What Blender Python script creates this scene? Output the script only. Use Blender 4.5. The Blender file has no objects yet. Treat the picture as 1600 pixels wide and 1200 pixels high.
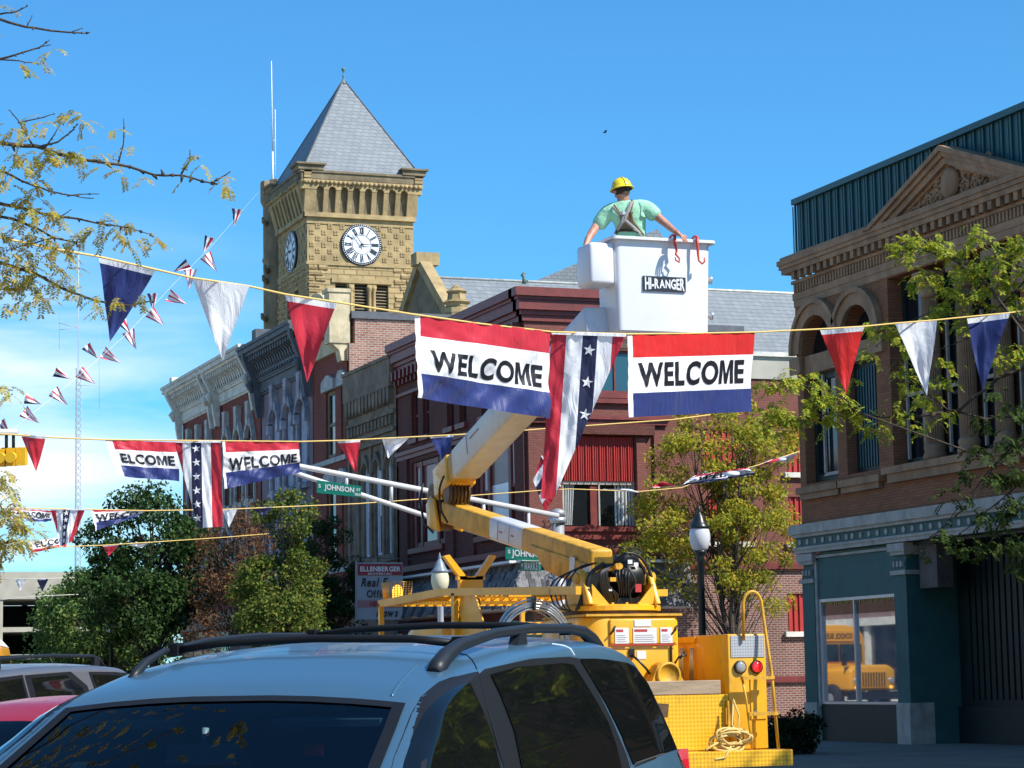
import bpy, bmesh, math, random
from mathutils import Vector, Matrix, noise
from mathutils.bvhtree import BVHTree
R = math.radians
rnd = random.Random(7)
C = bpy.context.scene.collection
# ---------------------------------------------------------------- camera
FPX = 3686.158; YAW = 0.35856401; PIT = 0.12391326; ROLL = -0.01765111
EYE = Vector((0, 0, 1.6))
cF = Vector((math.sin(YAW)*math.cos(PIT), math.cos(YAW)*math.cos(PIT), math.sin(PIT)))
cR = Vector((math.cos(YAW), -math.sin(YAW), 0)); cU = cR.cross(cF)
cR, cU = cR*math.cos(ROLL)+cU*math.sin(ROLL), cU*math.cos(ROLL)-cR*math.sin(ROLL)
cam = bpy.data.objects.new('camera', bpy.data.cameras.new('camera')); C.objects.link(cam)
cam.matrix_world = Matrix(((cR.x, cU.x, -cF.x, EYE.x), (cR.y, cU.y, -cF.y, EYE.y), (cR.z, cU.z, -cF.z, EYE.z), (0, 0, 0, 1)))
cam.data.sensor_width = 36; cam.data.lens = FPX/1600*36; cam.data.clip_start = 0.1; cam.data.clip_end = 6000
sc = bpy.context.scene; sc.camera = cam
# ---------------------------------------------------------------- sky, sun, exposure
SUN = Vector((math.sin(R(42))*math.cos(R(45)), -math.cos(R(42))*math.cos(R(45)), math.sin(R(45))))
w = bpy.data.worlds.new('World'); sc.world = w; w.use_nodes = True
nt = w.node_tree; N = nt.nodes; L = nt.links; N.clear()
wo = N.new('ShaderNodeOutputWorld'); bg = N.new('ShaderNodeBackground'); bg.inputs['Strength'].default_value = 0.10
sky = N.new('ShaderNodeTexSky'); sky.sky_type = 'NISHITA'; sky.sun_disc = False
sky.sun_elevation = R(45); sky.sun_rotation = math.atan2(SUN.x, SUN.y)
sky.air_density = 1.0; sky.dust_density = 0.3; sky.ozone_density = 2.2
tc = N.new('ShaderNodeTexCoord'); sep = N.new('ShaderNodeSeparateXYZ'); L.new(tc.outputs['Generated'], sep.inputs[0])
tint = N.new('ShaderNodeMix'); tint.data_type = 'RGBA'; tint.blend_type = 'MULTIPLY'; tint.inputs[0].default_value = 1
tint.inputs[7].default_value = (0.36, 0.90, 1.24, 1)
L.new(sky.outputs[0], tint.inputs[6])
mp = N.new('ShaderNodeMapping'); mp.inputs['Scale'].default_value = (2.2, 2.2, 15); L.new(tc.outputs['Generated'], mp.inputs[0])
cn = N.new('ShaderNodeTexNoise'); cn.inputs['Scale'].default_value = 2.4; cn.inputs['Detail'].default_value = 5; cn.inputs['Roughness'].default_value = 0.52; cn.inputs['Distortion'].default_value = 0.4
L.new(mp.outputs[0], cn.inputs[0])
cr = N.new('ShaderNodeMapRange'); cr.inputs['From Min'].default_value = 0.36; cr.inputs['From Max'].default_value = 0.66; L.new(cn.outputs[0], cr.inputs['Value'])
def wmath(op, a, b, clamp=False):
    n = N.new('ShaderNodeMath'); n.operation = op; n.use_clamp = clamp
    for i, v in enumerate((a, b)):
        if isinstance(v, (int, float)): n.inputs[i].default_value = v
        else: L.new(v, n.inputs[i])
    return n.outputs[0]
# the thin cloud bank sits low over the street's far end (+Y) and fades out with height
hz = N.new('ShaderNodeMapRange'); hz.inputs['From Min'].default_value = 0.20; hz.inputs['From Max'].default_value = 0.12; L.new(sep.outputs[2], hz.inputs['Value'])
az = N.new('ShaderNodeMapRange'); az.inputs['From Min'].default_value = 0.27; az.inputs['From Max'].default_value = 0.17; L.new(sep.outputs[0], az.inputs['Value'])
cm = wmath('MULTIPLY', wmath('MULTIPLY', cr.outputs[0], hz.outputs[0]), az.outputs[0])
cm2 = wmath('MULTIPLY', cm, 0.95)
mx = N.new('ShaderNodeMix'); mx.data_type = 'RGBA'; L.new(cm2, mx.inputs[0]); L.new(tint.outputs[2], mx.inputs[6]); mx.inputs[7].default_value = (7.2, 7.9, 8.7, 1)
L.new(mx.outputs[2], bg.inputs[0]); L.new(bg.outputs[0], wo.inputs[0])
sl = bpy.data.lights.new('sun', 'SUN'); sl.energy = 4.4; sl.angle = R(0.5); sl.color = (1, 0.95, 0.87)
so = bpy.data.objects.new('sun', sl); C.objects.link(so); so.rotation_euler = (-SUN).to_track_quat('-Z', 'Y').to_euler()
sc.view_settings.view_transform = 'Standard'; sc.view_settings.look = 'None'; sc.view_settings.exposure = 0.62; sc.view_settings.gamma = 1
# ---------------------------------------------------------------- helpers
def ray(px, py): return cF + cR*((px-800)/FPX) - cU*((py-600)/FPX)
def at(px, py, d): return EYE + ray(px, py)*d
def on(px, py, ax, v):
    r = ray(px, py); return EYE + r*((v-EYE[ax])/r[ax])
def V(*a): return Vector(a)
class MB:
    def __init__(s, org=(0, 0, 0)): s.v = []; s.f = []; s.m = []; s.sm = []; s.org = Vector(org)
    def quad(s, *p, m=0, sm=False):
        n = len(s.v); s.v += [Vector(q) for q in p]; s.f.append(tuple(range(n, n+len(p)))); s.m.append(m); s.sm.append(sm)
    def box(s, x0, x1, y0, y1, z0, z1, m=0): s.hexa([(x0, y0, z0), (x1, y0, z0), (x1, y1, z0), (x0, y1, z0), (x0, y0, z1), (x1, y0, z1), (x1, y1, z1), (x0, y1, z1)], m)
    def hexa(s, p, m=0, sm=False):
        n = len(s.v); s.v += [Vector(q) for q in p]
        for f in ((0, 3, 2, 1), (4, 5, 6, 7), (0, 1, 5, 4), (1, 2, 6, 5), (2, 3, 7, 6), (3, 0, 4, 7)):
            s.f.append(tuple(n+i for i in f)); s.m.append(m); s.sm.append(sm)
    def obox(s, c, ax, h, m=0):
        c = Vector(c); a, b, d = [Vector(q).normalized()*k for q, k in zip(ax, h)]
        s.hexa([c-a-b-d, c+a-b-d, c+a+b-d, c-a+b-d, c-a-b+d, c+a-b+d, c+a+b+d, c-a+b+d], m)
    def bar(s, a, b, wd, ht, m=0, up=(0, 0, 1)):
        a, b = Vector(a), Vector(b); d = b-a; l = d.length/2; up = Vector(up)
        sd = d.cross(up); 
        if sd.length < 1e-6: sd = d.cross(Vector((1, 0, 0)))
        u2 = sd.cross(d); s.obox((a+b)/2, (d, sd, u2), (l, wd/2, ht/2), m)
    def tube(s, pts, r, n=8, m=0, cap=True, sm=True, spline=0):
        if spline and len(pts) > 2:
            P = [Vector(p) for p in pts]; Q = [P[0]*2-P[1]]+P+[P[-1]*2-P[-2]]; out = []; rr = []
            for i in range(len(P)-1):
                a, b, c, d = Q[i:i+4]
                for k in range(spline):
                    t = k/spline; out.append(.5*((2*b)+(c-a)*t+(2*a-5*b+4*c-d)*t*t+(3*b-a-3*c+d)*t**3))
                    if isinstance(r, (list, tuple)): rr.append(r[i]+(r[i+1]-r[i])*t)
            out.append(P[-1]); pts = out
            if isinstance(r, (list, tuple)): r = rr+[r[-1]]
        pts = [Vector(p) for p in pts]; k = len(pts); rs = r if isinstance(r, (list, tuple)) else [r]*k
        base = len(s.v); t0 = (pts[1]-pts[0]).normalized()
        u = t0.orthogonal().normalized()
        for i, p in enumerate(pts):
            t = (pts[min(i+1, k-1)]-pts[max(i-1, 0)]);
            t = t.normalized() if t.length > 1e-9 else t0
            u = (u - t*u.dot(t));
            u = u.normalized() if u.length > 1e-6 else t.orthogonal().normalized()
            vv = t.cross(u)
            for j in range(n):
                a = 2*math.pi*j/n; s.v.append(p+(u*math.cos(a)+vv*math.sin(a))*rs[i])
        for i in range(k-1):
            for j in range(n):
                s.f.append((base+i*n+j, base+i*n+(j+1) % n, base+(i+1)*n+(j+1) % n, base+(i+1)*n+j)); s.m.append(m); s.sm.append(sm)
        if cap:
            s.f.append(tuple(base+j for j in reversed(range(n)))); s.m.append(m); s.sm.append(False)
            s.f.append(tuple(base+(k-1)*n+j for j in range(n))); s.m.append(m); s.sm.append(False)
    def lathe(s, prof, c, n=16, m=0, axis=(0, 0, 1), sm=True):
        c = Vector(c); ax = Vector(axis).normalized(); u = ax.orthogonal().normalized(); vv = ax.cross(u); base = len(s.v)
        for r_, z in prof:
            for j in range(n):
                a = 2*math.pi*j/n; s.v.append(c+ax*z+(u*math.cos(a)+vv*math.sin(a))*max(r_, 1e-4))
        for i in range(len(prof)-1):
            for j in range(n):
                s.f.append((base+i*n+j, base+i*n+(j+1) % n, base+(i+1)*n+(j+1) % n, base+(i+1)*n+j)); s.m.append(m); s.sm.append(sm)
        s.f.append(tuple(base+j for j in reversed(range(n)))); s.m.append(m); s.sm.append(False)
        s.f.append(tuple(base+(len(prof)-1)*n+j for j in range(n))); s.m.append(m); s.sm.append(False)
    def prism(s, poly, d, m=0, mside=None):
        poly = [Vector(p) for p in poly]; d = Vector(d); n = len(s.v); k = len(poly); s.v += poly+[p+d for p in poly]
        s.f.append(tuple(n+i for i in range(k))); s.m.append(m); s.sm.append(False)
        s.f.append(tuple(n+k+i for i in reversed(range(k)))); s.m.append(m); s.sm.append(False)
        for i in range(k):
            j = (i+1) % k; s.f.append((n+i, n+k+i, n+k+j, n+j)); s.m.append(m if mside is None else mside); s.sm.append(False)
    def grid(s, fn, nu, nv, m=0, sm=True, mf=None):
        base = len(s.v)
        for j in range(nv+1):
            for i in range(nu+1): s.v.append(Vector(fn(i/nu, j/nv)))
        for j in range(nv):
            for i in range(nu):
                a = base+j*(nu+1)+i; s.f.append((a, a+1, a+nu+2, a+nu+1)); s.m.append(mf((i+.5)/nu, (j+.5)/nv) if mf else m); s.sm.append(sm)
    def build(s, name, mats, parent=None, local=False):
        if not isinstance(mats, (list, tuple)): mats = [mats]
        me = bpy.data.meshes.new(name); off = Vector((0, 0, 0)) if local else s.org.copy()
        if parent is not None and not local:
            off = Vector((0, 0, 0)); q = parent
            while q is not None: off += q.location; q = q.parent
        me.from_pydata([tuple(q-off) for q in s.v], [], s.f)
        for q in mats: me.materials.append(q)
        me.polygons.foreach_set('material_index', s.m); me.polygons.foreach_set('use_smooth', s.sm); me.update()
        o = bpy.data.objects.new(name, me); C.objects.link(o)
        if parent is None: o.location = off
        else: o.parent = parent
        return o
def fixnormals(o, merge=None):
    bm = bmesh.new(); bm.from_mesh(o.data)
    if merge: bmesh.ops.remove_doubles(bm, verts=bm.verts, dist=merge)
    bmesh.ops.recalc_face_normals(bm, faces=bm.faces); bm.to_mesh(o.data); bm.free(); return o
def tag(o, label=None, cat=None, group=None, kind=None):
    if label: o['label'] = label
    if cat: o['category'] = cat
    if group: o['group'] = group
    if kind: o['kind'] = kind
    return o
def thing(name, loc, label, cat, group=None):
    o = bpy.data.objects.new(name, None); C.objects.link(o); o.location = loc; o.empty_display_size = 0.2
    return tag(o, label, cat, group)
def copy_tree(o, parent=None):
    c = o.copy(); C.objects.link(c); c.parent = parent
    for ch in [q for q in o.children]: copy_tree(ch, c)
    return c
# ---------------------------------------------------------------- materials
def mat(name, col, rough=0.6, var=0.0, vs=3.0, col2=None, metal=0.0, bump=0.0, bs=20.0, spec=0.5, coat=0.0, emis=None, est=0.0, trans=0.0, alpha=1.0, det=4, coords='Object', stretch=(1, 1, 1), island=False, sheen=0, thr=None):
    m = bpy.data.materials.new(name); m.use_nodes = True; t = m.node_tree; b = t.nodes['Principled BSDF']
    b.inputs['Base Color'].default_value = (*col, 1); b.inputs['Roughness'].default_value = rough; b.inputs['Metallic'].default_value = metal
    b.inputs['Specular IOR Level'].default_value = spec; b.inputs['Coat Weight'].default_value = coat; b.inputs['Coat Roughness'].default_value = 0.03
    if emis: b.inputs['Emission Color'].default_value = (*emis, 1); b.inputs['Emission Strength'].default_value = est
    if trans: b.inputs['Transmission Weight'].default_value = trans
    if alpha < 1: b.inputs['Alpha'].default_value = alpha
    if var or col2 or bump:
        tcn = t.nodes.new('ShaderNodeTexCoord'); mpn = t.nodes.new('ShaderNodeMapping'); mpn.inputs['Scale'].default_value = stretch
        t.links.new(tcn.outputs[coords], mpn.inputs[0])
    if var or col2:
        nz = t.nodes.new('ShaderNodeTexNoise'); nz.inputs['Scale'].default_value = vs; nz.inputs['Detail'].default_value = det; nz.inputs['Roughness'].default_value = 0.6
        t.links.new(mpn.outputs[0], nz.inputs[0])
        rp = t.nodes.new('ShaderNodeValToRGB'); t.links.new(nz.outputs[0], rp.inputs[0])
        a = [max(0, c*(1-var)) for c in col]; bb = [min(1, c*(1+var)) for c in (col2 or col)]
        lo, hi = thr or (0.3, 0.7)
        rp.color_ramp.elements[0].color = (*a, 1); rp.color_ramp.elements[1].color = (*bb, 1); rp.color_ramp.elements[0].position = lo; rp.color_ramp.elements[1].position = hi
        t.links.new(rp.outputs[0], b.inputs['Base Color'])
    if bump:
        nb = t.nodes.new('ShaderNodeTexNoise'); nb.inputs['Scale'].default_value = bs; nb.inputs['Detail'].default_value = 5
        t.links.new(mpn.outputs[0], nb.inputs[0]); bp = t.nodes.new('ShaderNodeBump'); bp.inputs['Strength'].default_value = bump; bp.inputs['Distance'].default_value = 0.05
        t.links.new(nb.outputs[0], bp.inputs['Height']); t.links.new(bp.outputs[0], b.inputs['Normal'])
    return m
def grime(m, sc_=3.0, lo=.52, hi=.72, amt=.6, col=(.05, .035, .02), st=(1, 1, .5), det=8):
    t = m.node_tree; b = t.nodes['Principled BSDF']; inp = b.inputs['Base Color']; g = t.nodes.new('ShaderNodeNewGeometry'); mp_ = t.nodes.new('ShaderNodeMapping'); mp_.inputs['Scale'].default_value = st
    nz = t.nodes.new('ShaderNodeTexNoise'); nz.inputs['Scale'].default_value = sc_; nz.inputs['Detail'].default_value = det; nz.inputs['Roughness'].default_value = .72; t.links.new(g.outputs['Position'], mp_.inputs[0]); t.links.new(mp_.outputs[0], nz.inputs[0])
    mr = t.nodes.new('ShaderNodeMapRange'); mr.inputs['From Min'].default_value = lo; mr.inputs['From Max'].default_value = hi; mr.inputs['To Max'].default_value = amt; t.links.new(nz.outputs[0], mr.inputs['Value'])
    mx_ = t.nodes.new('ShaderNodeMix'); mx_.data_type = 'RGBA'; t.links.new(mr.outputs[0], mx_.inputs[0]); mx_.inputs[7].default_value = (*col, 1)
    if inp.links: t.links.new(inp.links[0].from_socket, mx_.inputs[6])
    else: mx_.inputs[6].default_value = inp.default_value
    t.links.new(mx_.outputs[2], inp); return m
def leafmat(name, cols, trans=0.35):
    m = bpy.data.materials.new(name); m.use_nodes = True; t = m.node_tree; b = t.nodes['Principled BSDF']; out = t.nodes['Material Output']
    g = t.nodes.new('ShaderNodeNewGeometry'); rp = t.nodes.new('ShaderNodeValToRGB'); t.links.new(g.outputs['Random Per Island'], rp.inputs[0])
    e = rp.color_ramp.elements; e[0].position = 0; e[0].color = (*cols[0], 1); e[1].position = 1; e[1].color = (*cols[-1], 1)
    for i in range(1, len(cols)-1):
        q = e.new(i/(len(cols)-1)); q.color = (*cols[i], 1)
    t.links.new(rp.outputs[0], b.inputs['Base Color']); b.inputs['Roughness'].default_value = 0.8; b.inputs['Specular IOR Level'].default_value = 0.12
    tr = t.nodes.new('ShaderNodeBsdfTranslucent'); t.links.new(rp.outputs[0], tr.inputs[0]); ms = t.nodes.new('ShaderNodeMixShader'); ms.inputs[0].default_value = trans
    t.links.new(b.outputs[0], ms.inputs[1]); t.links.new(tr.outputs[0], ms.inputs[2]); t.links.new(ms.outputs[0], out.inputs[0])
    return m
def clothmat(name, col, tr=0.3):
    m = bpy.data.materials.new(name); m.use_nodes = True; t = m.node_tree; b = t.nodes['Principled BSDF']; out = t.nodes['Material Output']
    b.inputs['Base Color'].default_value = (*col, 1); b.inputs['Roughness'].default_value = 0.5; b.inputs['Sheen Weight'].default_value = 0.2
    q = t.nodes.new('ShaderNodeBsdfTranslucent'); q.inputs[0].default_value = (*col, 1); ms = t.nodes.new('ShaderNodeMixShader'); ms.inputs[0].default_value = tr
    g_ = t.nodes.new('ShaderNodeNewGeometry'); mp_ = t.nodes.new('ShaderNodeMapping'); mp_.inputs['Scale'].default_value = (3.2, 3.2, 1.1); mp_.inputs['Rotation'].default_value = (0.4, 0.6, 0); nz = t.nodes.new('ShaderNodeTexNoise'); nz.inputs['Scale'].default_value = 2.2; nz.inputs['Detail'].default_value = 4; nz.inputs['Distortion'].default_value = 1.2
    t.links.new(g_.outputs['Position'], mp_.inputs[0]); t.links.new(mp_.outputs[0], nz.inputs[0]); bp = t.nodes.new('ShaderNodeBump'); bp.inputs['Strength'].default_value = .38; bp.inputs['Distance'].default_value = .06
    t.links.new(nz.outputs[0], bp.inputs['Height']); t.links.new(bp.outputs[0], b.inputs['Normal']); t.links.new(bp.outputs[0], q.inputs['Normal'])
    t.links.new(b.outputs[0], ms.inputs[1]); t.links.new(q.outputs[0], ms.inputs[2]); t.links.new(ms.outputs[0], out.inputs[0]); return m
def brickmat(name, c1, c2, mortar, bw=0.215, bh=0.075, ms=0.012, rough=0.85, stain=0.35, mode='wall', bump=0.35, off=0.5, stain_col=(0.02, 0.018, 0.016), vs=0.7):
    m = bpy.data.materials.new(name); m.use_nodes = True; t = m.node_tree; b = t.nodes['Principled BSDF']; b.inputs['Roughness'].default_value = rough; b.inputs['Specular IOR Level'].default_value = 0.3
    g = t.nodes.new('ShaderNodeNewGeometry'); sp = t.nodes.new('ShaderNodeSeparateXYZ'); t.links.new(g.outputs['Position'], sp.inputs[0])
    ad = t.nodes.new('ShaderNodeMath'); ad.operation = 'ADD'; t.links.new(sp.outputs[0], ad.inputs[0]); t.links.new(sp.outputs[1], ad.inputs[1])
    cb = t.nodes.new('ShaderNodeCombineXYZ'); t.links.new(ad.outputs[0], cb.inputs[0]); t.links.new(sp.outputs[2], cb.inputs[1])
    br = t.nodes.new('ShaderNodeTexBrick'); t.links.new(cb.outputs[0], br.inputs[0]); br.offset = off
    br.inputs['Color1'].default_value = (*c1, 1); br.inputs['Color2'].default_value = (*c2, 1); br.inputs['Mortar'].default_value = (*mortar, 1)
    br.inputs['Scale'].default_value = 1; br.inputs['Brick Width'].default_value = bw; br.inputs['Row Height'].default_value = bh; br.inputs['Mortar Size'].default_value = ms; br.inputs['Mortar Smooth'].default_value = 0.1
    nz = t.nodes.new('ShaderNodeTexNoise'); nz.inputs['Scale'].default_value = vs; nz.inputs['Detail'].default_value = 6; nz.inputs['Roughness'].default_value = 0.65
    mpn = t.nodes.new('ShaderNodeMapping'); mpn.inputs['Scale'].default_value = (1, 1, 0.45); t.links.new(g.outputs['Position'], mpn.inputs[0]); t.links.new(mpn.outputs[0], nz.inputs[0])
    mr = t.nodes.new('ShaderNodeMapRange'); mr.inputs['From Min'].default_value = 0.45; mr.inputs['From Max'].default_value = 0.75; mr.inputs['To Max'].default_value = stain; t.links.new(nz.outputs[0], mr.inputs['Value'])
    mxn = t.nodes.new('ShaderNodeMix'); mxn.data_type = 'RGBA'; t.links.new(mr.outputs[0], mxn.inputs[0]); t.links.new(br.outputs[0], mxn.inputs[6]); mxn.inputs[7].default_value = (*stain_col, 1)
    t.links.new(mxn.outputs[2], b.inputs['Base Color'])
    if bump:
        n2 = t.nodes.new('ShaderNodeTexNoise'); n2.inputs['Scale'].default_value = 1.4/bh*0.5; n2.inputs['Detail'].default_value = 3; t.links.new(g.outputs['Position'], n2.inputs[0])
        mm = t.nodes.new('ShaderNodeMath'); mm.operation = 'MULTIPLY_ADD'; t.links.new(br.outputs['Fac'], mm.inputs[0]); mm.inputs[1].default_value = -1.0; t.links.new(n2.outputs[0], mm.inputs[2])
        bp = t.nodes.new('ShaderNodeBump'); bp.inputs['Strength'].default_value = bump; bp.inputs['Distance'].default_value = ms*1.6
        t.links.new(mm.outputs[0], bp.inputs['Height']); t.links.new(bp.outputs[0], b.inputs['Normal'])
    return m
M = {}
M['asphalt'] = mat('asphalt', (0.23, 0.21, 0.18), 0.9, 0.2, 1.2, bump=0.3, bs=60)
M['concrete'] = mat('concrete', (0.45, 0.43, 0.39), 0.9, 0.2, 0.8, bump=0.15, bs=30)
M['kerb'] = mat('kerb_stone', (0.38, 0.36, 0.33), 0.85, 0.2, 2)
M['red_brick'] = brickmat('dark_red_brick', (0.17, 0.050, 0.036), (0.115, 0.036, 0.028), (0.08, 0.04, 0.033), stain=0.4)
M['red_paint'] = mat('oxblood_paint', (0.17, 0.028, 0.022), 0.5, 0.25, 3, bump=0.1)
M['pink_wall'] = brickmat('painted_brick', (0.235, 0.085, 0.065), (0.19, 0.068, 0.052), (0.16, 0.062, 0.05), stain=0.25)
M['low_brick'] = brickmat('front_brick', (0.24, 0.085, 0.06), (0.165, 0.058, 0.043), (0.33, 0.27, 0.235), stain=0.45, ms=0.014)
M['tan_brick'] = brickmat('tan_brick', (0.35, 0.145, 0.066), (0.26, 0.105, 0.048), (0.19, 0.095, 0.055), stain=0.35, bw=0.25, bh=0.065, ms=0.009)
M['chim_brick'] = brickmat('weathered_brick', (0.42, 0.20, 0.14), (0.24, 0.085, 0.06), (0.42, 0.36, 0.30), stain=0.35, bw=0.26, bh=0.09, ms=0.016, vs=2.0)
M['mid_brick'] = brickmat('mid_brick', (0.30, 0.07, 0.045), (0.22, 0.05, 0.035), (0.15, 0.065, 0.05), stain=0.3, bh=0.09)
M['grey_stone'] = mat('grey_brown_stone', (0.19, 0.15, 0.105), 0.85, 0.4, 1.6, bump=0.4, bs=9)
M['blue_stone'] = mat('painted_blue_grey', (0.24, 0.25, 0.29), 0.8, 0.45, 1.4, col2=(0.38, 0.37, 0.41), bump=0.3, bs=9)
M['blue_dark'] = mat('dark_blue_grey_cornice', (0.10, 0.11, 0.125), 0.7, 0.3, 2)
M['blue_brick'] = brickmat('faded_painted_brick', (0.34, 0.21, 0.22), (0.25, 0.21, 0.24), (0.2, 0.18, 0.2), stain=0.6, stain_col=(0.09, 0.09, 0.11), bh=0.09)
M['pale_trim'] = mat('pale_grey_trim', (0.66, 0.64, 0.56), 0.75, 0.22, 2.5, bump=0.2)
M['grey_trim'] = mat('weathered_hood_trim', (0.44, 0.44, 0.41), 0.8, 0.35, 3, bump=0.2)
M['cream'] = mat('cream_stone', (0.60, 0.50, 0.32), 0.85, 0.2, 2.5, bump=0.2)
M['terracotta'] = mat('tan_terracotta', (0.33, 0.19, 0.10), 0.75, 0.3, 2.2, bump=0.25, bs=12)
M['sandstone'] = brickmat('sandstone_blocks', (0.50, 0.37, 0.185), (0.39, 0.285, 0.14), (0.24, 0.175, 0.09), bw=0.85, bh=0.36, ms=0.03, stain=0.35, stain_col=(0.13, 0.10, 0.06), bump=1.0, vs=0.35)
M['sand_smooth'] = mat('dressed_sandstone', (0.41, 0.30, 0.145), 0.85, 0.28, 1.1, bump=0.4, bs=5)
M['sand_dark'] = mat('dark_sandstone', (0.21, 0.165, 0.10), 0.9, 0.35, 1.2, bump=0.6, bs=4)  # darker sandstone tone; on the gable wall it carries the shade
M['slate'] = brickmat('roof_slate', (0.235, 0.26, 0.275), (0.19, 0.215, 0.235), (0.12, 0.135, 0.15), bw=0.5, bh=0.27, ms=0.02, stain=0.25, stain_col=(0.30, 0.32, 0.31), bump=0.4, rough=0.6)
M['metal_green'] = mat('dark_teal_metal_siding', (0.012, 0.070, 0.078), 0.45, 0.15, 1.5)
M['teal'] = mat('teal_paint', (0.024, 0.100, 0.094), 0.6, 0.15, 1.5)
M['dark_green'] = mat('dark_green_paint', (0.006, 0.018, 0.016), 0.5, 0.2, 2)
M['offwhite'] = mat('off_white_paint', (0.40, 0.37, 0.32), 0.6, 0.2, 3)
M['white'] = mat('white_paint', (0.75, 0.75, 0.76), 0.5, 0.05, 5)
M['black'] = mat('black_metal', (0.012, 0.012, 0.013), 0.4)
M['dglass'] = mat('dark_window_glass', (0.010, 0.013, 0.016), 0.06, spec=0.6)
M['blind'] = mat('window_blind', (0.72, 0.75, 0.80), 0.3, 0.08, 2, spec=0.5, coat=0.2)
M['blueglass'] = mat('blue_tinted_glass', (0.03, 0.09, 0.12), 0.08, spec=0.6)
M['red_metal'] = mat('red_metal_panel', (0.42, 0.035, 0.028), 0.45, 0.12, 2)
M['shingle'] = mat('weathered_shingle', (0.16, 0.16, 0.165), 0.8, 0.55, 5, bump=0.3)
M['copper'] = mat('verdigris', (0.12, 0.2, 0.17), 0.6, 0.2, 4)
M['bark'] = mat('bark', (0.075, 0.058, 0.045), 0.9, 0.35, 8, bump=0.5, bs=25)
M['steel'] = mat('galvanised_steel', (0.55, 0.56, 0.58), 0.35, 0.08, 4, metal=0.6)
M['dark'] = mat('dark_interior', (0.01, 0.01, 0.01), 0.8)
M['curtain'] = mat('curtain', (0.50, 0.52, 0.50), 0.8, 0.1, 6)
M['sidewalk_b'] = mat('paving', (0.21, 0.17, 0.13), 0.9, 0.2, 0.7, bump=0.2, bs=40)
for k_, a_ in (('teal', (1.6, .55, .75, .45, (.10, .12, .11))), ('offwhite', (2.2, .48, .7, .55, (.16, .14, .11))), ('terracotta', (1.3, .5, .72, .5, (.11, .07, .045))), ('sand_smooth', (.5, .5, .72, .35, (.12, .09, .055))), ('pale_trim', (.9, .5, .7, .5, (.2, .19, .16))), ('cream', (1.2, .52, .72, .5, (.2, .16, .1))), ('red_metal', (1.5, .55, .75, .4, (.12, .03, .03))), ('metal_green', (.6, .5, .75, .35, (.03, .05, .055))), ('slate', (.35, .5, .7, .3, (.12, .13, .14)))): grime(M[k_], *a_)
# ---------------------------------------------------------------- setting: road, pavements, far ground
def roadz(x): 
    p = [(-60, -0.14), (0.4, -0.13), (4, 0.02), (11, 0.08), (17.1, -0.12), (300, -0.12)]
    for (a, za), (b, zb) in zip(p, p[1:]):
        if x <= b: return za+(zb-za)*max(0, (x-a))/(b-a)
    return -0.12
g = MB()
xs = [-60, 0.4, 2, 4, 8, 11, 14, 17.1, 60, 300]
for a, b in zip(xs, xs[1:]): g.quad((a, -60, roadz(a)), (b, -60, roadz(b)), (b, 900, roadz(b)), (a, 900, roadz(a)))
tag(g.build('road', M['asphalt']), kind='structure')
g = MB(); g.quad((-3000, -3000, -0.3), (3000, -3000, -0.3), (3000, 5000, -0.3), (-3000, 5000, -0.3)); 
tag(g.build('ground', mat('grass_land', (0.07, 0.09, 0.035), 0.9, 0.3, 0.05)), kind='structure')
g = MB(); g.box(17.15, 60, -20, 52.4, -0.29, 0.0); tag(g.build('pavement', M['sidewalk_b']), kind='structure')
g = MB(); g.box(16.97, 17.147, -20, 52.4, -0.29, 0.0); g.box(16.97, 17.147, 65.5, 200, -0.29, 0.0); g.box(-0.05, 0.12, -30, 48, -0.29, 0.0); g.box(-0.05, 0.12, 66, 200, -0.29, 0.0); tag(g.build('kerb', M['kerb']), kind='structure')
g = MB(); g.box(17.15, 60, 65.5, 200, -0.29, 0.0); tag(g.build('pavement', M['sidewalk_b']), kind='structure')
g = MB(); g.box(-12, -0.053, -30, 48, -0.29, 0.0); g.box(-12, -0.053, 66, 200, -0.29, 0.0); tag(g.build('pavement', M['concrete']), kind='structure')
# yellow centre line and parking bay lines
g = MB()
for x in (8.4, 8.65):
    g.quad((x, -30, roadz(x)+.006), (x+.12, -30, roadz(x+.12)+.006), (x+.12, 46, roadz(x+.12)+.006), (x, 46, roadz(x)+.006))
tag(g.build('road_markings', mat('yellow_line', (0.55, 0.38, 0.05), 0.7, 0.2, 6)), kind='structure')
# ================================================================ buildings
class Fr:
    def __init__(s, o, u, n): s.o, s.u, s.n = Vector(o), Vector(u), Vector(n)
    def P(s, u, d, z): return s.o+s.u*u+s.n*d+Vector((0, 0, z))
def FA(X): return Fr((X, 0, 0), (0, 1, 0), (-1, 0, 0))      # facade along the street, facing -X; u = world y
def FB(Y): return Fr((0, Y, 0), (1, 0, 0), (0, -1, 0))      # facade facing -Y; u = world x
def fbox(mb, fr, u0, u1, d0, d1, z0, z1, m=0):
    P = fr.P; mb.hexa([P(u0, d0, z0), P(u1, d0, z0), P(u1, d1, z0), P(u0, d1, z0), P(u0, d0, z1), P(u1, d0, z1), P(u1, d1, z1), P(u0, d1, z1)], m)
def fpoly(mb, fr, poly, d0, d1, m=0):      # poly in (u,z), extruded from d0 to d1
    mb.prism([fr.P(u, d0, z) for u, z in poly], fr.n*(d1-d0), m)
def arcpts(a, b, zs, rise, n=12, pointed=False):
    c = (a+b)/2; r = (b-a)/2; out = []
    for i in range(n+1):
        t = math.pi*i/n; x = math.cos(t); y = math.sin(t)
        if pointed: y = (1-abs(x)**1.35)
        out.append((c-r*x, zs+rise*y))
    return out
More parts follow.
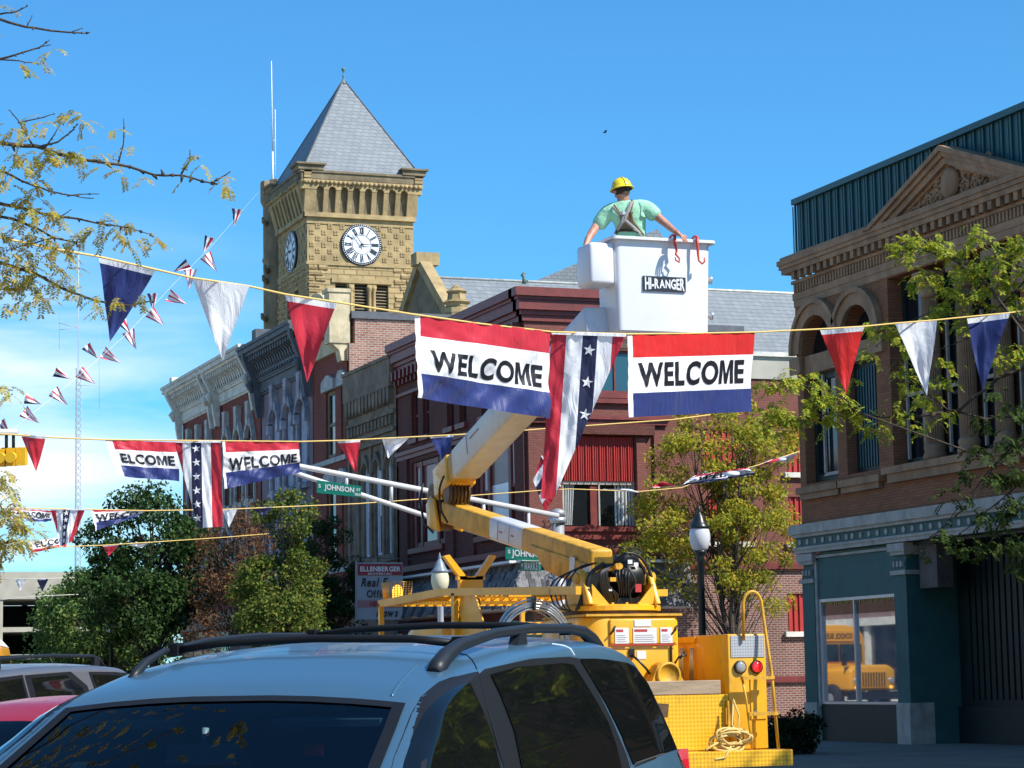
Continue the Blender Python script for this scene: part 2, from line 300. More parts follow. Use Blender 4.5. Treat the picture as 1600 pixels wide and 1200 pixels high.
def wallholes(mb, fr, u0, u1, z0, z1, holes, depth=0.3, m=0, d=0.0, mrev=None):
    mrev = m if mrev is None else mrev
    us = sorted({u0, u1, *[h[0] for h in holes], *[h[1] for h in holes]}); zs = sorted({z0, z1, *[h[2] for h in holes], *[h[3] for h in holes]})
    us = [q for q in us if u0 <= q <= u1]; zs = [q for q in zs if z0 <= q <= z1]; P = fr.P
    for a, b in zip(us, us[1:]):
        for c, e in zip(zs, zs[1:]):
            cu, cz = (a+b)/2, (c+e)/2
            if any(h[0] < cu < h[1] and h[2] < cz < h[3] for h in holes): continue
            mb.quad(P(a, d, c), P(b, d, c), P(b, d, e), P(a, d, e), m=m)
    for h in holes:
        a, b, c, e = h[:4]; rise = h[4] if len(h) > 4 else 0; pt = len(h) > 5 and h[5]
        zt = e-rise
        mb.quad(P(a, d, c), P(a, d, zt), P(a, d-depth, zt), P(a, d-depth, c), m=mrev); mb.quad(P(b, d, c), P(b, d-depth, c), P(b, d-depth, zt), P(b, d, zt), m=mrev)
        mb.quad(P(a, d, c), P(a, d-depth, c), P(b, d-depth, c), P(b, d, c), m=mrev)
        if rise:
            ar = arcpts(a, b, zt, rise, 12, pt)
            for (ua, za), (ub, zb) in zip(ar, ar[1:]):
                mb.quad(P(ua, d, za), P(ub, d, zb), P(ub, d, e), P(ua, d, e), m=m); mb.quad(P(ua, d, za), P(ua, d-depth, za), P(ub, d-depth, zb), P(ub, d, zb), m=mrev)
        else: mb.quad(P(a, d, e), P(b, d, e), P(b, d-depth, e), P(a, d-depth, e), m=mrev)
def window(fr, a, b, z0, z1, parent, fm, gm, d=-0.16, nv=1, nh=2, fw=0.06, name='window', panes=None, sill=None, sm=None, arch=0):
    mb = MB()
    fbox(mb, fr, a, a+fw, d-0.05, d+0.04, z0, z1); fbox(mb, fr, b-fw, b, d-0.05, d+0.04, z0, z1); fbox(mb, fr, a+fw, b-fw, d-0.05, d+0.04, z0, z0+fw); fbox(mb, fr, a+fw, b-fw, d-0.05, d+0.04, z1-fw, z1)
    for i in range(1, nv): q = a+(b-a)*i/nv; fbox(mb, fr, q-fw*.4, q+fw*.4, d-0.04, d+0.03, z0+fw, z1-fw)
    for i in range(1, nh): q = z0+(z1-z0)*i/nh; fbox(mb, fr, a+fw, b-fw, d-0.035, d+0.025, q-fw*.4, q+fw*.4)
    o = mb.build(name, fm, parent)
    if panes is None: panes = [(0, 1, 0, 1, gm)]
    for (ua, ub, za, zb, pm) in panes:
        q = MB(); fbox(q, fr, a+(b-a)*ua+0.005, a+(b-a)*ub-0.005, d-0.03, d-0.015, z0+(z1-z0)*za+0.005, z0+(z1-z0)*zb-0.005); q.build('pane', pm, o)
    if sill:
        q = MB(); fbox(q, fr, a-0.12, b+0.12, -0.02, 0.14, z0-0.18, z0-0.003); q.build('sill', sill, o)
    return o
def body(x0, x1, y0, y1, z0, z1, m, parent, name='side_walls', rm=None):
    mb = MB(); mb.box(x0, x1, y0, y1, z0, z1, 0); o = mb.build(name, m, parent)
    mb = MB(); mb.box(x0+.1, x1-.1, y0+.1, y1-.1, z1+.003, z1+.12, 0); mb.build('roof', rm or M['asphalt'], parent); return o
# ---------------------------------------------------------------- right: brick storefront with pediment
def storefront_building():
    T = thing('storefront_building', (26.5, 50.9, 0), 'tan brick building at right with carved pediment, dark metal parapet and teal storefront', 'building')
    f = FA(26.5); y1, y0 = 50.92, 4.0; yc = 43.36   # yc: pediment centre
    mb = MB()
    holes = [(49.0, 50.62, 6.1, 10.08, 0.81), (47.05, 48.55, 6.15, 10.1, 0.75), (41.0, 46.4, 6.15, 10.42)]
    holes += [(39.3, 40.7, 6.15, 10.1, 0.75), (37.2, 38.7, 6.15, 10.1, 0.75)]
    wallholes(mb, f, y0, y1, 5.1, 10.45, holes, 0.45)
    mb.build('wall', M['tan_brick'], T)
    b = MB(); b.box(27.1, 46, y0, y1, 4.45, 11.4); b.box(27.85, 46, y0, y1, -.25, 4.45); b.box(27.12, 27.85, 46.0, y1, -.25, 4.45); b.box(26.53, 27.1, 50.7, y1-.003, 5.1, 10.4); b.build('side_walls', M['tan_brick'], T)
    # window surrounds: arch hoods, impost band, sills
    for (a, c) in ((49.0, 50.62), (47.05, 48.55), (39.3, 40.7), (37.2, 38.7)):
        t = MB(); o1 = arcpts(a-.30, c+.30, 9.27, (c-a)/2+.30, 16); i1 = arcpts(a-.02, c+.02, 9.27, (c-a)/2+.02, 16)
        for k in range(16):
            t.prism([f.P(*(i1[k][0], 0.003, i1[k][1])), f.P(i1[k+1][0], .003, i1[k+1][1]), f.P(o1[k+1][0], .003, o1[k+1][1]), f.P(o1[k][0], .003, o1[k][1])], f.n*0.1)
        o2 = arcpts(a-.42, c+.42, 9.27, (c-a)/2+.42, 16)
        for k in range(16):
            t.prism([f.P(*(o1[k][0], 0.003, o1[k][1])), f.P(o1[k+1][0], .003, o1[k+1][1]), f.P(o2[k+1][0], .003, o2[k+1][1]), f.P(o2[k][0], .003, o2[k][1])], f.n*0.16)
        fbox(t, f, a-.02, c+.02, -0.3, -0.05, 8.75, 9.2)
        t.build('arch_surround', M['terracotta'], T)
    t = MB()
    fbox(t, f, 50.62, 51.15, .003, .09, 8.8, 9.2); fbox(t, f, 48.55, 49.0, .003, .09, 8.8, 9.2); fbox(t, f, 46.6, 47.05, .003, .09, 8.8, 9.2)
    t.build('impost_band', M['terracotta'], T)
    for (a, c) in ((49.0, 50.62), (47.05, 48.55), (39.3, 40.7), (37.2, 38.7)):
        window(f, a, c, 6.15, 8.75, T, M['dark_green'], M['dglass'], d=-0.3, nv=1, nh=1, fw=.16)
        if a > 48:
            q = MB(); fbox(q, f, a+.3, a+.38, -0.26, -0.2, 6.3, 8.7); fbox(q, f, c-.62, c-.55, -0.26, -0.2, 6.3, 8.7); fbox(q, f, a+.3, c-.55, -.26, -.2, 6.25, 6.33); fbox(q, f, a+.3, c-.55, -.26, -.2, 7.5, 7.56); q.build('sash', M['offwhite'], T)
        else:
            q = MB()
            for k in range(9): fbox(q, f, a+.2+k*.13, a+.26+k*.13, -0.27, -0.22, 6.3, 8.6)
            q.build('shutter', M['metal_green'], T)
        lun = MB(); fpoly(lun, f, arcpts(a, c, 9.2, (c-a)/2, 12), -0.34, -0.3); lun.build('lunette_pane', M['dglass'], T)
        s = MB(); fbox(s, f, a-.25, c+.25, .003, .18, 5.86, 6.02); fbox(s, f, a-.15, c+.15, .003, .12, 5.72, 5.86); s.build('sill', M['terracotta'], T)
    s = MB(); fbox(s, f, 41.0, 46.65, .003, .2, 5.98, 6.14); fbox(s, f, 41.1, 46.5, .003, .13, 5.78, 5.98); s.build('sill', M['terracotta'], T)
    # colonnade
    for yy in (44.78, 43.36, 41.94):
        c = MB(); q = f.P(yy, -0.12, 0); prof = [(.26, 6.15), (.27, 6.25), (.23, 6.33), (.25, 6.42), (.21, 6.5)]
        n = 24; base = []
        for k, (r0, z) in enumerate([(.205, 6.5), (.203, 8), (.18, 9.75)]):
            for j in range(n*2):
                rr = r0 if j % 2 == 0 else r0-.026; a = math.pi*j/n; c.v.append(q+Vector((rr*math.cos(a), rr*math.sin(a), z)))
        for k in range(2):
            for j in range(n*2):
                c.f.append((k*2*n+j, k*2*n+(j+1) % (2*n), (k+1)*2*n+(j+1) % (2*n), (k+1)*2*n+j)); c.m.append(0); c.sm.append(False)
        c.lathe(prof, (q.x, q.y, 0), 20); c.lathe([(.19, 9.72), (.22, 9.78), (.2, 9.84), (.26, 10.02), (.27, 10.1)], (q.x, q.y, 0), 20); c.obox((q.x, q.y, 10.2), ((1, 0, 0), (0, 1, 0), (0, 0, 1)), (.27, .27, .1))
        c.build('column', M['terracotta'], T)
    for (a, c) in ((45.15, 46.25), (43.7, 44.45), (42.28, 43.02), (41.1, 41.6)):
        window(f, a-.1, c+.1, 6.2, 10.35, T, M['dark_green'], M['dglass'], d=-0.38, nv=1, nh=3, fw=.12)
        q = MB(); fbox(q, f, a+.12, a+.19, -.33, -.27, 6.3, 9.2); fbox(q, f, c-.08, c-.02, -.33, -.27, 6.3, 9.2); fbox(q, f, a+.12, c-.02, -.33, -.27, 7.7, 7.78); q.build('sash', M['offwhite'], T)
    # entablature
    e = MB(); ye = y1+.0
    def band(u0, u1, d, z0, z1): fbox(e, f, u0, min(u1, y1+d*.5), -.1, d*.5, z0, z1)
    band(y0, y1+.03, .04, 10.45, 10.62); band(y0, y1+.08, .08, 10.62, 10.78)
    band(y0, y1+.02, .03, 10.78, 11.02)
    k = y0
    while k < y1-.1: fbox(e, f, k, k+.07, .015, .06, 10.80, 11.0); k += .14
    band(y0, y1+.1, .12, 11.02, 11.10)
    k = y0
    while k < y1-.1: fbox(e, f, k, k+.15, .06, .2, 11.10, 11.28); k += .33
    band(y0, y1+.42, .46, 11.28, 11.4); band(y0, y1+.5, .55, 11.4, 11.5); band(y0, y1+.56, .62, 11.5, 11.62)
    band(46.9, y1+.3, .5, 11.62, 11.7); band(y0, 39.8, .5, 11.62, 11.7)
    e.build('cornice', M['terracotta'], T)
    # pediment
    p = MB(); hw = 3.5; zt = 12.82; zb = 11.56
    def rake(off0, off1, d0, d1):
        for sgn in (-1, 1):
            a0 = (yc+sgn*(hw-off1*2.4), zb-off1*0+.0); 
            poly = [(yc+sgn*(hw-off0*2.6), zb), (yc, zt-off0), (yc, zt-off1), (yc+sgn*(hw-off1*2.6), zb)]
            fpoly(p, f, poly, d0, d1)
    rake(0, .12, -.1, .36); rake(.12, .24, -.1, .29); rake(.24, .40, -.1, .22); rake(.40, .47, -.1, .12)
    fpoly(p, f, [(yc-hw+1.1, zb), (yc+hw-1.1, zb), (yc, zt-.42)], -.1, .05)
    p.build('pediment', M['terracotta'], T)
    r = MB(); q = f.P(yc, .03, 12.0)
    r.lathe([(.001, 0), (.34, .02), (.38, .09), (.27, .15), (.14, .2), (.001, .22)], q, 16, axis=f.n)
    for sgn in (-1, 1):
        for (cy, cz, rr) in ((.50, 12.12, .20), (.95, 11.93, .22), (1.35, 11.83, .16), (1.72, 11.76, .12), (.42, 11.80, .14), (.72, 11.78, .12), (1.15, 12.12, .09), (.2, 12.36, .12)):
            pts = []
            for k in range(18):
                a = k*.62; ra = rr*(1-k/20); pts.append(f.P(yc+sgn*(cy+ra*math.cos(a))*1.3, .07, 11.6+(cz-11.64+ra*math.sin(a))*1.32))
            r.tube(pts, [.042-.0013*k for k in range(18)], 5)
    rr_ = random.Random(3)
    for k in range(60):
        u = rr_.uniform(-1.9, 1.9); z = 11.66+rr_.random()*max(0, (2.2-abs(u))*.33)
        a = rr_.uniform(0, 6.28); c0 = f.P(yc+u, .06, z); l = .10
        r.tube([c0-Vector((0, math.cos(a), math.sin(a)))*l, c0-f.n*-.05, c0+Vector((0, math.cos(a), math.sin(a)))*l], [.008, .04, .008], 5)
    r.build('carved_relief', M['terracotta'], T)
    # teal metal parapet
    g = MB(); g.box(26.62, 26.72, y0, 50.88, 11.6, 13.0); g.box(26.72, 40, 50.78, 50.88, 11.6, 13.0)
    g.box(26.5, 26.85, y0, 50.95, 13.0, 13.14); g.box(26.85, 40, 50.7, 50.95, 13.0, 13.14)
    k = y0+.1
    while k < 50.9: g.box(26.575, 26.62, k, k+.045, 11.6, 12.99); g.box(26.605, 26.62, k+.16, k+.2, 11.6, 12.99); k += .36
    g.build('metal_parapet', M['metal_green'], T)
    rf = MB(); rf.box(26.8, 46, y0, 50.8, 11.45, 11.6); rf.build('roof', M['asphalt'], T)
    # storefront
    s = MB()
    fbox(s, f, y0, y1+.24, -.1, .26, 4.90, 5.09); fbox(s, f, y0, y1+.16, -.1, .2, 4.82, 4.90); fbox(s, f, y0, y1+.14, -.1, .17, 4.44, 4.53); fbox(s, f, y0, y1+.17, -.1, .2, 4.53, 4.59)
    fbox(s, f, y0, y1+.22, -.1, .24, 5.09, 5.13)
    s.build('storefront_cornice', M['offwhite'], T)
    s = MB(); fbox(s, f, y0, y1+.08, -.1, .13, 4.59, 4.82); s.build('frieze', M['teal'], T)
    k = 50.8; i = 0
    while k > 32:
        dots = MB(); dots.lathe([(.07, 0), (.07, .02)], f.P(k, .13, 4.705), 14, axis=f.n); k -= (.39 if i != 6 else .28); i += 1
        dots.build('dot_ornament', M['offwhite'], T)
    def pier(a, c, cap=True):
        q = MB(); fbox(q, f, a, c, -.5, .06, .9, 4.05); fbox(q, f, a+.02, c-.02, -.5, .02, 4.05, 4.4); q.build('pilaster', M['teal'], T)
        q = MB(); fbox(q, f, a-.02, c+.02, -.52, .1, 0, .9); q.build('plinth', M['offwhite'], T)
        q = MB(); fbox(q, f, a-.1, c+.1, -.5, .15, 4.24, 4.42); fbox(q, f, a-.05, c+.05, -.5, .11, 4.16, 4.24); fbox(q, f, a-.06, c+.06, -.5, .12, 3.72, 3.82)
        for j in range(3): fbox(q, f, a+.08+j*.16, a+.15+j*.16, .06, .12, 3.9, 4.02)
        q.build('capital', M['offwhite'], T)
    pier(50.3, 50.9); pier(45.95, 46.5)
    q = MB(); fbox(q, f, 46.5, 50.3, -.3, 0, 3.32, 4.42); q.build('transom_panel', M['teal'], T)
    q = MB(); fbox(q, f, 46.5, 50.3, .0, .05, 4.3, 4.36); fbox(q, f, 50.2, 50.3, .0, .04, .8, 4.3); q.build('transom_trim', M['offwhite'], T)
    q = MB(); fbox(q, f, 46.5, 50.3, -.3, -.02, -.02, .86); q.build('stall_riser', M['dark_green'], T)
    q = MB()
    for (a, c, z0, z1) in ((50.1, 50.2, .86, 3.32), (46.5, 46.56, .86, 3.32), (48.47, 48.53, .92, 3.25), (46.56, 50.1, .86, .92), (46.56, 50.1, 3.25, 3.32)): fbox(q, f, a, c, -.12, 0, z0, z1)
    wf = q.build('display_window', M['steel'], T)
    for (a, c) in ((46.565, 48.465), (48.535, 50.095)):
        q = MB(); fbox(q, f, a, c, -.08, -.06, .93, 2.93); q.build('lower_pane', M['film'], wf)
        q = MB(); fbox(q, f, a, c, -.08, -.06, 2.932, 3.245); q.build('upper_pane', M['mirror_dark'], wf)
    fr_ = MB()
    for k in range(38):
        u = 46.6+k*.092; fpoly(fr_, f, [(u, 3.245), (u+.085, 3.245), (u+.042, 3.15+.03*((k*7) % 3))], -.055, -.05)
    fr_.build('fringe', mat('gold_fringe', (.5, .36, .06), .7), wf)
    q = MB(); q.box(26.9, 27.85, 45.955, 45.995, -.02, 4.4); q.build('recess_wall', M['teal'], T)
    # recessed entrance bay
    q = MB(); q.box(27.72, 27.79, y0, 45.94, -.02, 4.8); k = 4.1
    while k < 45.6: q.box(27.67, 27.72, k, k+.16, .95, 4.4); k += .24
    q.box(27.63, 27.72, y0, 45.94, -.02, .8); q.build('slatted_panel', M['dark_green'], T)
    q = MB(); q.box(26.7, 27.1, 45.05, 45.8, 3.4, 4.35); q.build('vent_box', mat('aged_grey_box', (.10, .085, .075), .7, .3, 3), T)
    q = MB(); q.box(26.6, 26.64, 41.0, 41.5, 3.0, 3.7); q.build('hanging_sign', M['dark'], T)
    q = MB(); q.box(26.6, 27.8, y0, 45.9, 4.36, 4.42); q.build('soffit', M['dark_green'], T)
    return T
# ---------------------------------------------------------------- corner red building
def corner_building():
    T = thing('corner_building', (26.65, 69.9, 0), 'dark red brick corner building with heavy oxblood cornice and shingled awning beside the courthouse', 'building')
    f = FA(26.65); g = FB(69.9); yA = 83.3; xB = 31.55
    mb = MB()
    hA = [(78.05, 81.7, 6.3, 9.45), (70.75, 74.55, 6.3, 9.45)]
    ups = [(72.0, 72.75), (73.3, 74.05), (75.6, 76.35), (76.9, 77.65), (79.6, 80.35), (80.9, 81.65)]
    hA += [(a, b, 10.3, 12.0, .2) for a, b in ups]
    wallholes(mb, f, 69.9, yA, -.2, 13.1, hA, .3)
    mb.build('street_wall', M['red_brick'], T)
    mb = MB(); wallholes(mb, g, 26.65, xB, 5.2, 13.1, [(27.85, 30.38, 6.36, 9.3), (29.0, 30.6, 10.7, 12.1)], .3)
    fbox(mb, g, 26.68, 27.72, .003, .1, 5.6, 9.55); fbox(mb, g, 30.42, 30.76, .003, .12, 5.6, 9.25); fbox(mb, g, 31.05, 31.5, .003, .1, 5.6, 9.55)
    mb.build('front_wall', M['pink_wall'], T)
    mb = MB(); wallholes(mb, g, 26.65, xB, -.2, 5.2, [(27.2, 31.2, .5, 3.6)], .3); mb.build('shop_wall', M['low_brick'], T)
    body(27.0, xB-.05, 70.25, yA, -.2, 13.2, M['red_brick'], T)
    # cornice
    c = MB()
    def cor(u0, u1, fr, ext0, ext1):
        for (d, z0, z1) in ((.08, 12.95, 13.15), (.16, 13.15, 13.3), (.27, 13.3, 13.62), (.33, 13.62, 13.72), (.42, 13.72, 14.0)):
            fbox(c, fr, u0-ext0*d, u1+ext1*d, -.3, d, z0, z1)
    cor(69.9, yA, f, 0, .5); cor(26.65, xB, g, 1, .3)
    for k in range(28):
        u = 70.2+k*.475; fbox(c, f, u, u+.16, .0, .3, 12.62, 12.95); fbox(c, f, u+.02, u+.14, .0, .18, 12.42, 12.62)
    for z0, z1, d in ((12.0, 12.12, .1), (9.78, 9.92, .16), (9.62, 9.78, .08), (5.5, 5.7, .15)): fbox(c, f, 69.9, yA, .003, d, z0, z1)
    for z0, z1, d in ((9.80, 9.92, .3), (9.66, 9.8, .22), (5.45, 5.62, .15), (10.35, 10.5, .15), (12.3, 12.4, .12), (12.55, 12.65, .16)): fbox(c, g, 26.68, xB, .003, d, z0, z1)
    c.build('cornice', M['red_paint'], T)
    for a in (69.92, 74.8, 76.9, 82.0): c = MB(); fbox(c, f, a, a+.85, .003, .1, 5.7, 9.6); c.build('brick_pier', M['red_brick'], T)
    # windows on the street side
    for (a, b) in ((78.05, 81.7), (70.75, 74.55)):
        q = MB(); wd = b-a
        for (u0, u1) in ((a, a+.3), (a+.78, a+1.02), (b-1.02, b-.78), (b-.3, b)): fbox(q, f, u0, u1, -.22, -.06, 6.32, 9.43)
        for u0, u1 in ((a+.3, a+.78), (a+1.02, b-1.02), (b-.78, b-.3)): fbox(q, f, u0, u1, -.2, -.08, 6.32, 6.5); fbox(q, f, u0, u1, -.2, -.08, 9.25, 9.43)
        fbox(q, f, b-.78, b-.3, -.18, -.1, 7.75, 7.83); fbox(q, f, a+.3, a+.78, -.18, -.1, 7.75, 7.83)
        w_ = q.build('window', M['red_paint'], T)
        near = a < 75
        for (u0, u1, z0, z1, m) in ((a+.3, a+.78, 7.83, 9.25, M['blind'] if near else M['dglass']), (a+.3, a+.78, 6.5, 7.75, M['dglass']), (b-.78, b-.3, 7.83, 9.25, M['blind']), (b-.78, b-.3, 6.5, 7.75, M['dglass']),
                                 (a+1.02, b-1.02, 6.5, 7.95, M['blind'] if near else M['dglass']), (a+1.02, b-1.02, 7.95, 9.25, M['pinkboard'])):
            q = MB(); fbox(q, f, u0+.003, u1-.003, -.17, -.15, z0+.003, z1-.003); q.build('pane', m, w_)
        q = MB(); fbox(q, f, a-.1, b+.1, .003, .16, 6.12, 6.3); q.build('sill', M['red_paint'], w_)
    for a, b in ups: window(f, a, b, 10.3, 12.0, T, M['red_paint'], M['dglass'], d=-.15, nv=1, nh=2, fw=.07, sill=M['red_paint'])
    # street-level shop windows behind trees
    # front window bay with red metal panel
    q = MB()
    fbox(q, g, 27.88, 30.35, -.2, -.02, 7.83, 9.27)
    for k in range(10):
        u = 27.92+k*.248; fbox(q, g, u, u+.035, -.02, .035, 7.83, 9.27); fbox(q, g, u+.09, u+.12, -.02, .012, 7.83, 9.27); fbox(q, g, u+.16, u+.185, -.02, .012, 7.83, 9.27)
    q.build('metal_panel', M['red_metal'], T)
    q = MB(); fbox(q, g, 27.86, 30.38, -.2, -.05, 7.72, 7.83); fbox(q, g, 29.12, 29.17, -.17, -.06, 6.4, 7.72); fbox(q, g, 28.85, 29.12, -.17, -.1, 6.4, 7.72, 1); fbox(q, g, 27.86, 27.92, -.2, -.08, 6.4, 7.72); fbox(q, g, 30.3, 30.38, -.2, -.08, 6.4, 7.72)
    w_ = q.build('window', [M['offwhite'], M['red_paint']], T)
    q = MB(); fbox(q, g, 27.93, 30.3, -.21, -.19, 6.4, 7.72); q.build('pane', M['dglass'], w_)
    for (u0, u1) in ((27.93, 28.32), (29.72, 30.28)):
        q = MB(); n = 9
        q.grid(lambda u, v, u0=u0, u1=u1: g.P(u0+(u1-u0)*u*(1-.25*v*(1 if u0 < 28.5 else 0)), -.175+.022*math.sin(u*n*3.1), 7.72-1.3*v), 40, 4)
        q.build('curtain', M['curtain'], w_)
    q = MB(); fbox(q, g, 27.75, 30.5, .003, .22, 6.2, 6.36); fbox(q, g, 28.6, 28.95, .0, .12, 6.36, 6.42); fbox(q, g, 27.8, 30.4, .003, .14, 5.95, 6.2); q.build('sill', M['red_paint'], w_)
    q = MB(); fbox(q, g, 27.75, 31.0, .003, .3, 9.32, 9.64); q.build('lintel', M['red_brick'], T)
    window(g, 29.0, 30.6, 10.7, 12.1, T, M['red_paint'], M['blueglass'], d=-.12, nv=2, nh=1, fw=.08, sill=M['red_paint'])
    q = MB()
    for (z, x) in ((6.35, 27.15), (6.35, 27.35)):
        pts = [g.P(x+.1*math.sin(k*.9)*(1+k*.04)-.02*k, .14, 6.55-.06*k*.9+.04*math.cos(k*1.3)) for k in range(10)]; q.tube(pts, .012, 5)
    q.tube([g.P(27.35, .13, 6.25), g.P(26.9, .13, 5.75)], .012, 5); q.build('iron_bracket', M['black'], T)
    # shop windows
    q = MB(); fbox(q, g, 27.2, 31.2, -.25, -.2, .5, 3.6); q.build('shop_pane', M['dglass'], T)
    # awning
    a = MB(); rr = random.Random(5)
    def shingles(fr, u0, u1, row, e0=0, e1=0):
        zt, zb = 5.22, 3.85; n = 5
        for r_ in range(n):
            z1 = zt-(zt-zb)*r_/n; z0 = zt-(zt-zb)*(r_+1)/n-.1; d1 = .2+.95*r_/n; d0 = .2+.95*(r_+1)/n
            u = u0-e0*d0
            while u < u1+e1*d0:
                w_ = rr.uniform(.12, .26); j = rr.uniform(-.05, .05); dd = rr.uniform(0, .03)
                P = fr.P; a.hexa([P(u, d0+dd+.03, z0+j), P(u+w_-.012, d0+dd+.03, z0+j), P(u+w_-.012, d0+dd, z0+j), P(u, d0+dd, z0+j), P(u, d1+dd+.05, z1), P(u+w_-.012, d1+dd+.05, z1), P(u+w_-.012, d1+dd, z1), P(u, d1+dd, z1)], rr.choice((0, 0, 0, 1)))
                u += w_
    shingles(f, 69.9, 82.4, 0, .9, 0); shingles(g, 26.65, 32.0, 0, .9, 0)
    fa = MB()
    a.build('shingle_awning', [M['shingle'], M['shingle_dark']], T)
    q = MB(); q.hexa([(25.6, 68.85, 3.72), (26.6, 69.85, 3.72), (26.6, 82.3, 3.72), (25.6, 82.3, 3.72), (25.6, 68.85, 3.8), (26.6, 69.85, 3.8), (26.6, 82.3, 3.8), (25.6, 82.3, 3.8)])
    q.hexa([(25.6, 68.85, 3.723), (31.9, 68.85, 3.723), (31.9, 69.85, 3.723), (26.6, 69.85, 3.723), (25.6, 68.85, 3.803), (31.9, 68.85, 3.803), (31.9, 69.85, 3.803), (26.6, 69.85, 3.803)])
    q.box(26.0, 26.6, 69.9, 82.2, 5.2, 5.28); q.box(26.2, 31.9, 69.3, 69.85, 5.2, 5.28); q.build('awning_frame', M['white'], T)
    # lower wing to the right
    mb = MB(); wallholes(mb, g, xB+.003, 42.0, 5.2, 11.3, [(32.9, 34.4, 8.2, 9.6), (35.9, 37.4, 8.2, 9.6), (32.9, 34.4, 5.9, 7.4), (35.9, 37.4, 5.9, 7.4)], .25)
    mb.build('wing_wall', M['pink_wall'], T)
    mb = MB(); wallholes(mb, g, xB+.003, 42.0, 1.5, 5.2, [(35.75, 37.3, 2.95, 4.2), (38.6, 40, 2.95, 4.2)], .25); wallholes(mb, g, xB+.003, 42, -.2, 1.3, [], .2)
    mb.build('wing_lower_wall', M['low_brick'], T)
    body(xB, 42, 70.22, 84, -.2, 11.9, M['red_brick'], T, name='wing_side_walls')
    q = MB(); fbox(q, g, xB+.05, 42, -.35, .06, 11.303, 12.05); q.build('wing_parapet', M['beige'], T)
    q = MB(); fbox(q, g, xB+.05, 42, -.35, .16, 12.053, 12.2); fbox(q, g, 32.5, 34.8, .003, .15, 6.3, 6.5) if False else None; q.build('coping', M['pale_trim'], T)
    q = MB(); fbox(q, g, xB+.003, 42, .0, .1, 1.3, 1.5); fbox(q, g, xB+.003, 42, .003, .14, 5.0, 5.2); fbox(q, g, 32, 42, .003, .05, .1, .16); q.build('base_course', M['red_paint'], T)
    for (a0, a1, z0, z1) in ((32.9, 34.4, 8.2, 9.6), (35.9, 37.4, 8.2, 9.6), (32.9, 34.4, 5.9, 7.4), (35.9, 37.4, 5.9, 7.4), (35.75, 37.3, 2.95, 4.2), (38.6, 40, 2.95, 4.2)):
        q = MB(); fbox(q, g, a0, a1, -.2, -.1, z0, z1)
        k = a0+.06
        while k < a1-.05: fbox(q, g, k, k+.05, -.1, -.05, z0, z1); k += .2
        o = q.build('shuttered_opening', M['red_metal'], T)
        q = MB(); fbox(q, g, a0-.15, a1+.15, .003, .14, z0-.17, z0-.003); q.build('sill', M['pale_trim'], o)
    return T
M['pinkboard'] = mat('pink_board', (.20, .095, .09), .5, .1, 2, coat=.3)
M['shingle_dark'] = mat('dark_shingle', (.06, .06, .065), .8, .4, 5)
M['beige'] = mat('beige_render', (.42, .40, .33), .85, .15, 1)
M['film'] = mat('papered_glass', (.13, .15, .19), .015, .12, .6, spec=1.0, coat=1.0)
M['film'].node_tree.nodes['Principled BSDF'].inputs['IOR'].default_value = 2.6
M['mirror_dark'] = mat('dark_shop_glass', (.015, .014, .012), .03, spec=.8, coat=.6)
